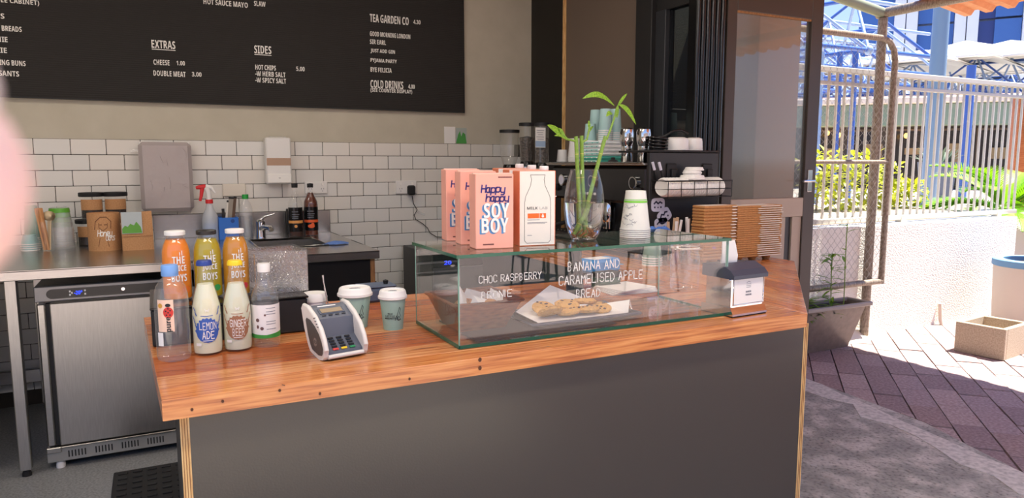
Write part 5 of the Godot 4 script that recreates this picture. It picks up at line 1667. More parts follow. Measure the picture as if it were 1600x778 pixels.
# ---------------------------------------------------------------- payment terminal, cups, glass jar, napkins and so on
func build_counter_things() -> void:
	terminal()
	# takeaway cups
	var n := 0
	for e in [[556, 510, 449, 27, "taller pale green takeaway coffee cup with white lid"], [614.5, 513, 453, 22.5, "shorter pale green takeaway coffee cup with white lid"]]:
		var p := RY(e[0], e[1], YC)
		var m := mpp(p)
		var H: float = (e[1] + 2 - e[2]) * m
		var R: float = e[3] * m
		var t := thing("takeaway_cup", e[4], "coffee cup", p, face_eye(p), "")
		var lh := 0.028
		var h := H - lh * 0.75
		var prof := [Vector2(R * 0.66, 0.0), Vector2(R * 0.9, h)]
		part(t, "cup", G.new().lathe([Vector2(0, 0.005), Vector2(R * 0.62, 0.005), Vector2(R * 0.64, 0.0), Vector2(R * 0.66, 0.0), Vector2(R * 0.9, h)], 36), mats.teal_cup)
		part(t, "lid", G.new().lathe([Vector2(R * 0.95, h - 0.005), Vector2(R, h - 0.004), Vector2(R, h + 0.003), Vector2(R * 0.95, h + 0.005), Vector2(R * 0.9, h + 0.016), Vector2(R * 0.84, h + lh * 0.72), Vector2(R * 0.78, h + lh * 0.75), Vector2(R * 0.76, h + lh * 0.62), Vector2(0, h + lh * 0.6)], 36), mats.cream_lid)
		part(t, "lid_emboss", G.new().box(Vector3(0, h + lh * 0.62, R * 0.1), Vector3(R * 0.6, 0.001, 0.003)).box(Vector3(0, h + lh * 0.62, R * 0.0), Vector3(R * 0.42, 0.001, 0.003)), mats.grey_print)
		var pr := G.new()
		var u := h / 10.0
		for q in [["THE", 5.0, 2.0], ["LITTLE", 4.3, 3.6], ["MARIONETTE", 3.6, 4.2]]:
			pr.add(centred(txt(q[0], u * 0.5, u * q[2] * 0.8, 400)), Transform3D(Basis.IDENTITY, Vector3(-u * 0.9, u * q[1], 0)))
		# a seated figure drawn in loops
		for s in [[0.9, 3.6, 1.2, 5.2, 1.7, 6.6, 1.9, 7.2, 2.2, 6.6, 1.9, 5.4, 2.3, 4.2], [1.0, 3.4, 1.6, 4.4, 2.2, 3.4, 1.6, 3.0, 1.0, 3.4], [0.4, 3.2, 0.9, 4.6, 1.4, 3.4, 2.4, 3.3]]:
			var pts := []
			for i in s.size() / 2:
				pts.append(Vector2((s[2 * i] + 0.2) * u, s[2 * i + 1] * u))
			pr.strip(pts, u * 0.14)
		part(t, "print", print_on(pr, prof, 0.0008), mats.ink)
		n += 1
	# white-lidded cup and spoon behind the terminal
	var p := RZ(491, 475, 2.86)
	var c := thing("lidded_cup", "low white cup with a raised lid behind the payment terminal", "cup", Vector3(p.x, YC, 2.86))
	var hh := RZ(491, 457, 2.86).y - YC
	part(c, "cup", G.new().lathe([Vector2(0.0, 0), Vector2(0.026, 0), Vector2(0.036, hh - 0.02)], 26), mats.white_paper)
	part(c, "lid", G.new().lathe([Vector2(0.038, hh - 0.024), Vector2(0.039, hh - 0.012), Vector2(0.034, hh), Vector2(0, hh)], 28), mats.cream_lid)
	var sp := RZ(512, 475, 2.9)
	var st := RZ(505, 430, 2.9)
	var spn := thing("tea_spoon", "thin metal spoon standing in a holder behind the terminal", "spoon", Vector3(sp.x, YC, 2.9))
	part(spn, "handle", G.new().tube([Vector3(0.004, 0.05, 0), Vector3(st.x - sp.x, st.y - YC - 0.02, 0), Vector3(st.x - sp.x - 0.001, st.y - YC, 0)], [0.0018, 0.0026, 0.0032], 8), mats.chrome)
	part(spn, "holder", G.new().lathe([Vector2(0, 0), Vector2(0.02, 0), Vector2(0.022, 0.06), Vector2(0.02, 0.06), Vector2(0.018, 0.004), Vector2(0, 0.004)], 18), mats.black_matt)
	# square dimpled glass jar on the riser
	var j := RZ(433, 467, 2.8)
	var m := mpp(j)
	var w := 80 * m
	var y0 := YC + 0.106
	var h := RZ(433, 390, 2.8).y - y0
	var jar := thing("square_glass_jar", "square dimpled glass jar standing on the black display box", "glass jar", Vector3(j.x, y0, 2.78), 0.12)
	var dim := pane("dimple_glass", Color(0.9, 0.9, 0.87), 0.06, 0.05)
	bumpy(dim, noise_tex.fine, 2.2)
	dim.uv1_scale = Vector3(5, 5, 5)
	for s in [[Vector3(0, h / 2, w / 2 - 0.003), Vector3(w, h, 0.006)], [Vector3(0, h / 2, -w / 2 + 0.003), Vector3(w, h, 0.006)], [Vector3(-w / 2 + 0.003, h / 2, 0), Vector3(0.006, h, w - 0.012)], [Vector3(w / 2 - 0.003, h / 2, 0), Vector3(0.006, h, w - 0.012)]]:
		part(jar, "wall", bx(s[0], s[1], 0.002), dim)
	part(jar, "base", bx(Vector3(0, 0.008, 0), Vector3(w - 0.012, 0.016, w - 0.012), 0.003), mats.jar_glass)
	part(jar, "lip", G.new().tube([Vector3(-w / 2, h, w / 2), Vector3(w / 2, h, w / 2), Vector3(w / 2, h, -w / 2), Vector3(-w / 2, h, -w / 2)], 0.004, 6, false, true), mats.jar_glass)
	part(jar, "dimples", dimples(w, h), mats.jar_glass)
	# slate blue tub behind the cups
	var a := RY(580, 472, YC)
	var b := RY(640, 455, YC)
	var tub := thing("slate_tub", "low slate blue tub with a black lid at the counter's inner edge", "tub", Vector3(a.x + 0.06, YC, 2.56))
	part(tub, "tub", lo_hi(Vector3(-0.1, 0, -0.05), Vector3(0.03, 0.05, 0.04), 0.008), sm("slate_blue", c8(84, 98, 120), 0.5))
	part(tub, "lid", lo_hi(Vector3(-0.1, 0.05, -0.05), Vector3(0.03, 0.058, 0.04), 0.004), mats.slate_blue)
	part(tub, "lid_knob", G.new().lathe([Vector2(0.008, 0.058), Vector2(0.01, 0.07), Vector2(0, 0.074)], 12), mats.black_matt)
	napkins()
	# glass jar and tongs behind the case
	var gp := RY(1108, 494, YC)
	var gj := thing("clip_jar", "round clear glass storage jar behind the display case", "glass jar", Vector3(2.42, YC, 2.88))
	part(gj, "body", G.new().lathe([Vector2(0, 0.004), Vector2(0.05, 0.0), Vector2(0.056, 0.01), Vector2(0.056, 0.13), Vector2(0.05, 0.15), Vector2(0.05, 0.165)], 32), mats.jar_glass)
	part(gj, "lid", G.new().lathe([Vector2(0.052, 0.165), Vector2(0.055, 0.17), Vector2(0.055, 0.18), Vector2(0.045, 0.19), Vector2(0.02, 0.193), Vector2(0, 0.193)], 32), mats.jar_glass)
	part(gj, "wire_clip", G.new().tube([Vector3(-0.057, 0.16, 0), Vector3(-0.057, 0.16, 0.03), Vector3(-0.03, 0.16, 0.048), Vector3(0.03, 0.16, 0.048), Vector3(0.057, 0.16, 0.03), Vector3(0.057, 0.16, 0)], 0.0018, 6), mats.chrome)
	part(gj, "rubber_ring", G.new().lathe([Vector2(0.053, 0.161), Vector2(0.056, 0.163), Vector2(0.053, 0.166)], 32), mats.pulp_white)
	# flat packs: papers and green cards
	var fp := RY(1065, 462, YC)
	for i in 4:
		solo("paper_bag", "flat white paper bag in a loose pile behind the case", "paper bag", bx(Vector3(0, 0.0025 + i * 0.0045, 0), Vector3(0.2 - i * 0.008, 0.004, 0.15)), mats.white_paper, Vector3(2.2, YC, 2.8), 0.1 * i - 0.1, "paper bags behind the case")
	var gc := RY(1004, 470, YC)
	for i in 3:
		solo("loyalty_card_box", ["lowest dark green card box of the small pile behind the case", "middle dark green card box of the small pile behind the case", "top black card box of the small pile behind the case"][i], "card box", bx(Vector3(0, 0.011 + i * 0.022, 0), Vector3(0.1, 0.021, 0.06), 0.002), sm("card_green%d" % i, [c8(36, 70, 58), c8(44, 82, 66), c8(26, 28, 28)][i], 0.5), Vector3(gc.x + 0.03, YC, 2.72), 0.05 * i)
	# black cone added behind the case, standing for a dark reflection in it
	var bp := thing("dark_cone_reflection", "tall black tapered shape added behind the display case for a dark reflection", "pot", Vector3(1.98, YC, 2.79))
	part(bp, "body", G.new().lathe([Vector2(0, 0), Vector2(0.036, 0), Vector2(0.03, 0.06), Vector2(0.024, 0.14), Vector2(0.026, 0.2), Vector2(0.0, 0.2)], 24), mats.black_gloss)
	part(bp, "collar", G.new().lathe([Vector2(0.027, 0.2), Vector2(0.03, 0.205), Vector2(0.03, 0.215), Vector2(0, 0.216)], 24), mats.black_matt)
	# pack of blue wipes lying in front of the machine
	var wp := RZ(937, 401, 2.36)
	var wk := mpp(wp)
	var wi := thing("wipes_pack", "soft blue and white pack of wipes lying before the coffee machine", "wipes pack", Vector3(wp.x, YC, 2.36), 0.15)
	part(wi, "pack", bx(Vector3(0, 11 * wk, 0), Vector3(62 * wk, 22 * wk, 0.1), 0.012), sm("wipes_blue", c8(40, 136, 204), 0.35))
	part(wi, "label", bx(Vector3(-4 * wk, 22 * wk, 0), Vector3(36 * wk, 0.002, 0.07), 0.0005), mats.white_paper)
	part(wi, "seal_flap", bx(Vector3(33 * wk, 11 * wk, 0), Vector3(6 * wk, 0.002, 0.096)), sm("wipes_pale", c8(120, 190, 224), 0.4))
	# teal cups upside down with a blue cloth on top
	var tc := RZ(1019, 402, 2.29)
	tc.y = YC
	var k := mpp(tc)
	cup_stack("pale teal cup in the upside-down stack under a blue cloth", tc, 4, 15 * k, 9.5 * k, 52 * k - 0.033, mats.teal_cup, mats.cream_lid, "teal cup stack behind the glass case")
	var cl := G.new()
	for i in 7:
		cl.ell(Vector3(-0.03 + i * 0.016, 0.006 * sin(i * 1.7) + 0.008, 0.01 * cos(i * 2.3)), Vector3(0.018, 0.011, 0.016), 10, 6)
	solo("blue_rag", "crumpled blue microfibre cloth on the teal cup stack", "cloth", cl, sm("cloth_blue", c8(84, 128, 206), 0.95), Vector3(tc.x + 0.015, YC + 52 * k + 0.001, tc.z))
	# steel tins of sachets
	for e in [[1053, 393, 30], [1078, 393, 28]]:
		var q := RZ(e[0], e[1], 2.3)
		q.y = YC
		var mm := mpp(q)
		var t := thing("sachet_tin", ["polished steel tin full of paper sugar sticks, beside the cups", "polished steel tin of sugar sticks, beside the cardboard trays"][0 if e[0] < 1060 else 1], "steel tin", q)
		part(t, "tin", G.new().lathe([Vector2(0, 0.003), Vector2(10.5 * mm, 0), Vector2(11 * mm, 0.004), Vector2(10.5 * mm, e[2] * mm), Vector2(10 * mm, e[2] * mm), Vector2(10 * mm, 0.006), Vector2(0, 0.006)], 26), mats.chrome)
		part(t, "rolled_rim", G.new().lathe([Vector2(10.4 * mm, e[2] * mm), Vector2(11 * mm, e[2] * mm + 0.001), Vector2(10 * mm, e[2] * mm + 0.002)], 26), mats.chrome)
		var rng := RandomNumberGenerator.new()
		rng.seed = int(e[0])
		for i in 9:
			var s := solo("sugar_stick", "tan and white paper sugar stick standing in a steel tin", "sugar sachet", bx(Vector3(0, 0.08, 0), Vector3(0.014, 0.16, 0.005), 0.001), sm("stick_a", c8(190, 160, 128), 0.7) if i % 3 else mats.white_paper, q + Vector3(rng.randf_range(-6, 6) * mm, 0.012, rng.randf_range(-5, 5) * mm), rng.randf_range(-0.4, 0.4), "sugar sticks in the steel tins")
			s.rotation.z = rng.randf_range(-0.16, 0.1)
			s.rotation.x = rng.randf_range(-0.08, 0.08)
			s.scale = Vector3(1, rng.randf_range(1.15, 1.4), 1)
	# cardboard cup carriers on edge
	for e in [[1098, 1149, 322, 402, "short stack of brown pulp cup carriers beside the sachet tins", 18], [1150, 1219, 322, 404, "wide stack of brown pulp cup carriers with torn white edges", 24]]:
		var a0 := RZ(e[0], e[3], 2.42)
		var a1 := RZ(e[1], e[3], 2.42)
		var tp := RZ(e[0], e[2], 2.42).y
		var t := thing("cup_carrier_stack", e[4], "cup carriers", Vector3(a0.x, YC, 2.42))
		var ww := a1.x - a0.x
		var hh2 := tp - YC
		var lay := G.new()
		var lw := G.new()
		var rng := RandomNumberGenerator.new()
		rng.seed = int(e[0])
		var nl: int = e[5]
		for i in nl:
			var yy := 0.022 + (hh2 - 0.022) * i / nl
			var th := (hh2 - 0.022) / nl
			var dx := rng.randf_range(-0.004, 0.004)
			lay.box(Vector3(ww * 0.5 + dx, yy + th * 0.5, -0.045), Vector3(ww, th * 0.94, 0.09), th * 0.3)
			lw.box(Vector3(ww * (0.72 if nl > 20 else 0.9) + dx, yy + th * 0.5, 0.0), Vector3(ww * rng.randf_range(0.4, 0.56) * (1.0 if nl > 20 else 0.3), th * 0.4, 0.012 + rng.randf_range(0, 0.008)), th * 0.15)
		part(t, "carrier_layers", lay, mats.cardboard).set_meta("kind", "stuff")
		part(t, "torn_edges", lw, mats.pulp_white).set_meta("kind", "stuff")
		var feet := G.new()
		for i in (3 if nl > 20 else 2):
			feet.lathe([Vector2(0.016, 0.0), Vector2(0.03, 0.03)], 12, Vector3(ww * (0.2 + 0.32 * i), 0, -0.05))
		part(t, "cup_pockets", feet, mats.cardboard)
		part(t, "top_sheet", bx(Vector3(ww * 0.45, hh2 - 0.002, -0.045), Vector3(ww * 0.8, 0.004, 0.08)), mats.pulp_white)


func dimples(w: float, h: float) -> G:
	var g := G.new()
	var rng := RandomNumberGenerator.new()
	rng.seed = 31
	for i in 60:
		var x := rng.randf_range(-0.42, 0.42) * w
		var y := rng.randf_range(0.12, 0.94) * h
		g.ell(Vector3(x, y, w / 2 - 0.001), Vector3(rng.randf_range(0.003, 0.007), rng.randf_range(0.004, 0.012), 0.004), 8, 6)
	return g


func terminal() -> void:
	var f := RY(541, 560, YC)
	var t := thing("payment_terminal", "white and grey card payment terminal with a number keypad", "payment terminal", Vector3(f.x, YC, f.z), 0.2)
	t.scale = Vector3(0.98, 0.95, 0.98)
	var W := 0.048
	# side outline (z forward, y up); front of the terminal is at z = 0
	var side := PackedVector2Array([Vector2(0.0, 0.012), Vector2(-0.006, 0.004), Vector2(-0.03, 0.0), Vector2(-0.085, 0.012), Vector2(-0.1, 0.03), Vector2(-0.12, 0.07), Vector2(-0.135, 0.118), Vector2(-0.128, 0.128), Vector2(-0.1, 0.126), Vector2(-0.06, 0.108), Vector2(-0.025, 0.082), Vector2(-0.006, 0.055), Vector2(0.004, 0.03)])
	var core := PackedVector2Array([Vector2(-0.004, 0.01), Vector2(-0.03, 0.003), Vector2(-0.085, 0.015), Vector2(-0.1, 0.033), Vector2(-0.118, 0.07), Vector2(-0.132, 0.118), Vector2(-0.12, 0.126), Vector2(-0.1, 0.123), Vector2(-0.057, 0.1), Vector2(-0.05, 0.052), Vector2(-0.006, 0.022)])
	var bs := Transform3D(Basis(Vector3(0, 0, 1), Vector3(0, 1, 0), Vector3(-1, 0, 0)), Vector3.ZERO)     # outline x becomes z, depth becomes -x
	part(t, "core", G.new().prism(core, -W, W, bs), sm("term_grey", c8(88, 94, 106), 0.42))
	for s in [-1.0, 1.0]:
		var sh := part(t, "side_shell", G.new().prism(side, W if s < 0 else -W - 0.012, W + 0.012 if s < 0 else -W, bs), sm("term_white", c8(220, 216, 208), 0.4))
		var small := PackedVector2Array()
		for p in side:
			small.append(Vector2(-0.052, 0.052) + (p - Vector2(-0.052, 0.052)) * Vector2(0.74, 0.68) + Vector2(0.008, -0.004))
		part(sh, "side_inlay", G.new().prism(small, W + 0.012 if s < 0 else -W - 0.0135, W + 0.0135 if s < 0 else -W - 0.012, bs), sm("term_dark", c8(74, 70, 68), 0.5))
		var rim := []
		for i in range(6, 13):
			rim.append(Vector3(s * (W + 0.006), side[i].y, side[i].x))
		part(sh, "shell_edge", G.new().tube(rim, 0.0065, 8), mats.term_white)
	# emblem of two arcs on the left inlay, and four slots
	var em := G.new()
	em.strip([Vector2(-0.006, 0.004), Vector2(-0.002, 0.008), Vector2(0.004, 0.006), Vector2(-0.002, 0.0)], 0.002).strip([Vector2(0.006, -0.004), Vector2(0.002, -0.008), Vector2(-0.004, -0.006), Vector2(0.002, 0.0)], 0.002)
	var ring := []
	for i in 17:
		ring.append(Vector2(0.0105 * cos(TAU * i / 16), 0.0105 * sin(TAU * i / 16)))
	em.strip(ring, 0.0012)
	var e := part(t, "emblem", em, sm("emblem_grey", c8(168, 160, 152), 0.5), Vector3(-W - 0.0145, 0.045, -0.045))
	e.rotation.y = -PI / 2
	var sl := G.new()
	for i in 4:
		sl.box(Vector3(-W - 0.009, 0.107 - i * 0.0065, -0.052 + i * 0.0075), Vector3(0.01, 0.002, 0.0035))
	part(t, "speaker_slots", sl, mats.term_dark)
	# sloping face: screen, soft keys
	var a := Vector3(0, 0.1255, -0.108)
	var b := Vector3(0, 0.1, -0.0565)
	var d := (b - a).normalized()
	var nrm := Vector3(0, d.z, -d.y).normalized()
	if nrm.y < 0:
		nrm = -nrm
	var fx := Transform3D(Basis(Vector3.RIGHT, -d, nrm), a)
	var scr := part(t, "screen_bezel", G.new().box(Vector3(0, -0.026, 0.001), Vector3(0.07, 0.026, 0.002), 0.0008, fx), sm("term_slate", c8(64, 72, 88), 0.35))
	part(scr, "screen", G.new().box(Vector3(0, -0.026, 0.0024), Vector3(0.058, 0.017, 0.001), 0.0, fx), sm("lcd", c8(150, 132, 104), 0.2))
	part(t, "receipt_slot", G.new().box(Vector3(-0.004, -0.004, 0.0008), Vector3(0.05, 0.004, 0.001), 0.0, fx), mats.white_paper)
	var sk := G.new()
	for i in 4:
		sk.box(Vector3(-0.027 + i * 0.018, -0.0455, 0.0016), Vector3(0.011, 0.004, 0.002), 0.0008, fx)
	part(t, "soft_keys", sk, sm("key_black", c8(22, 24, 28), 0.4))
	# keypad floor
	var ka := Vector3(0, 0.051, -0.048)
	var kb := Vector3(0, 0.0235, -0.008)
	var kd := (kb - ka).normalized()
	var kn := Vector3(0, kd.z, -kd.y)
	var kx := Transform3D(Basis(Vector3.RIGHT, -kd, kn), ka)
	for r in 4:
		for c in 3:
			part(t, "key", G.new().box(Vector3(-0.023 + c * 0.023, -0.006 - r * 0.0098, 0.002), Vector3(0.015, 0.0062, 0.004), 0.0014, kx), mats.key_black)
	var kc := [["key_red", c8(206, 70, 66)], ["key_yellow", c8(232, 196, 42)], ["key_green", c8(44, 136, 84)]]
	for c in 3:
		part(t, "function_key", G.new().box(Vector3(-0.023 + c * 0.023, -0.0448, 0.002), Vector3(0.016, 0.0066, 0.004), 0.0014, kx), sm(kc[c][0], kc[c][1], 0.4), Vector3.ZERO, ["red key", "yellow key", "green key"][c])
	part(t, "front_lip", G.new().tube([Vector3(-W, 0.011, 0.0), Vector3(W, 0.011, 0.0)], 0.006, 8), mats.term_white)


func napkins() -> void:
	var a := RY(1140, 496, YC)
	var b := RY(1198, 489, YC)
	var w := (b.x - a.x)
	var zf := (a.z + b.z) * 0.5
	var h := RZ(1168, 425, zf).y - YC
	var t := thing("napkin_dispenser", "chrome napkin dispenser with black top and printed white card", "napkin dispenser", Vector3((a.x + b.x) / 2, YC, zf), 0.06)
	part(t, "body", lo_hi(Vector3(-w / 2 + 0.006, 0.012, -0.12), Vector3(w / 2 - 0.006, h - 0.012, -0.006), 0.004), mats.chrome)
	part(t, "base", G.new().prism(PackedVector2Array([Vector2(0.006, 0.004), Vector2(0.006, 0.01), Vector2(-0.006, 0.03), Vector2(-0.13, 0.03), Vector2(-0.13, 0.004)]), -w / 2, w / 2, Transform3D(Basis(Vector3(0, 0, 1), Vector3(0, 1, 0), Vector3(-1, 0, 0)), Vector3.ZERO)), mats.chrome)
	part(t, "foot", lo_hi(Vector3(-w / 2, 0, -0.13), Vector3(w / 2, 0.004, 0.004), 0.001), mats.rubber)
	part(t, "top_cover", G.new().prism(PackedVector2Array([Vector2(0.006, h - 0.02), Vector2(0.006, h - 0.008), Vector2(-0.01, h + 0.008), Vector2(-0.05, h + 0.025), Vector2(-0.13, h + 0.018), Vector2(-0.13, h - 0.02)]), -w / 2, w / 2, Transform3D(Basis(Vector3(0, 0, 1), Vector3(0, 1, 0), Vector3(-1, 0, 0)), Vector3.ZERO)), sm("slate_cover", c8(58, 66, 82), 0.35))
	var cd := part(t, "card", lo_hi(Vector3(-w / 2 + 0.012, 0.04, -0.006), Vector3(w / 2 - 0.012, h - 0.02, -0.004)), mats.white_paper)
	part(cd, "card_frame", G.new().tube([Vector3(-w / 2 + 0.01, 0.038, -0.003), Vector3(w / 2 - 0.01, 0.038, -0.003), Vector3(w / 2 - 0.01, h - 0.018, -0.003), Vector3(-w / 2 + 0.01, h - 0.018, -0.003)], 0.0025, 6, false, true), mats.chrome)
	var g := G.new()
	var cy := h * 0.62
	for i in 3:
		g.strip([Vector2(-0.01, cy + 0.004 + i * 0.005), Vector2(0.01, cy + 0.004 + i * 0.005)], 0.0016)
	g.strip([Vector2(-0.009, cy + 0.019), Vector2(0, cy + 0.023), Vector2(0.009, cy + 0.019)], 0.0016)
	g.add(centred(txt("BAKER", 0.0055, 0.024)), Transform3D(Basis.IDENTITY, Vector3(0, cy - 0.013, 0)))
	g.add(centred(txt("UNION", 0.0055, 0.026)), Transform3D(Basis.IDENTITY, Vector3(0, cy - 0.023, 0)))
	part(cd, "card_print", g, mats.grey_print, Vector3(0, 0, -0.0037))
	part(t, "lock", G.new().lathe([Vector2(0.006, 0), Vector2(0.006, 0.004), Vector2(0, 0.004)], 12, Vector3.ZERO, Transform3D(Basis(Vector3.BACK, PI / 2), Vector3(-w / 2 + 0.006, h - 0.025, -0.02))), mats.chrome)
	var nk := thing("paper_napkin", "white paper napkin pulled up out of the chrome dispenser", "napkin", t.position + Vector3(-0.03, h + 0.02, -0.07), 0.06)
	var ng := G.new().loft([[Vector3(-0.03, 0, 0.006), Vector3(0.035, 0, 0.008), Vector3(0.035, 0, -0.008), Vector3(-0.03, 0, -0.006)], [Vector3(-0.035, 0.03, 0.012), Vector3(0.04, 0.025, 0.006), Vector3(0.04, 0.025, 0.0), Vector3(-0.035, 0.03, 0.006)], [Vector3(-0.03, 0.075, 0.004), Vector3(0.022, 0.075, 0.008), Vector3(0.022, 0.075, 0.005), Vector3(-0.03, 0.075, 0.001)]])
	part(nk, "sheet", ng, mats.white_paper)


# ---------------------------------------------------------------- on top of the glass case
func build_case_top() -> void:
	# soy drink cartons, one behind the other
	var k := 0
	for e in [[747, 803, 272, 390], [723.5, 776, 268, 383], [701, 751, 265, 377]]:
		var a := RY(e[0], e[3], YG + 0.0005)
		var b := RZ(e[1], e[3] - (e[1] - e[0]) * 0.045, a.z)
		var w := b.x - a.x
		var h := RZ(e[0], e[2], a.z).y - YG
		var d := 0.062
		var t := thing("soy_drink_carton", ["pink soy drink carton standing frontmost at the case edge", "pink soy drink carton between two others of its row", "pink soy drink carton at the wall end of its row"][k], "carton", Vector3(a.x + w / 2, YG + 0.0005, a.z - d / 2), -0.13, "soy drink cartons on the glass case")
		part(t, "box", bx(Vector3(0, h / 2, 0), Vector3(w, h, d), 0.002), sm("carton_pink", c8(240, 172, 152), 0.45))
		part(t, "top_seam", bx(Vector3(0, h + 0.001, 0.0), Vector3(w * 0.98, 0.003, 0.012)), sm("carton_pale", c8(244, 206, 186), 0.5))
		var u := w / 10.0
		var z := d / 2 + 0.0006
		var hap := G.new()
		hap.add(wide_to(hand("Happy", 1.75 * u, 0.6, 0.2, 0.05, 2, 0.12), 6.6 * u), Transform3D(Basis.IDENTITY, Vector3(-3.7 * u, h * 0.755, 0)))
		hap.add(wide_to(hand("happy", 1.75 * u, 0.6, 0.2, 0.05, 3, 0.12), 6.4 * u), Transform3D(Basis.IDENTITY, Vector3(-2.5 * u, h * 0.635, 0)))
		part(t, "lettering", hap, sm("carton_indigo", c8(52, 46, 124), 0.5), Vector3(0, 0, z), "indigo brushed words")
		var back := G.new()
		var front := G.new()
		for q in [["SOY", 0.415, 6.7], ["BOY", 0.215, 7.1]]:
			var wd := txt(q[0], 3.7 * u, q[2] * u)
			front.add(wd, Transform3D(Basis.IDENTITY, Vector3(-3.5 * u + (0.6 * u if q[0] == "SOY" else 0.0), h * q[1], 0.0008)))
			for s in 3:
				back.add(wd, Transform3D(Basis.IDENTITY, Vector3(-3.5 * u + (0.6 * u if q[0] == "SOY" else 0.0) - 0.16 * u * (s + 1), h * q[1] - 0.1 * u * (s + 1), 0.0)))
		part(t, "lettering", front, mats.letter_white, Vector3(0, 0, z), "large white words")
		part(t, "letter_shade", back, sm("carton_blue", c8(96, 156, 208), 0.5), Vector3(0, 0, z - 0.0001), "blue offset print behind the white words")
		var sm_l := G.new()
		sm_l.strip([Vector2(-3.0 * u, h * 0.06), Vector2(-0.4 * u, h * 0.06)], 0.35 * u).strip([Vector2(1.0 * u, h * 0.955), Vector2(4.4 * u, h * 0.955)], 0.3 * u)
		part(t, "small_print", sm_l, sm("carton_brown", c8(120, 72, 66), 0.6), Vector3(0, 0, z))
		k += 1
	# milk drink cartons
	k = 0
	for e in [[813, 866, 267, 385], [797, 846, 265, 380], [780, 826, 263, 376]]:
		var a := RY(e[0], e[3], YG + 0.0005)
		var b := RZ(e[1], e[3] - (e[1] - e[0]) * 0.04, a.z)
		var w := b.x - a.x
		var h := RZ(e[0], e[2], a.z).y - YG
		var d := 0.06
		var t := thing("milk_drink_carton", ["white milk drink carton with bottle outline, frontmost of its row", "white milk drink carton in the middle of its row", "white milk drink carton at the wall end of its row"][k], "carton", Vector3(a.x + w / 2 + 0.004, YG + 0.0005, a.z - d / 2), -0.13, "milk drink cartons on the glass case")
		part(t, "box", bx(Vector3(0, h / 2, 0), Vector3(w, h, d), 0.002), sm("milk_orange", c8(226, 132, 92), 0.45))
		var z := d / 2 + 0.0005
		part(t, "front_print", bx(Vector3(-0.001, h / 2, z - 0.0004), Vector3(w * 0.96, h * 0.985, 0.0008)), sm("milk_cream", c8(226, 222, 210), 0.5))
		var out := []
		for q in [[-0.2, 0.945], [0.2, 0.945], [0.17, 0.88], [0.2, 0.8], [0.33, 0.66], [0.36, 0.58], [0.36, 0.07], [0.3, 0.035], [-0.3, 0.035], [-0.36, 0.07], [-0.36, 0.58], [-0.33, 0.66], [-0.2, 0.8], [-0.17, 0.88], [-0.2, 0.945]]:
			out.append(Vector2(q[0] * w, q[1] * h))
		part(t, "bottle_outline", G.new().strip(out, 0.0011), mats.ink, Vector3(0, 0, z + 0.0004))
		part(t, "lettering", txt("MILK", h * 0.036, w * 0.29, 400), mats.ink, Vector3(-w * 0.29, h * 0.485, z + 0.0002))
		part(t, "lettering", txt("LAB", h * 0.036, w * 0.22, 400), sm("pale_print", c8(186, 184, 178), 0.6), Vector3(w * 0.05, h * 0.485, z + 0.0002))
		part(t, "colour_block", G.new().box(Vector3(-w * 0.12, h * 0.4, 0), Vector3(w * 0.31, h * 0.065, 0.0004)).box(Vector3(w * 0.14, h * 0.4, 0), Vector3(w * 0.18, h * 0.065, 0.0004)), sm("hot_orange", c8(240, 104, 32), 0.5), Vector3(0, 0, z + 0.0004))
		var dr := G.new().disc(Vector2(w * 0.14, h * 0.393), w * 0.035).strip([Vector2(w * 0.14, h * 0.4), Vector2(w * 0.14, h * 0.42)], w * 0.03)
		part(t, "drop_symbol", dr, mats.letter_white, Vector3(0, 0, z + 0.0009))
		var ln := G.new()
		ln.strip([Vector2(-w * 0.28, h * 0.345), Vector2(w * 0.05, h * 0.345)], 0.0016).strip([Vector2(-w * 0.28, h * 0.31), Vector2(w * 0.26, h * 0.31)], 0.0013).strip([Vector2(-w * 0.28, h * 0.295), Vector2(w * 0.2, h * 0.295)], 0.0013).strip([Vector2(-w * 0.28, h * 0.14), Vector2(-w * 0.16, h * 0.14)], 0.0013)
		part(t, "small_print", ln, mats.grey_print, Vector3(0, 0, z + 0.0004))
		part(t, "cap", G.new().lathe([Vector2(0.0125, h), Vector2(0.013, h + 0.002), Vector2(0.013, h + 0.011), Vector2(0.0115, h + 0.013), Vector2(0, h + 0.013)], 22, Vector3(w * 0.28, 0, 0.0)), mats.white_plastic)
		k += 1
	# vase of lucky bamboo
	var p := RY(912, 373, YG + 0.0005)
	var m := mpp(p)
	var H := (377 - 270) * m
	var R := 31.5 * m
	var v := thing("glass_vase", "oval clear glass vase of water holding bamboo stalks", "vase", p, 0.0)
	var out := [Vector2(R * 0.6, 0.0), Vector2(R * 0.78, H * 0.09), Vector2(R * 0.93, H * 0.25), Vector2(R, H * 0.45), Vector2(R * 0.98, H * 0.6), Vector2(R * 0.88, H * 0.8), Vector2(R * 0.72, H * 0.96), Vector2(R * 0.68, H)]
	var wat := [Vector2(0.0, H * 0.035)]
	for q in out:
		if q.y < H * 0.56:
			wat.append(Vector2(q.x - 0.004, maxf(q.y, H * 0.035)))
	wat.append(Vector2(R * 0.95, H * 0.53))
	wat.append(Vector2(0, H * 0.53))
	part(v, "glass", G.new().lathe([Vector2(0, 0.001)] + out, 40), mats.jar_glass)
	part(v, "base", G.new().lathe([Vector2(0, 0.0012), Vector2(R * 0.58, 0.0012), Vector2(R * 0.62, H * 0.03), Vector2(0, H * 0.032)], 36), mats.clear_glass)
	part(v, "lip", G.new().lathe([Vector2(R * 0.66, H * 0.995), Vector2(R * 0.7, H), Vector2(R * 0.68, H * 1.006)], 36), mats.jar_glass)
	part(v, "water", G.new().lathe(wat, 36), mats.water)
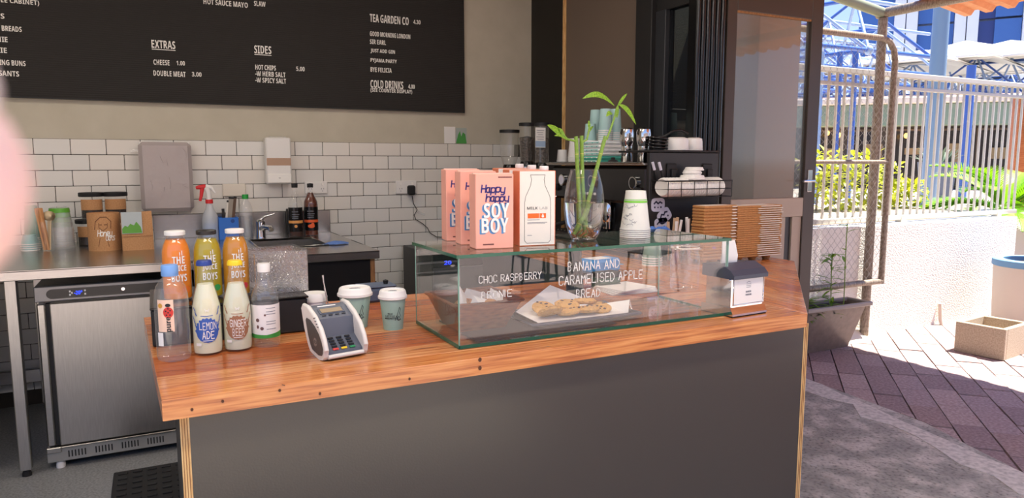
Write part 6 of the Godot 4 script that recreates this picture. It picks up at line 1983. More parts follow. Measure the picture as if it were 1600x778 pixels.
	var stalks := [[[[906, 368], [906, 330], [903, 280], [900, 213]], 0.0068, "straight bamboo stalk cut short beside its twin in the vase"], [[[914, 368], [913, 330], [910, 280], [908.5, 212]], 0.0068, "straight bamboo stalk with a curling side shoot in the vase"], [[[897, 366], [915, 332], [930, 272], [946, 213]], 0.0066, "leaning bamboo stalk with a long leafy shoot in the vase"]]
	for s in 3:
		var pts := []
		for q in stalks[s][0]:
			pts.append(RZ(q[0], q[1], p.z + [0.004, -0.008, 0.012][s]))
		var base: Vector3 = pts[0]
		for i in pts.size():
			pts[i] -= base
		var t := thing("bamboo_stalk", stalks[s][2], "bamboo", base)
		var path := []
		var cv := Curve3D.new()
		for i in pts.size():
			cv.add_point(pts[i])
		var n := 18
		var rad := []
		for i in n:
			path.append(cv.sample_baked(cv.get_baked_length() * i / (n - 1)))
			rad.append(stalks[s][1] * (1.0 - 0.12 * i / n))
		part(t, "cane", G.new().tube(path, rad, 12), mats.bamboo)
		for i in range(2, n, 4):
			var c: Vector3 = path[i]
			var dd: Vector3 = (path[i] - path[i - 1]).normalized()
			part(t, "node_ring", G.new().tube([c - dd * 0.0012, c, c + dd * 0.0012], [rad[i], rad[i] * 1.1, rad[i]], 12), mats.bamboo_ring)
		var L := func(px: float, py: float, dz := 0.0) -> Vector3: return RZ(px, py, p.z + [0.004, -0.008, 0.012][s] + dz) - base
		var shoot := []
		var blades := []
		if s == 0:
			shoot = [L.call(900, 221), L.call(893, 219), L.call(884, 217)]
			blades = [[L.call(886, 218), L.call(855, 195, 0.02), 0.012], [L.call(888, 218), L.call(866, 212, -0.02), 0.007], [L.call(884, 216), L.call(873, 200, 0.01), 0.008]]
		elif s == 1:
			shoot = [L.call(909, 223), L.call(917, 218), L.call(920, 205), L.call(921, 198)]
			blades = [[L.call(921, 204), L.call(920, 188), 0.006], [L.call(921, 206), L.call(927, 197, 0.01), 0.004]]
		else:
			shoot = [L.call(948, 218), L.call(956, 196), L.call(961, 180), L.call(964, 168)]
			blades = [[L.call(960, 165), L.call(910, 154, 0.03), 0.010], [L.call(967, 163), L.call(994, 195, 0.02), 0.011], [L.call(964, 168), L.call(980, 146, -0.02), 0.005], [L.call(957, 178), L.call(947, 182, 0.02), 0.007], [L.call(964, 184), L.call(965, 164, 0.01), 0.009]]
		part(t, "shoot", G.new().tube(shoot, 0.0034, 8), mats.bamboo)
		for bl in blades:
			var g := G.new()
			arch_leaf(g, bl[0], bl[1], bl[2])
			part(t, "leaf", g, mats.leaf)
	var roots := G.new()
	var rng := RandomNumberGenerator.new()
	rng.seed = 8
	for i in 46:
		var a := rng.randf() * TAU
		var r0 := R * rng.randf_range(0.1, 0.4)
		var r1 := R * rng.randf_range(0.3, 0.58)
		roots.tube([Vector3(r0 * cos(a), H * rng.randf_range(0.1, 0.2), r0 * sin(a)), Vector3(r1 * cos(a + 0.3), H * rng.randf_range(0.06, 0.13), r1 * sin(a + 0.3)), Vector3(r1 * 0.95 * cos(a + 0.9), H * 0.055, r1 * 0.95 * sin(a + 0.9))], 0.0012, 4, false)
	var rt := thing("bamboo_roots", "tangle of orange-brown roots at the bottom of the vase", "roots", p)
	rt.set_meta("kind", "stuff")
	part(rt, "root_strands", roots, sm("root", c8(176, 110, 50), 0.8))
	# upside-down printed cups
	var c := RY(992, 370, YG + 0.0005)
	m = mpp(c)
	var h := (372 - 300) * m
	for i in 5:
		var t := thing("printed_cup", "topmost white cup printed with grey sketches and a green band" if i == 4 else "clear cup nested upside down under the printed top cup", "plastic cup", c + Vector3(0, i * 0.006, 0), i * 1.1, "printed cups on the glass case")
		var hh := h - 4 * 0.006
		var rt2 := 23.0 * m
		var rb := 15.5 * m
		part(t, "cup", G.new().lathe([Vector2(rt2, 0), Vector2(rt2 * 0.99, 0.004), Vector2(rb, hh), Vector2(rb * 0.9, hh - 0.002), Vector2(0, hh - 0.004)], 30), sm("printed_white", c8(222, 222, 212), 0.35) if i == 4 else mats.clear_plastic)
		part(t, "rim", G.new().lathe([Vector2(rt2, 0), Vector2(rt2 * 1.04, 0.001), Vector2(rt2 * 1.04, 0.004), Vector2(rt2, 0.005)], 30), sm("rim_clear", c8(214, 214, 208), 0.25))
		if i == 4:
			var prof := [Vector2(rt2, 0.0), Vector2(rb, hh)]
			var g := G.new()
			var r3 := RandomNumberGenerator.new()
			r3.seed = 2
			for q in 26:
				var x := r3.randf_range(-1.5, 1.5) * rb
				var y := r3.randf_range(0.08, 0.66) * hh
				var pts := []
				for s in 5:
					pts.append(Vector2(x + s * 0.003 + r3.randf_range(-0.002, 0.002), y + r3.randf_range(-0.004, 0.004)))
				g.strip(pts, 0.0009)
			part(t, "sketch_print", print_on(g, prof, 0.0008), mats.grey_print)
			part(t, "green_band", G.new().lathe([Vector2(rb + (rt2 - rb) * 0.3 + 0.0008, hh * 0.7), Vector2(rb + (rt2 - rb) * 0.25 + 0.0008, hh * 0.75)], 30), sm("band_green", c8(120, 196, 60), 0.5))
			part(t, "green_band", G.new().lathe([Vector2(rb + (rt2 - rb) * 0.23 + 0.0008, hh * 0.77), Vector2(rb + (rt2 - rb) * 0.21 + 0.0008, hh * 0.785)], 30), mats.band_green)


func arch_leaf(g: G, a: Vector3, b: Vector3, w: float) -> void:
	var d := b - a
	var up := Vector3.UP * d.length() * 0.16
	var side := d.cross(Vector3(0.2, 0.4, 1)).normalized()
	var prev := []
	for i in 9:
		var f := i / 8.0
		var c := a + d * f + up * sin(PI * f) * (1.0 if d.y < 0.02 else 0.3)
		var ww := w * pow(sin(PI * clampf(f * 0.95 + 0.04, 0, 1)), 0.8)
		if i == 8:
			ww = 0.0003
		var row := [c - side * ww, c + Vector3(0, -0.15 * ww, 0.1 * ww), c + side * ww]
		if prev.size():
			for s in 2:
				g.quad(prev[s], prev[s + 1], row[s + 1], row[s])
		prev = row


# ---------------------------------------------------------------- on the stainless bench
func build_bench_things() -> void:
	# kraft canister with a drawn face and white script
	var p := RY(165, 390, YB)
	var m := mpp(p)
	var R := 22.5 * m
	var H := (394 - 336) * m
	var t := thing("kraft_canister", "round kraft card canister with white script on the bench", "canister", p, face_eye(p))
	var prof := [Vector2(R, 0.0), Vector2(R, H)]
	part(t, "body", G.new().lathe([Vector2(0, 0), Vector2(R, 0), Vector2(R, H - 0.002), Vector2(R - 0.002, H), Vector2(R - 0.006, H), Vector2(R - 0.006, H - 0.02), Vector2(0, H - 0.02)], 36), mats.kraft)
	var g := G.new()
	g.add(wide_to(hand("Honey", R * 0.4, 0.6, 0.16, 0.1, 5, 0.2), R * 0.95), Transform3D(Basis.IDENTITY, Vector3(-R * 0.45, H * 0.4, 0)))
	g.add(wide_to(hand("Oats", R * 0.4, 0.6, 0.16, 0.1, 6, 0.2), R * 0.62), Transform3D(Basis.IDENTITY, Vector3(R * 0.05, H * 0.28, 0)))
	part(t, "lettering", print_on(g, prof, 0.0006), mats.letter_white)
	var f := G.new()
	f.strip([Vector2(-0.3, 0.58) * R * 2, Vector2(-0.26, 0.78) * R * 2, Vector2(-0.1, 0.9) * R * 2, Vector2(0.08, 0.9) * R * 2, Vector2(0.22, 0.78) * R * 2, Vector2(0.2, 0.6) * R * 2], R * 0.05)
	f.strip([Vector2(-0.16, 0.74) * R * 2, Vector2(-0.15, 0.62) * R * 2, Vector2(-0.04, 0.54) * R * 2, Vector2(0.09, 0.62) * R * 2, Vector2(0.11, 0.74) * R * 2], R * 0.035)
	f.strip([Vector2(-0.13, 0.7) * R * 2, Vector2(-0.07, 0.7) * R * 2], R * 0.05).strip([Vector2(0.01, 0.7) * R * 2, Vector2(0.08, 0.7) * R * 2], R * 0.05)
	f.strip([Vector2(-0.2, 0.12) * R * 2, Vector2(-0.14, 0.35) * R * 2], R * 0.035).strip([Vector2(0.12, 0.12) * R * 2, Vector2(0.06, 0.35) * R * 2], R * 0.035)
	for i in f.v.size():
		f.v[i].y = f.v[i].y * H / (R * 2.0)
	part(t, "line_drawing", print_on(f, prof, 0.0006), sm("kraft_ink", c8(112, 74, 48), 0.8))
	# kraft bag with a card of green hills
	p = RY(212, 391, YB)
	m = mpp(p)
	var w := 43 * m
	H = (391 - 331) * m
	t = thing("kraft_paper_bag", "upright kraft paper bag with a printed card on its front", "paper bag", p + Vector3(0.012, 0, -0.04), 0.08)
	part(t, "bag", G.new().loft([[Vector3(-w / 2, 0, 0.04), Vector3(w / 2, 0, 0.04), Vector3(w / 2, 0, -0.04), Vector3(-w / 2, 0, -0.04)], [Vector3(-w / 2, H * 0.6, 0.038), Vector3(w / 2, H * 0.6, 0.036), Vector3(w / 2, H * 0.6, -0.036), Vector3(-w / 2, H * 0.6, -0.036)], [Vector3(-w / 2, H * 0.97, 0.012), Vector3(w / 2, H, 0.012), Vector3(w / 2, H, -0.012), Vector3(-w / 2, H * 0.97, -0.012)]]), mats.kraft)
	hill_card(t, Vector3(-w * 0.17, H * 0.72, 0.042), w * 0.66, H * 0.56)
	part(t, "fold_line", lo_hi(Vector3(-w / 2, H * 0.36, 0.0395), Vector3(w / 2, H * 0.365, 0.041)), mats.kraft_ink)
	# jars with black lids, two high
	var low := RY(139, 381, YB)
	m = mpp(low)
	var jr := 15.2 * m
	var jh := 40 * m
	var labels := ["dark jar with kraft label, lower one beside the canister", "dark jar with kraft label, upper one over the canister rim", "dark jar with kraft label, lower one hidden behind the canister", "dark jar with kraft label, upper one beside the towel box"]
	var n := 0
	for e in [[139, 0, 0.0], [147, 1, -0.0], [178, 0, 0.0], [184, 1, 0.0]]:
		var q := RZ(e[0], 370, 0.2)
		t = thing("storage_jar", labels[n], "jar", Vector3(q.x, YB + e[1] * jh * 1.02, 0.2), face_eye(q), "")
		n += 1
		var pj := [Vector2(jr * 0.9, 0.0), Vector2(jr, 0.004), Vector2(jr, jh * 0.84)]
		part(t, "contents", G.new().lathe([Vector2(0, 0.003), Vector2(jr * 0.93, 0.003), Vector2(jr * 0.94, jh * 0.6), Vector2(0, jh * 0.62)], 26), sm("cocoa", c8(44, 30, 26), 0.8))
		part(t, "glass", G.new().lathe([Vector2(0, 0)] + pj, 28), mats.jar_glass)
		part(t, "label", print_on(G.new().flat(PackedVector2Array([Vector2(-jr * 1.2, jh * 0.34), Vector2(jr * 1.2, jh * 0.34), Vector2(jr * 1.2, jh * 0.74), Vector2(-jr * 1.2, jh * 0.74)])), pj, 0.0006), mats.kraft)
		part(t, "lid", G.new().lathe([Vector2(jr * 1.1, jh * 0.84), Vector2(jr * 1.14, jh * 0.86), Vector2(jr * 1.14, jh * 0.98), Vector2(jr * 1.08, jh), Vector2(0, jh)], 28), mats.black_matt)
	# clear cups with green print, stacked mouth down
	p = RY(97, 388, YB)
	m = mpp(p)
	for i in 8:
		t = thing("clear_cup", "topmost clear cup of the tall stack on the bench" if i == 7 else "clear cup nested in the tall stack on the bench", "plastic cup", p + Vector3(0, i * 0.0135, 0), i * 0.9, "clear cup stack on the bench")
		part(t, "cup", G.new().lathe([Vector2(18 * m, 0), Vector2(13.5 * m, 0.135), Vector2(12 * m, 0.137), Vector2(0, 0.134)], 26), mats.clear_plastic)
		part(t, "rim", G.new().lathe([Vector2(18 * m, 0), Vector2(19 * m, 0.001), Vector2(19 * m, 0.004), Vector2(18 * m, 0.005)], 26), mats.clear_plastic)
		if i % 2 == 1:
			part(t, "green_band", G.new().lathe([Vector2(14.6 * m, 0.108), Vector2(13.7 * m, 0.132)], 26), sm("cup_green", c8(96, 168, 50), 0.4))
	# glass jar of stirrers
	p = RY(72, 392, YB)
	m = mpp(p)
	t = thing("stirrer_jar", "straight clear glass jar of wooden stirrers on the bench", "glass jar", p)
	part(t, "glass", G.new().lathe([Vector2(0, 0.003), Vector2(11 * m, 0.0), Vector2(11.6 * m, 0.004), Vector2(11.6 * m, 46 * m)], 26), mats.jar_glass)
	part(t, "lip", G.new().lathe([Vector2(11.4 * m, 46 * m), Vector2(12 * m, 46.5 * m), Vector2(11 * m, 47 * m)], 26), mats.jar_glass)
	var rng := RandomNumberGenerator.new()
	rng.seed = 6
	for i in 14:
		var s := solo("wooden_stirrer", "flat wooden coffee stirrer leaning in the glass jar", "stirrer", bx(Vector3(0, 33 * m, 0), Vector3(0.008, 66 * m, 0.0018), 0.0006), sm("stirrer", c8(196, 140, 88), 0.7), p + Vector3(rng.randf_range(-2, 5) * m, 0.005, rng.randf_range(-5, 5) * m), rng.randf_range(-0.5, 0.5), "stirrers in the glass jar")
		s.rotation.z = rng.randf_range(0.07, 0.13)
	for i in 5:
		var s := thing("wooden_spoon", "pale wooden ice-cream spoon with a round end in the glass jar", "spoon", p + Vector3((3 + i * 0.8) * m, 0.005, (i - 2) * 2.0 * m), 0.2 * i, "wooden spoons in the glass jar")
		s.rotation.z = -0.05 - 0.012 * i
		part(s, "handle", bx(Vector3(0, 24 * m, 0), Vector3(0.006, 48 * m, 0.0016)), sm("pale_wood", c8(224, 200, 160), 0.7))
		part(s, "bowl_end", G.new().ell(Vector3(0, 53 * m, 0), Vector3(7.5 * m, 7.5 * m, 0.0022), 18, 8), mats.pale_wood)
	# cups by the bench front
	p = RY(48, 391, YB)
	m = mpp(p)
	cup_stack("small pale teal tasting cup in a low stack at the bench", p, 4, 12 * m, 9 * m, 24 * m - 0.033, mats.teal_light, mats.white_paper, "small teal cups on the bench")
	var q2 := RZ(52, 380, 0.22)
	m = mpp(q2)
	cup_stack("grey-teal cup in a tall stack behind the tasting cups", Vector3(q2.x, YB, 0.22), 6, 11 * m, 8.5 * m, 66 * m - 0.055, mats.teal_cup, mats.white_paper, "tall teal cups on the bench")
	# salmon-pink shaker jug at the bench end
	p = RY(6, 421, YB)
	m = mpp(p)
	# spray bottle
	p = RZ(330, 374, 0.22)
	p.y = YB
	m = mpp(p)
	t = thing("spray_bottle", "translucent spray bottle of blue cleaner with a red trigger", "spray bottle", p, -0.1)
	var bh := 57 * m
	var br := 12 * m
	var prof2 := [Vector2(0, 0.002), Vector2(br, 0), Vector2(br, bh * 0.56), Vector2(br * 0.85, bh * 0.7), Vector2(br * 0.45, bh * 0.88), Vector2(br * 0.38, bh)]
	part(t, "bottle", G.new().lathe(prof2, 26), pane("spray_plastic", Color(0.86, 0.88, 0.9), 0.45, 0.25))
	part(t, "cleaner", G.new().lathe([Vector2(0, 0.003), Vector2(br * 0.95, 0.003), Vector2(br * 0.95, bh * 0.46), Vector2(0, bh * 0.46)], 24), sm("cleaner_blue", c8(54, 132, 202), 0.3))
	part(t, "collar", G.new().lathe([Vector2(br * 0.46, bh), Vector2(br * 0.46, bh + 6 * m), Vector2(0, bh + 6 * m)], 20), sm("spray_red", c8(206, 40, 44), 0.4))
	part(t, "pump_head", G.new().tube([Vector3(0, bh + 6 * m, 0), Vector3(-0.5 * m, bh + 16 * m, 0), Vector3(-3 * m, bh + 25 * m, 0)], [4 * m, 4 * m, 4.5 * m], 12), mats.white_plastic)
	part(t, "rear_spur", G.new().tube([Vector3(-4 * m, bh + 26 * m, 0), Vector3(4 * m, bh + 24 * m, 0), Vector3(9 * m, bh + 16 * m, 0)], [4.5 * m, 3 * m, 1.0 * m], 10), mats.white_plastic)
	part(t, "nozzle", G.new().tube([Vector3(-4 * m, bh + 26 * m, 0), Vector3(-14 * m, bh + 25 * m, 0), Vector3(-18 * m, bh + 24 * m, 0)], [4.2 * m, 3.4 * m, 2.2 * m], 10), mats.spray_red)
	part(t, "trigger", G.new().tube([Vector3(-9 * m, bh + 24 * m, 0), Vector3(-11 * m, bh + 12 * m, 0), Vector3(-13 * m, bh + 4 * m, 0)], [3.2 * m, 2.6 * m, 2.0 * m], 10), mats.spray_red)
	# blue caddy with thermometers and spatulas
	p = RZ(357, 372, 0.2)
	p.y = YB
	m = mpp(p)
	t = thing("blue_caddy", "blue plastic utensil caddy beside the spray bottle", "caddy", p, 0.05)
	var cw := 28 * m
	var chh := 34 * m
	var cg := G.new()
	cg.box(Vector3(0, chh / 2, cw * 0.42), Vector3(cw, chh, 0.004), 0.001).box(Vector3(0, chh / 2, -cw * 0.42), Vector3(cw, chh, 0.004), 0.001)
	cg.box(Vector3(cw / 2, chh / 2, 0), Vector3(0.004, chh, cw * 0.84), 0.001).box(Vector3(-cw / 2, chh / 2, 0), Vector3(0.004, chh, cw * 0.84), 0.001).box(Vector3(0, 0.003, 0), Vector3(cw, 0.005, cw * 0.84))
	part(t, "walls", cg, sm("caddy_blue", c8(44, 108, 196), 0.4))
	part(t, "finger_hole", G.new().disc(Vector2(cw * 0.2, chh * 0.84), 3 * m, cw * 0.42 + 0.0026, 14), sm("caddy_navy", c8(28, 74, 146), 0.5))
	var ut := [["white handled spatula standing in the blue caddy", -7.0, -0.12, 57.0, 6.5, "u_white", c8(214, 210, 200)], ["wide steel palette knife standing in the blue caddy", 3.0, -0.1, 62.0, 9.0, "u_steel", c8(150, 142, 130)], ["brown handled knife standing in the blue caddy", 9.0, -0.13, 63.0, 4.5, "u_brown", c8(92, 70, 54)], ["small black thermometer standing in the blue caddy", -10.0, 0.02, 44.0, 4.0, "u_black", c8(40, 38, 38)]]
	for u in ut:
		var o := thing("bar_utensil", u[0], "utensil", p + Vector3(u[1] * 0.5 * m, 0.007, 0.0), 0.1)
		o.rotation.z = u[2]
		part(o, "blade", bx(Vector3(0, u[3] * m * 0.5, 0), Vector3(u[4] * m, u[3] * m, 0.003), 0.001), sm(u[5], u[6], 0.35))
		part(o, "tip", bx(Vector3(0, u[3] * m, 0), Vector3(u[4] * m * 1.05, 3 * m, 0.005), 0.001), mats.black_matt)
	# water bottle with green cap
	p = RZ(386, 370, 0.16)
	p.y = YB
	m = mpp(p)
	t = thing("green_capped_bottle", "clear plastic bottle with a green cap beside the tap", "water bottle", p)
	part(t, "bottle", G.new().lathe([Vector2(0, 0.002), Vector2(9.5 * m, 0), Vector2(10 * m, 0.004), Vector2(10 * m, 42 * m), Vector2(8.5 * m, 50 * m), Vector2(4.5 * m, 58 * m), Vector2(4 * m, 60 * m)], 24), mats.clear_plastic)
	part(t, "water", G.new().lathe([Vector2(0, 0.004), Vector2(9.2 * m, 0.004), Vector2(9.2 * m, 34 * m), Vector2(0, 34 * m)], 24), mats.water)
	part(t, "cap", G.new().lathe([Vector2(4.8 * m, 60 * m), Vector2(4.8 * m, 67 * m), Vector2(0, 67 * m)], 20), sm("cap_green", c8(36, 158, 62), 0.4))
	# tap
	p = RZ(408, 372, 0.24)
	p.y = YB
	m = mpp(p)
	t = thing("mixer_tap", "chrome single-lever mixer tap behind the sink", "tap", p, 0.3)
	part(t, "body", G.new().lathe([Vector2(7.5 * m, 0), Vector2(7 * m, 2 * m), Vector2(6.5 * m, 20 * m), Vector2(7 * m, 26 * m), Vector2(4 * m, 29 * m), Vector2(0, 30 * m)], 22), mats.chrome)
	part(t, "spout", G.new().tube([Vector3(0, 14 * m, 0.0), Vector3(0, 18 * m, 14 * m), Vector3(0, 18 * m, 34 * m), Vector3(0, 14 * m, 37 * m)], [5 * m, 4.5 * m, 4 * m, 4 * m], 12), mats.chrome)
	part(t, "lever", G.new().tube([Vector3(0, 28 * m, 0), Vector3(6 * m, 33 * m, 2 * m), Vector3(22 * m, 37 * m, 4 * m)], [3 * m, 2 * m, 1.4 * m], 10), mats.chrome)
	# syrup bottles before a black box
	var bx0 := RZ(449, 369, 0.1)
	m = mpp(bx0)
	solo("black_carton", "flat black box standing against the splashback behind the syrups", "box", bx(Vector3(0, 20 * m, 0), Vector3(22 * m, 40 * m, 0.05), 0.003), mats.black_matt, Vector3(bx0.x + 12 * m, YB, 0.075))
	var k := 0
	for e in [[463, 369, 286, "half-empty dark syrup bottle with clear neck and orange label band", c8(60, 34, 26)], [487, 366, 285, "full brown syrup bottle with a red-orange label band", c8(92, 40, 22)]]:
		p = RZ(e[0], e[1], 0.24 if k == 0 else 0.2)
		p.y = YB
		m = mpp(p)
		H = (e[1] - e[2]) * m
		var r := 10.8 * m
		t = thing("syrup_bottle", e[3], "syrup bottle", p, face_eye(p))
		var pf := [Vector2(r * 0.92, 0.0), Vector2(r, 0.004), Vector2(r, H * 0.58), Vector2(r * 0.95, H * 0.65), Vector2(r * 0.6, H * 0.75), Vector2(r * 0.38, H * 0.82), Vector2(r * 0.36, H * 0.92)]
		var sy: Material = sm("syrup%d" % k, e[4], 0.15)
		var inn := [Vector2(0, 0.003)]
		for q in pf:
			if q.y < H * (0.5 if k == 0 else 0.83):
				inn.append(Vector2(q.x - 0.0015, maxf(q.y, 0.003)))
		if k == 0:
			inn.append(Vector2(r - 0.0015, H * 0.46))
		inn.append(Vector2(0, inn[-1].y))
		part(t, "syrup", G.new().lathe(inn, 24), sy)
		part(t, "glass", G.new().lathe(pf, 26), mats.jar_glass)
		part(t, "cap", G.new().lathe([Vector2(r * 0.42, H * 0.915), Vector2(r * 0.44, H * 0.99), Vector2(0, H)], 20), mats.black_matt)
		part(t, "label", print_on(G.new().flat(PackedVector2Array([Vector2(-r * 1.4, H * 0.1), Vector2(r * 1.4, H * 0.1), Vector2(r * 1.4, H * 0.55), Vector2(-r * 1.4, H * 0.55)])), pf, 0.0005), mats.black_gloss)
		part(t, "label_band", print_on(G.new().flat(PackedVector2Array([Vector2(-r * 1.3, H * 0.255), Vector2(r * 1.3, H * 0.255), Vector2(r * 1.3, H * 0.305), Vector2(-r * 1.3, H * 0.305)])), pf, 0.0009), sm("band%d" % k, [c8(216, 152, 84), c8(222, 92, 42)][k], 0.5))
		var pic := G.new()
		if k == 1:
			pic.disc(Vector2(0, H * 0.185), r * 0.5, 0, 14, 0.55).disc(Vector2(r * 0.2, H * 0.215), r * 0.25, 0, 10)
		else:
			pic.disc(Vector2(0, H * 0.2), r * 0.22, 0, 10)
		part(t, "label_picture", print_on(pic, pf, 0.0009), mats["band%d" % k])
		var ln := G.new()
		for y in [0.47, 0.42, 0.38, 0.35]:
			ln.strip([Vector2(-r * 0.5, H * y), Vector2(r * (0.35 if y != 0.42 else 0.5), H * y)], 0.0035)
		part(t, "label_print", print_on(ln, pf, 0.0009), mats.grey_print)
		k += 1
	# crumpled cloth
	p = RY(524, 382, YB)
	m = mpp(p)
	var cl := G.new()
	rng.seed = 4
	var rings := []
	for i in 9:
		var f2 := i / 8.0
		var ring := []
		for j in 10:
			var a := TAU * j / 10
			var rr := (0.2 + 0.8 * sin(PI * clampf(f2, 0.06, 0.94)))
			ring.append(Vector3((f2 - 0.5) * 40 * m, maxf(0.001, (0.45 + 0.55 * f2) * 9 * m * rr * (0.3 + 0.7 * maxf(0, sin(a))) * rng.randf_range(0.7, 1.1)), cos(a) * 14 * m * rr * rng.randf_range(0.8, 1.1)))
		ring.reverse()
		rings.append(ring)
	solo("blue_wiping_cloth", "crumpled blue wiping cloth on the bench end", "cloth", cl.loft(rings), bumpy(sm("wipe_blue", c8(90, 122, 184), 0.95), noise_tex.fine, 0.8), Vector3(p.x, YB, p.z))


func hill_card(t: Node3D, at: Vector3, w: float, h: float) -> void:
	var c := part(t, "card", bx(Vector3.ZERO, Vector3(w, h, 0.0012)), sm("card_sky", c8(176, 186, 188), 0.6), at, "grey-blue card with green hills")
	part(c, "hills_print", G.new().flat(PackedVector2Array([Vector2(-0.48, -0.48) * Vector2(w, h), Vector2(0.48, -0.48) * Vector2(w, h), Vector2(0.42, -0.2) * Vector2(w, h), Vector2(0.22, 0.05) * Vector2(w, h), Vector2(0.1, -0.12) * Vector2(w, h), Vector2(-0.08, -0.04) * Vector2(w, h), Vector2(-0.2, -0.18) * Vector2(w, h), Vector2(-0.34, -0.12) * Vector2(w, h), Vector2(-0.48, -0.26) * Vector2(w, h)])), sm("hill_green", c8(96, 158, 62), 0.6), Vector3(0, 0, 0.0009))


# ---------------------------------------------------------------- on the tiled wall
func build_wall_things() -> void:
	var zt := 0.0125
	# paper towel box still in its film
	var a := RZ(222, 330, zt)
	var b := RZ(297, 223, zt)
	var w := b.x - a.x
	var h := b.y - a.y
	var t := thing("towel_dispenser", "grey film-wrapped paper towel dispenser on the tiles", "towel dispenser", Vector3((a.x + b.x) / 2, a.y, zt))
	part(t, "casing", bx(Vector3(0, h / 2, 0.055), Vector3(w, h, 0.11), 0.022), bumpy(sm("film_grey", c8(176, 166, 164), 0.3), noise_tex.soft, 0.6))
	part(t, "back_plate", bx(Vector3(0, h / 2, 0.005), Vector3(w * 0.98, h * 1.01, 0.01), 0.003), mats.white_plastic)
	part(t, "film_tail", G.new().loft([[Vector3(-w * 0.42, 0.0, 0.1), Vector3(w * 0.44, -0.004, 0.1), Vector3(w * 0.44, -0.004, 0.02), Vector3(-w * 0.42, 0.0, 0.02)], [Vector3(-w * 0.36, -0.016, 0.09), Vector3(w * 0.42, -0.022, 0.085), Vector3(w * 0.42, -0.022, 0.04), Vector3(-w * 0.36, -0.016, 0.04)]]), mats.clear_plastic)
	part(t, "film_tail", G.new().loft([[Vector3(-w * 0.5, h * 0.86, 0.06), Vector3(-w * 0.5, h * 0.9, 0.06), Vector3(-w * 0.5, h * 0.9, 0.05), Vector3(-w * 0.5, h * 0.86, 0.05)], [Vector3(-w * 0.64, h * 0.85, 0.05), Vector3(-w * 0.64, h * 0.89, 0.05), Vector3(-w * 0.64, h * 0.89, 0.045), Vector3(-w * 0.64, h * 0.85, 0.045)]]), mats.clear_plastic)
	var cr := G.new()
	for q in [[[-0.1, 0.8], [-0.04, 0.7], [0.02, 0.76], [0.04, 0.66]], [[-0.3, 0.45], [-0.27, 0.38], [-0.29, 0.32]], [[0.05, 0.5], [0.07, 0.4], [0.05, 0.33]], [[-0.05, 0.36], [-0.06, 0.3]], [[0.36, 0.4], [0.3, 0.38], [0.38, 0.35]], [[0.33, 0.92], [0.4, 0.85], [0.38, 0.74]]]:
		var pts := []
		for e in q:
			pts.append(Vector3(e[0] * w, e[1] * h, 0.111))
		cr.tube(pts, 0.0022, 6)
	part(t, "film_creases", cr, mats.film_grey)
	# soap dispenser
	a = RZ(414, 287, zt)
	b = RZ(450, 216, zt)
	w = b.x - a.x
	h = b.y - a.y
	t = thing("soap_dispenser", "white wall soap dispenser with a tan printed band", "soap dispenser", Vector3((a.x + b.x) / 2, a.y, zt))
	part(t, "housing", bx(Vector3(0, h * 0.5, 0.05), Vector3(w, h, 0.1), 0.008), mats.white_plastic)
	part(t, "print_band", bx(Vector3(0, h * 0.48, 0.1005), Vector3(w * 0.96, h * 0.16, 0.001)), sm("band_tan", c8(178, 146, 122), 0.6))
	part(t, "push_bar", bx(Vector3(0, h * 0.12, 0.104), Vector3(w * 0.95, h * 0.2, 0.012), 0.004), mats.cream_lid)
	part(t, "film_top", bx(Vector3(0, h * 1.01, 0.05), Vector3(w * 0.7, 0.01, 0.06), 0.003), mats.clear_plastic)
	part(t, "mark", bx(Vector3(0, h * 0.13, 0.1105), Vector3(0.012, 0.003, 0.001)), mats.grey_print)
	# blank plate, sockets
	a = RZ(348, 307, zt)
	b = RZ(383, 287, zt)
	solo("blank_wall_plate", "plain cream cover plate on the tiles above the caddy", "wall plate", bx(Vector3(0, 0, 0.008), Vector3(b.x - a.x, b.y - a.y, 0.016), 0.004), sm("plate_cream", c8(222, 214, 200), 0.5), Vector3((a.x + b.x) / 2, (a.y + b.y) / 2, zt))
	var k := 0
	for e in [[476, 303, 511, 283], [618, 303, 650, 282]]:
		a = RZ(e[0], e[1], zt)
		b = RZ(e[2], e[3], zt)
		w = b.x - a.x
		h = b.y - a.y
		t = thing("power_socket", ["white double power socket behind the syrup bottles", "white double power socket holding a black plug"][k], "power socket", Vector3((a.x + b.x) / 2, (a.y + b.y) / 2, zt))
		part(t, "plate", bx(Vector3(0, 0, 0.007), Vector3(w, h, 0.014), 0.004), mats.white_plastic)
		for s in [-1.0, 1.0]:
			part(t, "switch", bx(Vector3(s * w * 0.27, h * 0.25, 0.0155), Vector3(0.014, 0.02, 0.005), 0.002), mats.cream_lid)
			var pins := G.new()
			pins.box(Vector3(s * w * 0.27 - 0.008, -h * 0.1, 0.0145), Vector3(0.003, 0.009, 0.001)).box(Vector3(s * w * 0.27 + 0.008, -h * 0.1, 0.0145), Vector3(0.003, 0.009, 0.001)).box(Vector3(s * w * 0.27, -h * 0.28, 0.0145), Vector3(0.003, 0.009, 0.001))
			part(t, "pin_slots", pins, mats.grey_print)
		k += 1
	var pp := RZ(642, 297, zt + 0.03)
	var pl := thing("plug_adaptor", "black plug adaptor with a thin black cable on the tiles", "plug", Vector3(pp.x, pp.y, zt + 0.015))
	part(pl, "body", bx(Vector3(0, 0, 0.025), Vector3(0.054, 0.07, 0.045), 0.01), mats.black_matt)
	var cab := []
	for q in [[644, 306], [646, 318], [652, 328], [647, 336], [650, 343], [660, 349], [668, 356], [672, 364], [682, 370], [700, 371]]:
		cab.append(RZ(q[0], q[1], zt + 0.012) - pl.position)
	part(pl, "cable", G.new().tube(cab, 0.0028, 6), mats.black_matt)
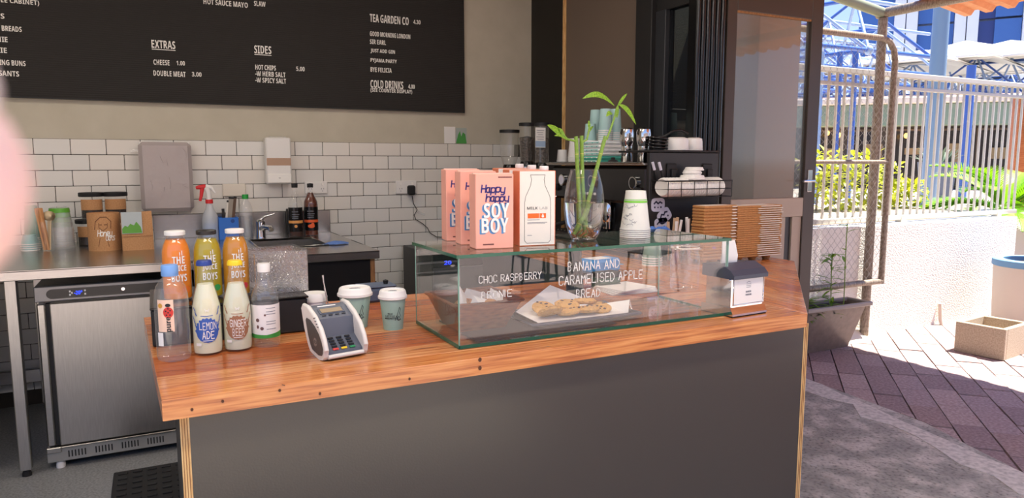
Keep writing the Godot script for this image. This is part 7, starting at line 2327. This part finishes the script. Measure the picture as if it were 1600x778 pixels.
	solo("cable_tag", "small clear tag hanging on the black cable", "tag", bx(Vector3.ZERO, Vector3(0.06, 0.018, 0.001)), mats.clear_plastic, RZ(658, 333, zt + 0.012), 0.0).rotation.z = -0.4
	# two cards standing on the tile edge
	a = RZ(695, 224, 0.012)
	b = RZ(712, 198, 0.012)
	solo("notice_card", "plain white card propped on the tile edge under the menu", "card", lo_hi(Vector3(a.x, a.y, 0), Vector3(b.x, b.y, 0.002)), mats.white_paper, Vector3(0, 0, 0.001))
	a = RZ(713, 224, 0.012)
	b = RZ(730, 200, 0.012)
	t = thing("hill_postcard", "small card printed with green hills beside the white card", "card", Vector3((a.x + b.x) / 2, (a.y + b.y) / 2, 0.002))
	var cw := b.x - a.x
	var ch := b.y - a.y
	part(t, "sheet", bx(Vector3.ZERO, Vector3(cw, ch, 0.002)), sm("card_sky2", c8(168, 178, 172), 0.6))
	part(t, "hills_print", G.new().flat(PackedVector2Array([Vector2(-0.48, -0.5) * Vector2(cw, ch), Vector2(0.48, -0.5) * Vector2(cw, ch), Vector2(0.36, 0.1) * Vector2(cw, ch), Vector2(0.14, 0.22) * Vector2(cw, ch), Vector2(0.0, -0.05) * Vector2(cw, ch), Vector2(-0.12, 0.3) * Vector2(cw, ch), Vector2(-0.3, 0.05) * Vector2(cw, ch)])), sm("hill_green2", c8(72, 150, 70), 0.6), Vector3(0, 0, 0.0012))
	# waist-high dark chiller behind the case, with a blue display
	var fa := RZ(664, 398, 0.75)
	var fb := RZ(720, 398, 0.75)
	var fr := thing("dark_chiller", "dark grey under-counter chiller with a blue display behind the case", "fridge", Vector3(fa.x, 0, 0.75))
	var fh := RZ(690, 397, 0.75).y
	part(fr, "cabinet", lo_hi(Vector3(0.05, 0, -0.6), Vector3(0.4, fh, -0.01), 0.005), mats.machine_panel)
	part(fr, "door", lo_hi(Vector3(0.055, 0.1, -0.01), Vector3(0.435, fh - 0.09, 0.01), 0.004), sm("chiller_grey", c8(72, 74, 78), 0.35, 0.4))
	part(fr, "header", lo_hi(Vector3(0.05, fh - 0.085, -0.01), Vector3(0.44, fh, 0.006), 0.003), mats.black_gloss)
	var dd := RZ(694, 411, 0.757)
	part(fr, "display_digits", txt("20", 0.026, 0.05), mats.display_blue, Vector3(dd.x - fa.x, dd.y - 0.012, 0.0065), "glowing blue digits")


# ---------------------------------------------------------------- beyond the railing
func build_far() -> void:
	var yt := 0.84
	# yellow-green shrubs in a bed
	var rng := RandomNumberGenerator.new()
	rng.seed = 14
	var n := 0
	for e in [[1276, 300, 0.2], [1312, 296, 0.2], [1348, 298, 0.2], [1382, 300, 0.2], [1412, 304, 0.2]]:
		var p := RZ(e[0], e[1], e[2] - 0.4)
		var s := thing("golden_shrub", ["yellow-green leafy shrub behind the railing, next to the door frame", "yellow-green leafy shrub behind the railing, second from the door", "yellow-green leafy shrub behind the railing, third from the door", "yellow-green leafy shrub behind the railing and the awning post", "small yellowing shrub at the end of the shrub row"][n], "shrub", Vector3(p.x, yt, p.z), 0.0, "golden shrubs behind the railing")
		n += 1
		var g := G.new()
		var hgt := [0.72, 0.66, 0.7, 0.6, 0.4][n - 1] as float
		for k in 150:
			var c := Vector3(rng.randf_range(-0.13, 0.13), rng.randf_range(0.1, hgt), rng.randf_range(-0.2, 0.2))
			var d := Vector3(rng.randf_range(-1, 1), rng.randf_range(-0.2, 1), rng.randf_range(-1, 1)).normalized()
			leaf_blade(g, c, d, rng.randf_range(0.09, 0.16), rng.randf_range(0.018, 0.032), rng.randf_range(0, 0.5))
		part(s, "foliage", g, mats.shrub_leaf)
		part(s, "stem", G.new().tube([Vector3.ZERO, Vector3(0.02, hgt * 0.6, 0)], 0.012, 6), mats.galvanised)
	struct("planter_bed", lo_hi(Vector3(5.2, yt, -1.0), Vector3(8.4, yt + 0.1, 0.5), 0.01), mats.cast_concrete, "low concrete kerb bed under the golden shrubs", "planter bed")
	# cycad at the wall end
	var cp := RZ(1618, 330, 0.72)
	var cy := thing("cycad_palm", "bright green cycad with arching fronds at the wall end", "cycad", Vector3(cp.x - 0.12, 0.0, 0.45))
	part(cy, "trunk", G.new().lathe([Vector2(0.16, 0), Vector2(0.15, 0.75), Vector2(0.1, 0.9), Vector2(0, 0.95)], 14), sm("cycad_trunk", c8(112, 74, 44), 0.9))
	for k in 32:
		var az := TAU * k / 32.0 + rng.randf_range(-0.1, 0.1)
		var el := rng.randf_range(0.35, 1.2)
		var L := rng.randf_range(0.75, 1.0)
		var pts := []
		for i in 9:
			var f := i / 8.0
			var e2 := el - f * 1.1
			var prev: Vector3 = pts[-1] if pts.size() else Vector3(0, 0.9, 0)
			pts.append(prev + Vector3(cos(az) * cos(e2), sin(e2), sin(az) * cos(e2)) * L / 8.0)
		var g := G.new().tube(pts, 0.008, 4, false)
		for i in range(1, 33):
			var f := i / 33.0 * 8.0
			var i0 := int(f)
			var c: Vector3 = pts[i0].lerp(pts[mini(i0 + 1, 8)], f - i0)
			var dd: Vector3 = (pts[mini(i0 + 1, 8)] - pts[i0]).normalized()
			var sd := dd.cross(Vector3.UP).normalized()
			for s in [-1.0, 1.0]:
				var ll: float = 0.26 * sin(PI * clampf(i / 33.0 * 0.9 + 0.1, 0, 1))
				var tip: Vector3 = c + (sd * s + dd * 0.8 + Vector3.UP * 0.25).normalized() * ll
				var w: Vector3 = dd * 0.016
				g.face(c - w, c + w, tip)
		part(cy, "frond", g, mats.palm_leaf)
	# columns and blue posts on the terrace
	var col := RY(1450, 322, yt)
	var r := 11.5 * mpp(col)
	solo("tall_column", "tall slate blue round column rising behind the railing", "column", G.new().lathe([Vector2(r * 1.3, 0), Vector2(r * 1.3, 0.03), Vector2(r, 0.03), Vector2(r, 6.0)], 24), mats.column_grey, Vector3(col.x, yt, col.z))
	n = 0
	for e in [[1503, 303, 6.5, 3.0], [1304, 250, 4.5, 3.0], [1328, 245, 4.5, 3.0], [1276, 250, 4, 3.0]]:
		var p := RD(e[0], e[1], 12.0 if n == 0 else 10.5)
		var rr: float = e[2] * mpp(p)
		solo("blue_canopy_post", ["bright blue steel post behind the tall column", "bright blue steel post left of the awning post", "bright blue steel post just beside the awning post", "pale blue steel post beside the door frame"][n], "post", G.new().lathe([Vector2(rr, 0), Vector2(rr, 3.05 - yt)], 16), mats.blue_paint if n < 3 else mats.blue_pale, Vector3(p.x, yt, p.z))
		n += 1
	# dark shopfront across the terrace
	var s0 := RD(1230, 240, 17.0)
	var s1 := RD(1760, 240, 15.0)
	var dx := (s1 - s0)
	dx.y = 0
	var len := dx.length()
	var shop := thing("far_shopfront", "dark cafe shopfront with a sage fascia across the terrace", "shopfront", Vector3(s0.x, yt, s0.z), -atan2(dx.z, dx.x))
	part(shop, "wall", lo_hi(Vector3(0, 0, -0.6), Vector3(len, 1.7, -0.4)), sm("shop_dark", c8(46, 40, 36), 0.6))
	part(shop, "fascia", lo_hi(Vector3(0, 1.45, -0.4), Vector3(len, 1.95, -0.1), 0.02), sm("shop_sage", c8(112, 130, 116), 0.7))
	part(shop, "cornice", lo_hi(Vector3(0, 1.95, -0.4), Vector3(len, 2.1, 0.0), 0.02), sm("shop_cream", c8(216, 202, 190), 0.7))
	part(shop, "upper_wall", lo_hi(Vector3(0, 2.1, -0.6), Vector3(len, 2.16, -0.4)), sm("shop_pink", c8(206, 188, 184), 0.8))
	for k in 7:
		var x := len * (0.08 + 0.13 * k)
		var wd := part(shop, "window", lo_hi(Vector3(x, 0.25, -0.4), Vector3(x + len * 0.1, 1.4, -0.36), 0.01), sm("shop_frame", c8(74, 60, 48), 0.5))
		part(wd, "pane", lo_hi(Vector3(x + 0.06, 0.3, -0.36), Vector3(x + len * 0.1 - 0.06, 1.34, -0.355)), sm("shop_glass", c8(30, 30, 30), 0.15))
		part(wd, "blind", lo_hi(Vector3(x + 0.3, 0.6 + 0.1 * (k % 3), -0.355), Vector3(x + 0.7, 0.95 + 0.1 * (k % 2), -0.35)), sm("blind_tan", c8(128, 108, 78), 0.8))
	n = 0
	for e in [[1311, 211], [1416, 212], [1457, 212], [1293, 208]]:
		var nn := Vector3(-dx.z, 0, dx.x).normalized()
		var dr := ray(e[0], e[1])
		var p := EYE + dr * ((s0 - EYE).dot(nn) / dr.dot(nn))
		var lm := thing("pendant_lamp", "small warm glowing lamp in the far cafe", "lamp", p, 0.0, "warm lamps in the far cafe")
		part(lm, "bulb", G.new().ell(Vector3.ZERO, Vector3(0.05, 0.06, 0.05), 12, 8), glow("warm_bulb", c8(255, 190, 90), 4.0))
		part(lm, "bracket", G.new().tube([Vector3.ZERO, -nn * 0.5 * signf(nn.dot(dr))* -1.0], 0.012, 5), mats.black_matt)
		var ol := OmniLight3D.new()
		ol.name = "lamp_light"
		lm.add_child(ol, true)
		ol.light_color = c8(255, 190, 110)
		ol.light_energy = 0.15
		ol.light_size = 0.05
		ol.omni_range = 20.0
		ol.shadow_enabled = true
	# timber-clad pier
	var tp := RD(1597, 260, 9.2)
	var pier := thing("timber_pier", "orange-brown timber clad pier with a grey switch box", "pier", Vector3(tp.x, yt, tp.z), -0.5)
	for k in 3:
		part(pier, "timber_board", lo_hi(Vector3(-0.16 + k * 0.14, 0, -0.1), Vector3(-0.025 + k * 0.14, 1.44, 0.1), 0.006), mats["wood%d_0" % [1, 3, 4][k]])
	part(pier, "switch_box", lo_hi(Vector3(-0.06, 0.92, 0.1), Vector3(0.04, 1.06, 0.15), 0.006), mats.column_grey)
	# big blue pot with a grey-green plant by the shopfront
	var bp := RD(1462, 290, 11.5)
	var pot := thing("square_terrace_pot", "dark blue-grey tapered pot with a spiky plant on the terrace", "pot", Vector3(bp.x, yt, bp.z))
	part(pot, "pot", G.new().lathe([Vector2(0, 0), Vector2(0.26, 0), Vector2(0.34, 0.62), Vector2(0.3, 0.62), Vector2(0.28, 0.55), Vector2(0, 0.55)], 4), sm("pot_slate", c8(84, 92, 112), 0.6))
	var pg := G.new()
	for k in 46:
		var a := rng.randf() * TAU
		leaf_blade(pg, Vector3(0.1 * cos(a), 0.55, 0.1 * sin(a)), Vector3(cos(a) * 0.6, rng.randf_range(0.4, 1.2), sin(a) * 0.6).normalized(), rng.randf_range(0.3, 0.5), 0.025, 0.2)
	part(pot, "foliage", pg, sm("grey_leaf", c8(92, 112, 92), 0.6))
	# space-frame canopy
	var sf := thing("space_frame_canopy", "blue and white steel space-frame canopy over the terrace", "canopy", Vector3.ZERO)
	var o0 := RD(1262, 60, 9.0)
	var tubes := G.new()
	var pale := G.new()
	var caps := G.new()
	var sx := Vector3(1.5, 0, 0)
	var sz := Vector3(-0.35, 0, -1.45)
	var base := Vector3(5.9, 3.14, -2.4)
	var dv := Vector3(0, 0.95, 0)
	var P := func(i: float, j: float, up: bool) -> Vector3: return base + sx * i + sz * j + (dv if up else Vector3.ZERO)
	for j in 7:
		for i in 13:
			var a: Vector3 = P.call(i, j, false)
			var b: Vector3 = P.call(i + 0.5, j + 0.5, true)
			if on_photo(b).x > 1385 and on_photo(b).y < 84:
				continue
			var tg := pale if (i + j) % 2 == 0 else tubes
			if i < 12:
				tubes.tube([a, P.call(i + 1, j, false)], 0.035, 6)
				pale.tube([b, P.call(i + 1.5, j + 0.5, true)], 0.035, 6)
			if j < 6:
				tubes.tube([a, P.call(i, j + 1, false)], 0.035, 6)
				tubes.tube([b, P.call(i + 0.5, j + 1.5, true)], 0.035, 6)
			pale.tube([a, b], 0.026, 6)
			tg.tube([P.call(i + 1, j, false), b], 0.026, 6)
			tg.tube([P.call(i, j + 1, false), b], 0.026, 6)
			pale.tube([P.call(i + 1, j + 1, false), b], 0.026, 6)
			caps.ell(a, Vector3(0.075, 0.075, 0.075), 10, 6)
			caps.ell(b, Vector3(0.07, 0.07, 0.07), 10, 6)
	part(sf, "blue_tubes", tubes, mats.blue_paint)
	part(sf, "pale_tubes", pale, mats.blue_pale)
	part(sf, "ball_nodes", caps, mats.blue_pale)
	# white peaked roofs over the canopy
	n = 0
	for e in [[1440, 78, 92], [1508, 64, 90], [1578, 63, 85], [1380, 84, 96]]:
		var pk := RD(e[0], e[1], 19.0)
		var bs := RD(e[0], e[2], 19.0)
		var hw := 2.1
		var tent := thing("peaked_roof", ["white peaked tent roof beyond the tall column", "white peaked tent roof between the white facade panels", "white peaked tent roof under the blue corner glazing", "white peaked tent roof beyond the gate corner"][n], "tent roof", Vector3(bs.x, bs.y - 0.3, bs.z), 0.3)
		n += 1
		var hh := pk.y - bs.y + 0.3
		var g := G.new()
		var c4 := [Vector3(-hw, 0, hw), Vector3(hw, 0, hw), Vector3(hw, 0, -hw), Vector3(-hw, 0, -hw)]
		for k in 4:
			g.face(c4[k], c4[(k + 1) % 4], Vector3(0, hh, 0))
		part(tent, "canvas", g, sm("tent_white", c8(226, 226, 224), 0.8))
		part(tent, "valance", G.new().tube([c4[0], c4[1], c4[2], c4[3]], 0.05, 6, false, true), mats.tent_white)
	# office block behind
	var b0 := RD(1340, 60, 34.0)
	var b1 := RD(1680, 60, 30.0)
	dx = b1 - b0
	dx.y = 0
	len = dx.length()
	var ob := thing("office_block", "office block of pale panels and blue glass behind the canopy", "building", Vector3(b0.x, 0, b0.z), -atan2(dx.z, dx.x))
	part(ob, "core", lo_hi(Vector3(0, 0, -6), Vector3(len, 14, -0.5)), sm("block_grey", c8(150, 158, 176), 0.7))
	# pale piers and glass bays, by the pixels of their edges
	var px_to := func(px: float) -> float:
		var d := ray(px, 60)
		var nn := Vector3(-dx.z, 0, dx.x).normalized()
		var tt := (b0 - EYE).dot(nn) / d.dot(nn)
		var hit := EYE + d * tt
		return (hit - b0).dot(dx.normalized())
	for e in [[1395, 1433], [1489, 1528], [1595, 1640]]:
		var xa: float = px_to.call(e[0])
		var xb: float = px_to.call(e[1])
		for s in 2:
			part(ob, "facade_panel", lo_hi(Vector3(lerpf(xa, xb, s * 0.5) + 0.02, 0, -0.5), Vector3(lerpf(xa, xb, s * 0.5 + 0.5) - 0.02, 14, 0.1), 0.01), sm("panel_white", c8(206, 212, 226), 0.5))
	for e in [[1340, 1395], [1433, 1489], [1528, 1553], [1553, 1595]]:
		var xa: float = px_to.call(e[0])
		var xb: float = px_to.call(e[1])
		for f in 5:
			var wdw := part(ob, "glass_bay", lo_hi(Vector3(xa, f * 2.6 + 0.05, -0.5), Vector3(xb, f * 2.6 + 2.55, -0.3 if e[0] != 1553 else -0.1)), sm("bay_blue", c8(58, 96, 164), 0.2) if e[0] != 1528 else sm("bay_navy", c8(44, 58, 120), 0.2))
			if f < 3:
				part(wdw, "dark_pane", lo_hi(Vector3(lerpf(xa, xb, 0.45), f * 2.6 + 0.3, -0.3), Vector3(lerpf(xa, xb, 0.98), f * 2.6 + 1.4, -0.28 if e[0] != 1553 else -0.08)), sm("bay_dark", c8(30, 44, 80), 0.15))


# ---------------------------------------------------------------- courtyard behind the camera, mirrored by the glass case
func build_details() -> void:
	struct("wall_courtyard", lo_hi(Vector3(-9, 0, 16), Vector3(14, 4.5, 16.3)), sm("court_wall", c8(206, 188, 166), 0.9), "pale rendered wall across the courtyard behind the camera", "wall")
	var spots := [[4.3, 8.4, 0.2], [5.6, 8.0, -0.3], [5.2, 9.6, 2.6], [2.6, 8.9, 0.4]]
	var first: Node3D
	var labels := ["dark metal cafe chair beside the courtyard table", "dark metal cafe chair across the courtyard table", "dark metal cafe chair turned away from the courtyard table", "dark metal cafe chair standing alone in the courtyard"]
	for i in spots.size():
		var s: Array = spots[i]
		if i == 0:
			first = cafe_chair(Vector3(s[0], -0.005, s[1]), s[2], labels[0])
		else:
			copy(first, Vector3(s[0], -0.005, s[1]), labels[i], s[2])
	fingertip()
	var t := thing("courtyard_table", "square dark metal cafe table in the courtyard behind the camera", "table", Vector3(4.9, -0.005, 8.9))
	part(t, "tabletop", bx(Vector3(0, 0.735, 0), Vector3(0.7, 0.03, 0.7), 0.006), mats.black_matt)
	for q in [Vector3(-0.31, 0, -0.31), Vector3(0.31, 0, -0.31), Vector3(-0.31, 0, 0.31), Vector3(0.31, 0, 0.31)]:
		part(t, "leg", bx(Vector3(0, 0.36, 0), Vector3(0.03, 0.72, 0.03), 0.003), mats.black_matt, q)


func cafe_chair(at: Vector3, turn: float, label: String) -> Node3D:
	var t := thing("cafe_chair", label, "chair", at, turn, "courtyard cafe chairs")
	part(t, "seat", bx(Vector3(0, 0.45, 0), Vector3(0.4, 0.02, 0.4), 0.006), mats.black_matt)
	part(t, "backrest", bx(Vector3(0, 0.74, -0.2), Vector3(0.38, 0.2, 0.015), 0.005), mats.black_matt)
	for q in [[-0.18, 0.18, 0.45], [0.18, 0.18, 0.45], [-0.18, -0.19, 0.84], [0.18, -0.19, 0.84]]:
		part(t, "leg", G.new().tube([Vector3(q[0] * 1.15, 0, q[1] * 1.2), Vector3(q[0], 0.44, q[1]), Vector3(q[0], q[2], q[1])], 0.012, 8), mats.black_matt)
	return t


# the photographer's fingertip, close to the lens and out of focus
func fingertip() -> void:
	var tip := RD(46, 272, 0.05)
	var out := RD(-360, 300, 0.045)
	var ax := (out - tip).normalized()
	var up := (Vector3.UP - ax * ax.y).normalized()
	var fw := ax.cross(up).normalized()
	var t := thing("fingertip", "pale pink fingertip of the person holding the camera", "finger", tip)
	var rings := []
	for i in 14:
		var f := i / 13.0
		var d := 0.036 * f * f
		var r := 0.0080 * sqrt(clampf(1.0 - pow(1.0 - minf(d / 0.0075, 1.0), 2.0), 0.0025, 1.0)) * (1.0 + 0.1 * f)
		var ring := []
		for k in 20:
			var a := TAU * k / 20
			ring.append(ax * d + up * r * cos(a) + fw * r * 0.86 * sin(a))
		rings.append(ring)
	var skin := sm("skin", c8(236, 196, 186), 0.5)
	skin.subsurf_scatter_enabled = true
	skin.subsurf_scatter_strength = 0.1
	part(t, "skin", G.new().loft(rings), skin)
	var nail := G.new().ell(ax * 0.0055 + up * 0.0062, Vector3(1, 1, 1) * 0.0046, 14, 8)
	part(t, "nail", nail, sm("nail", c8(240, 222, 216), 0.3))
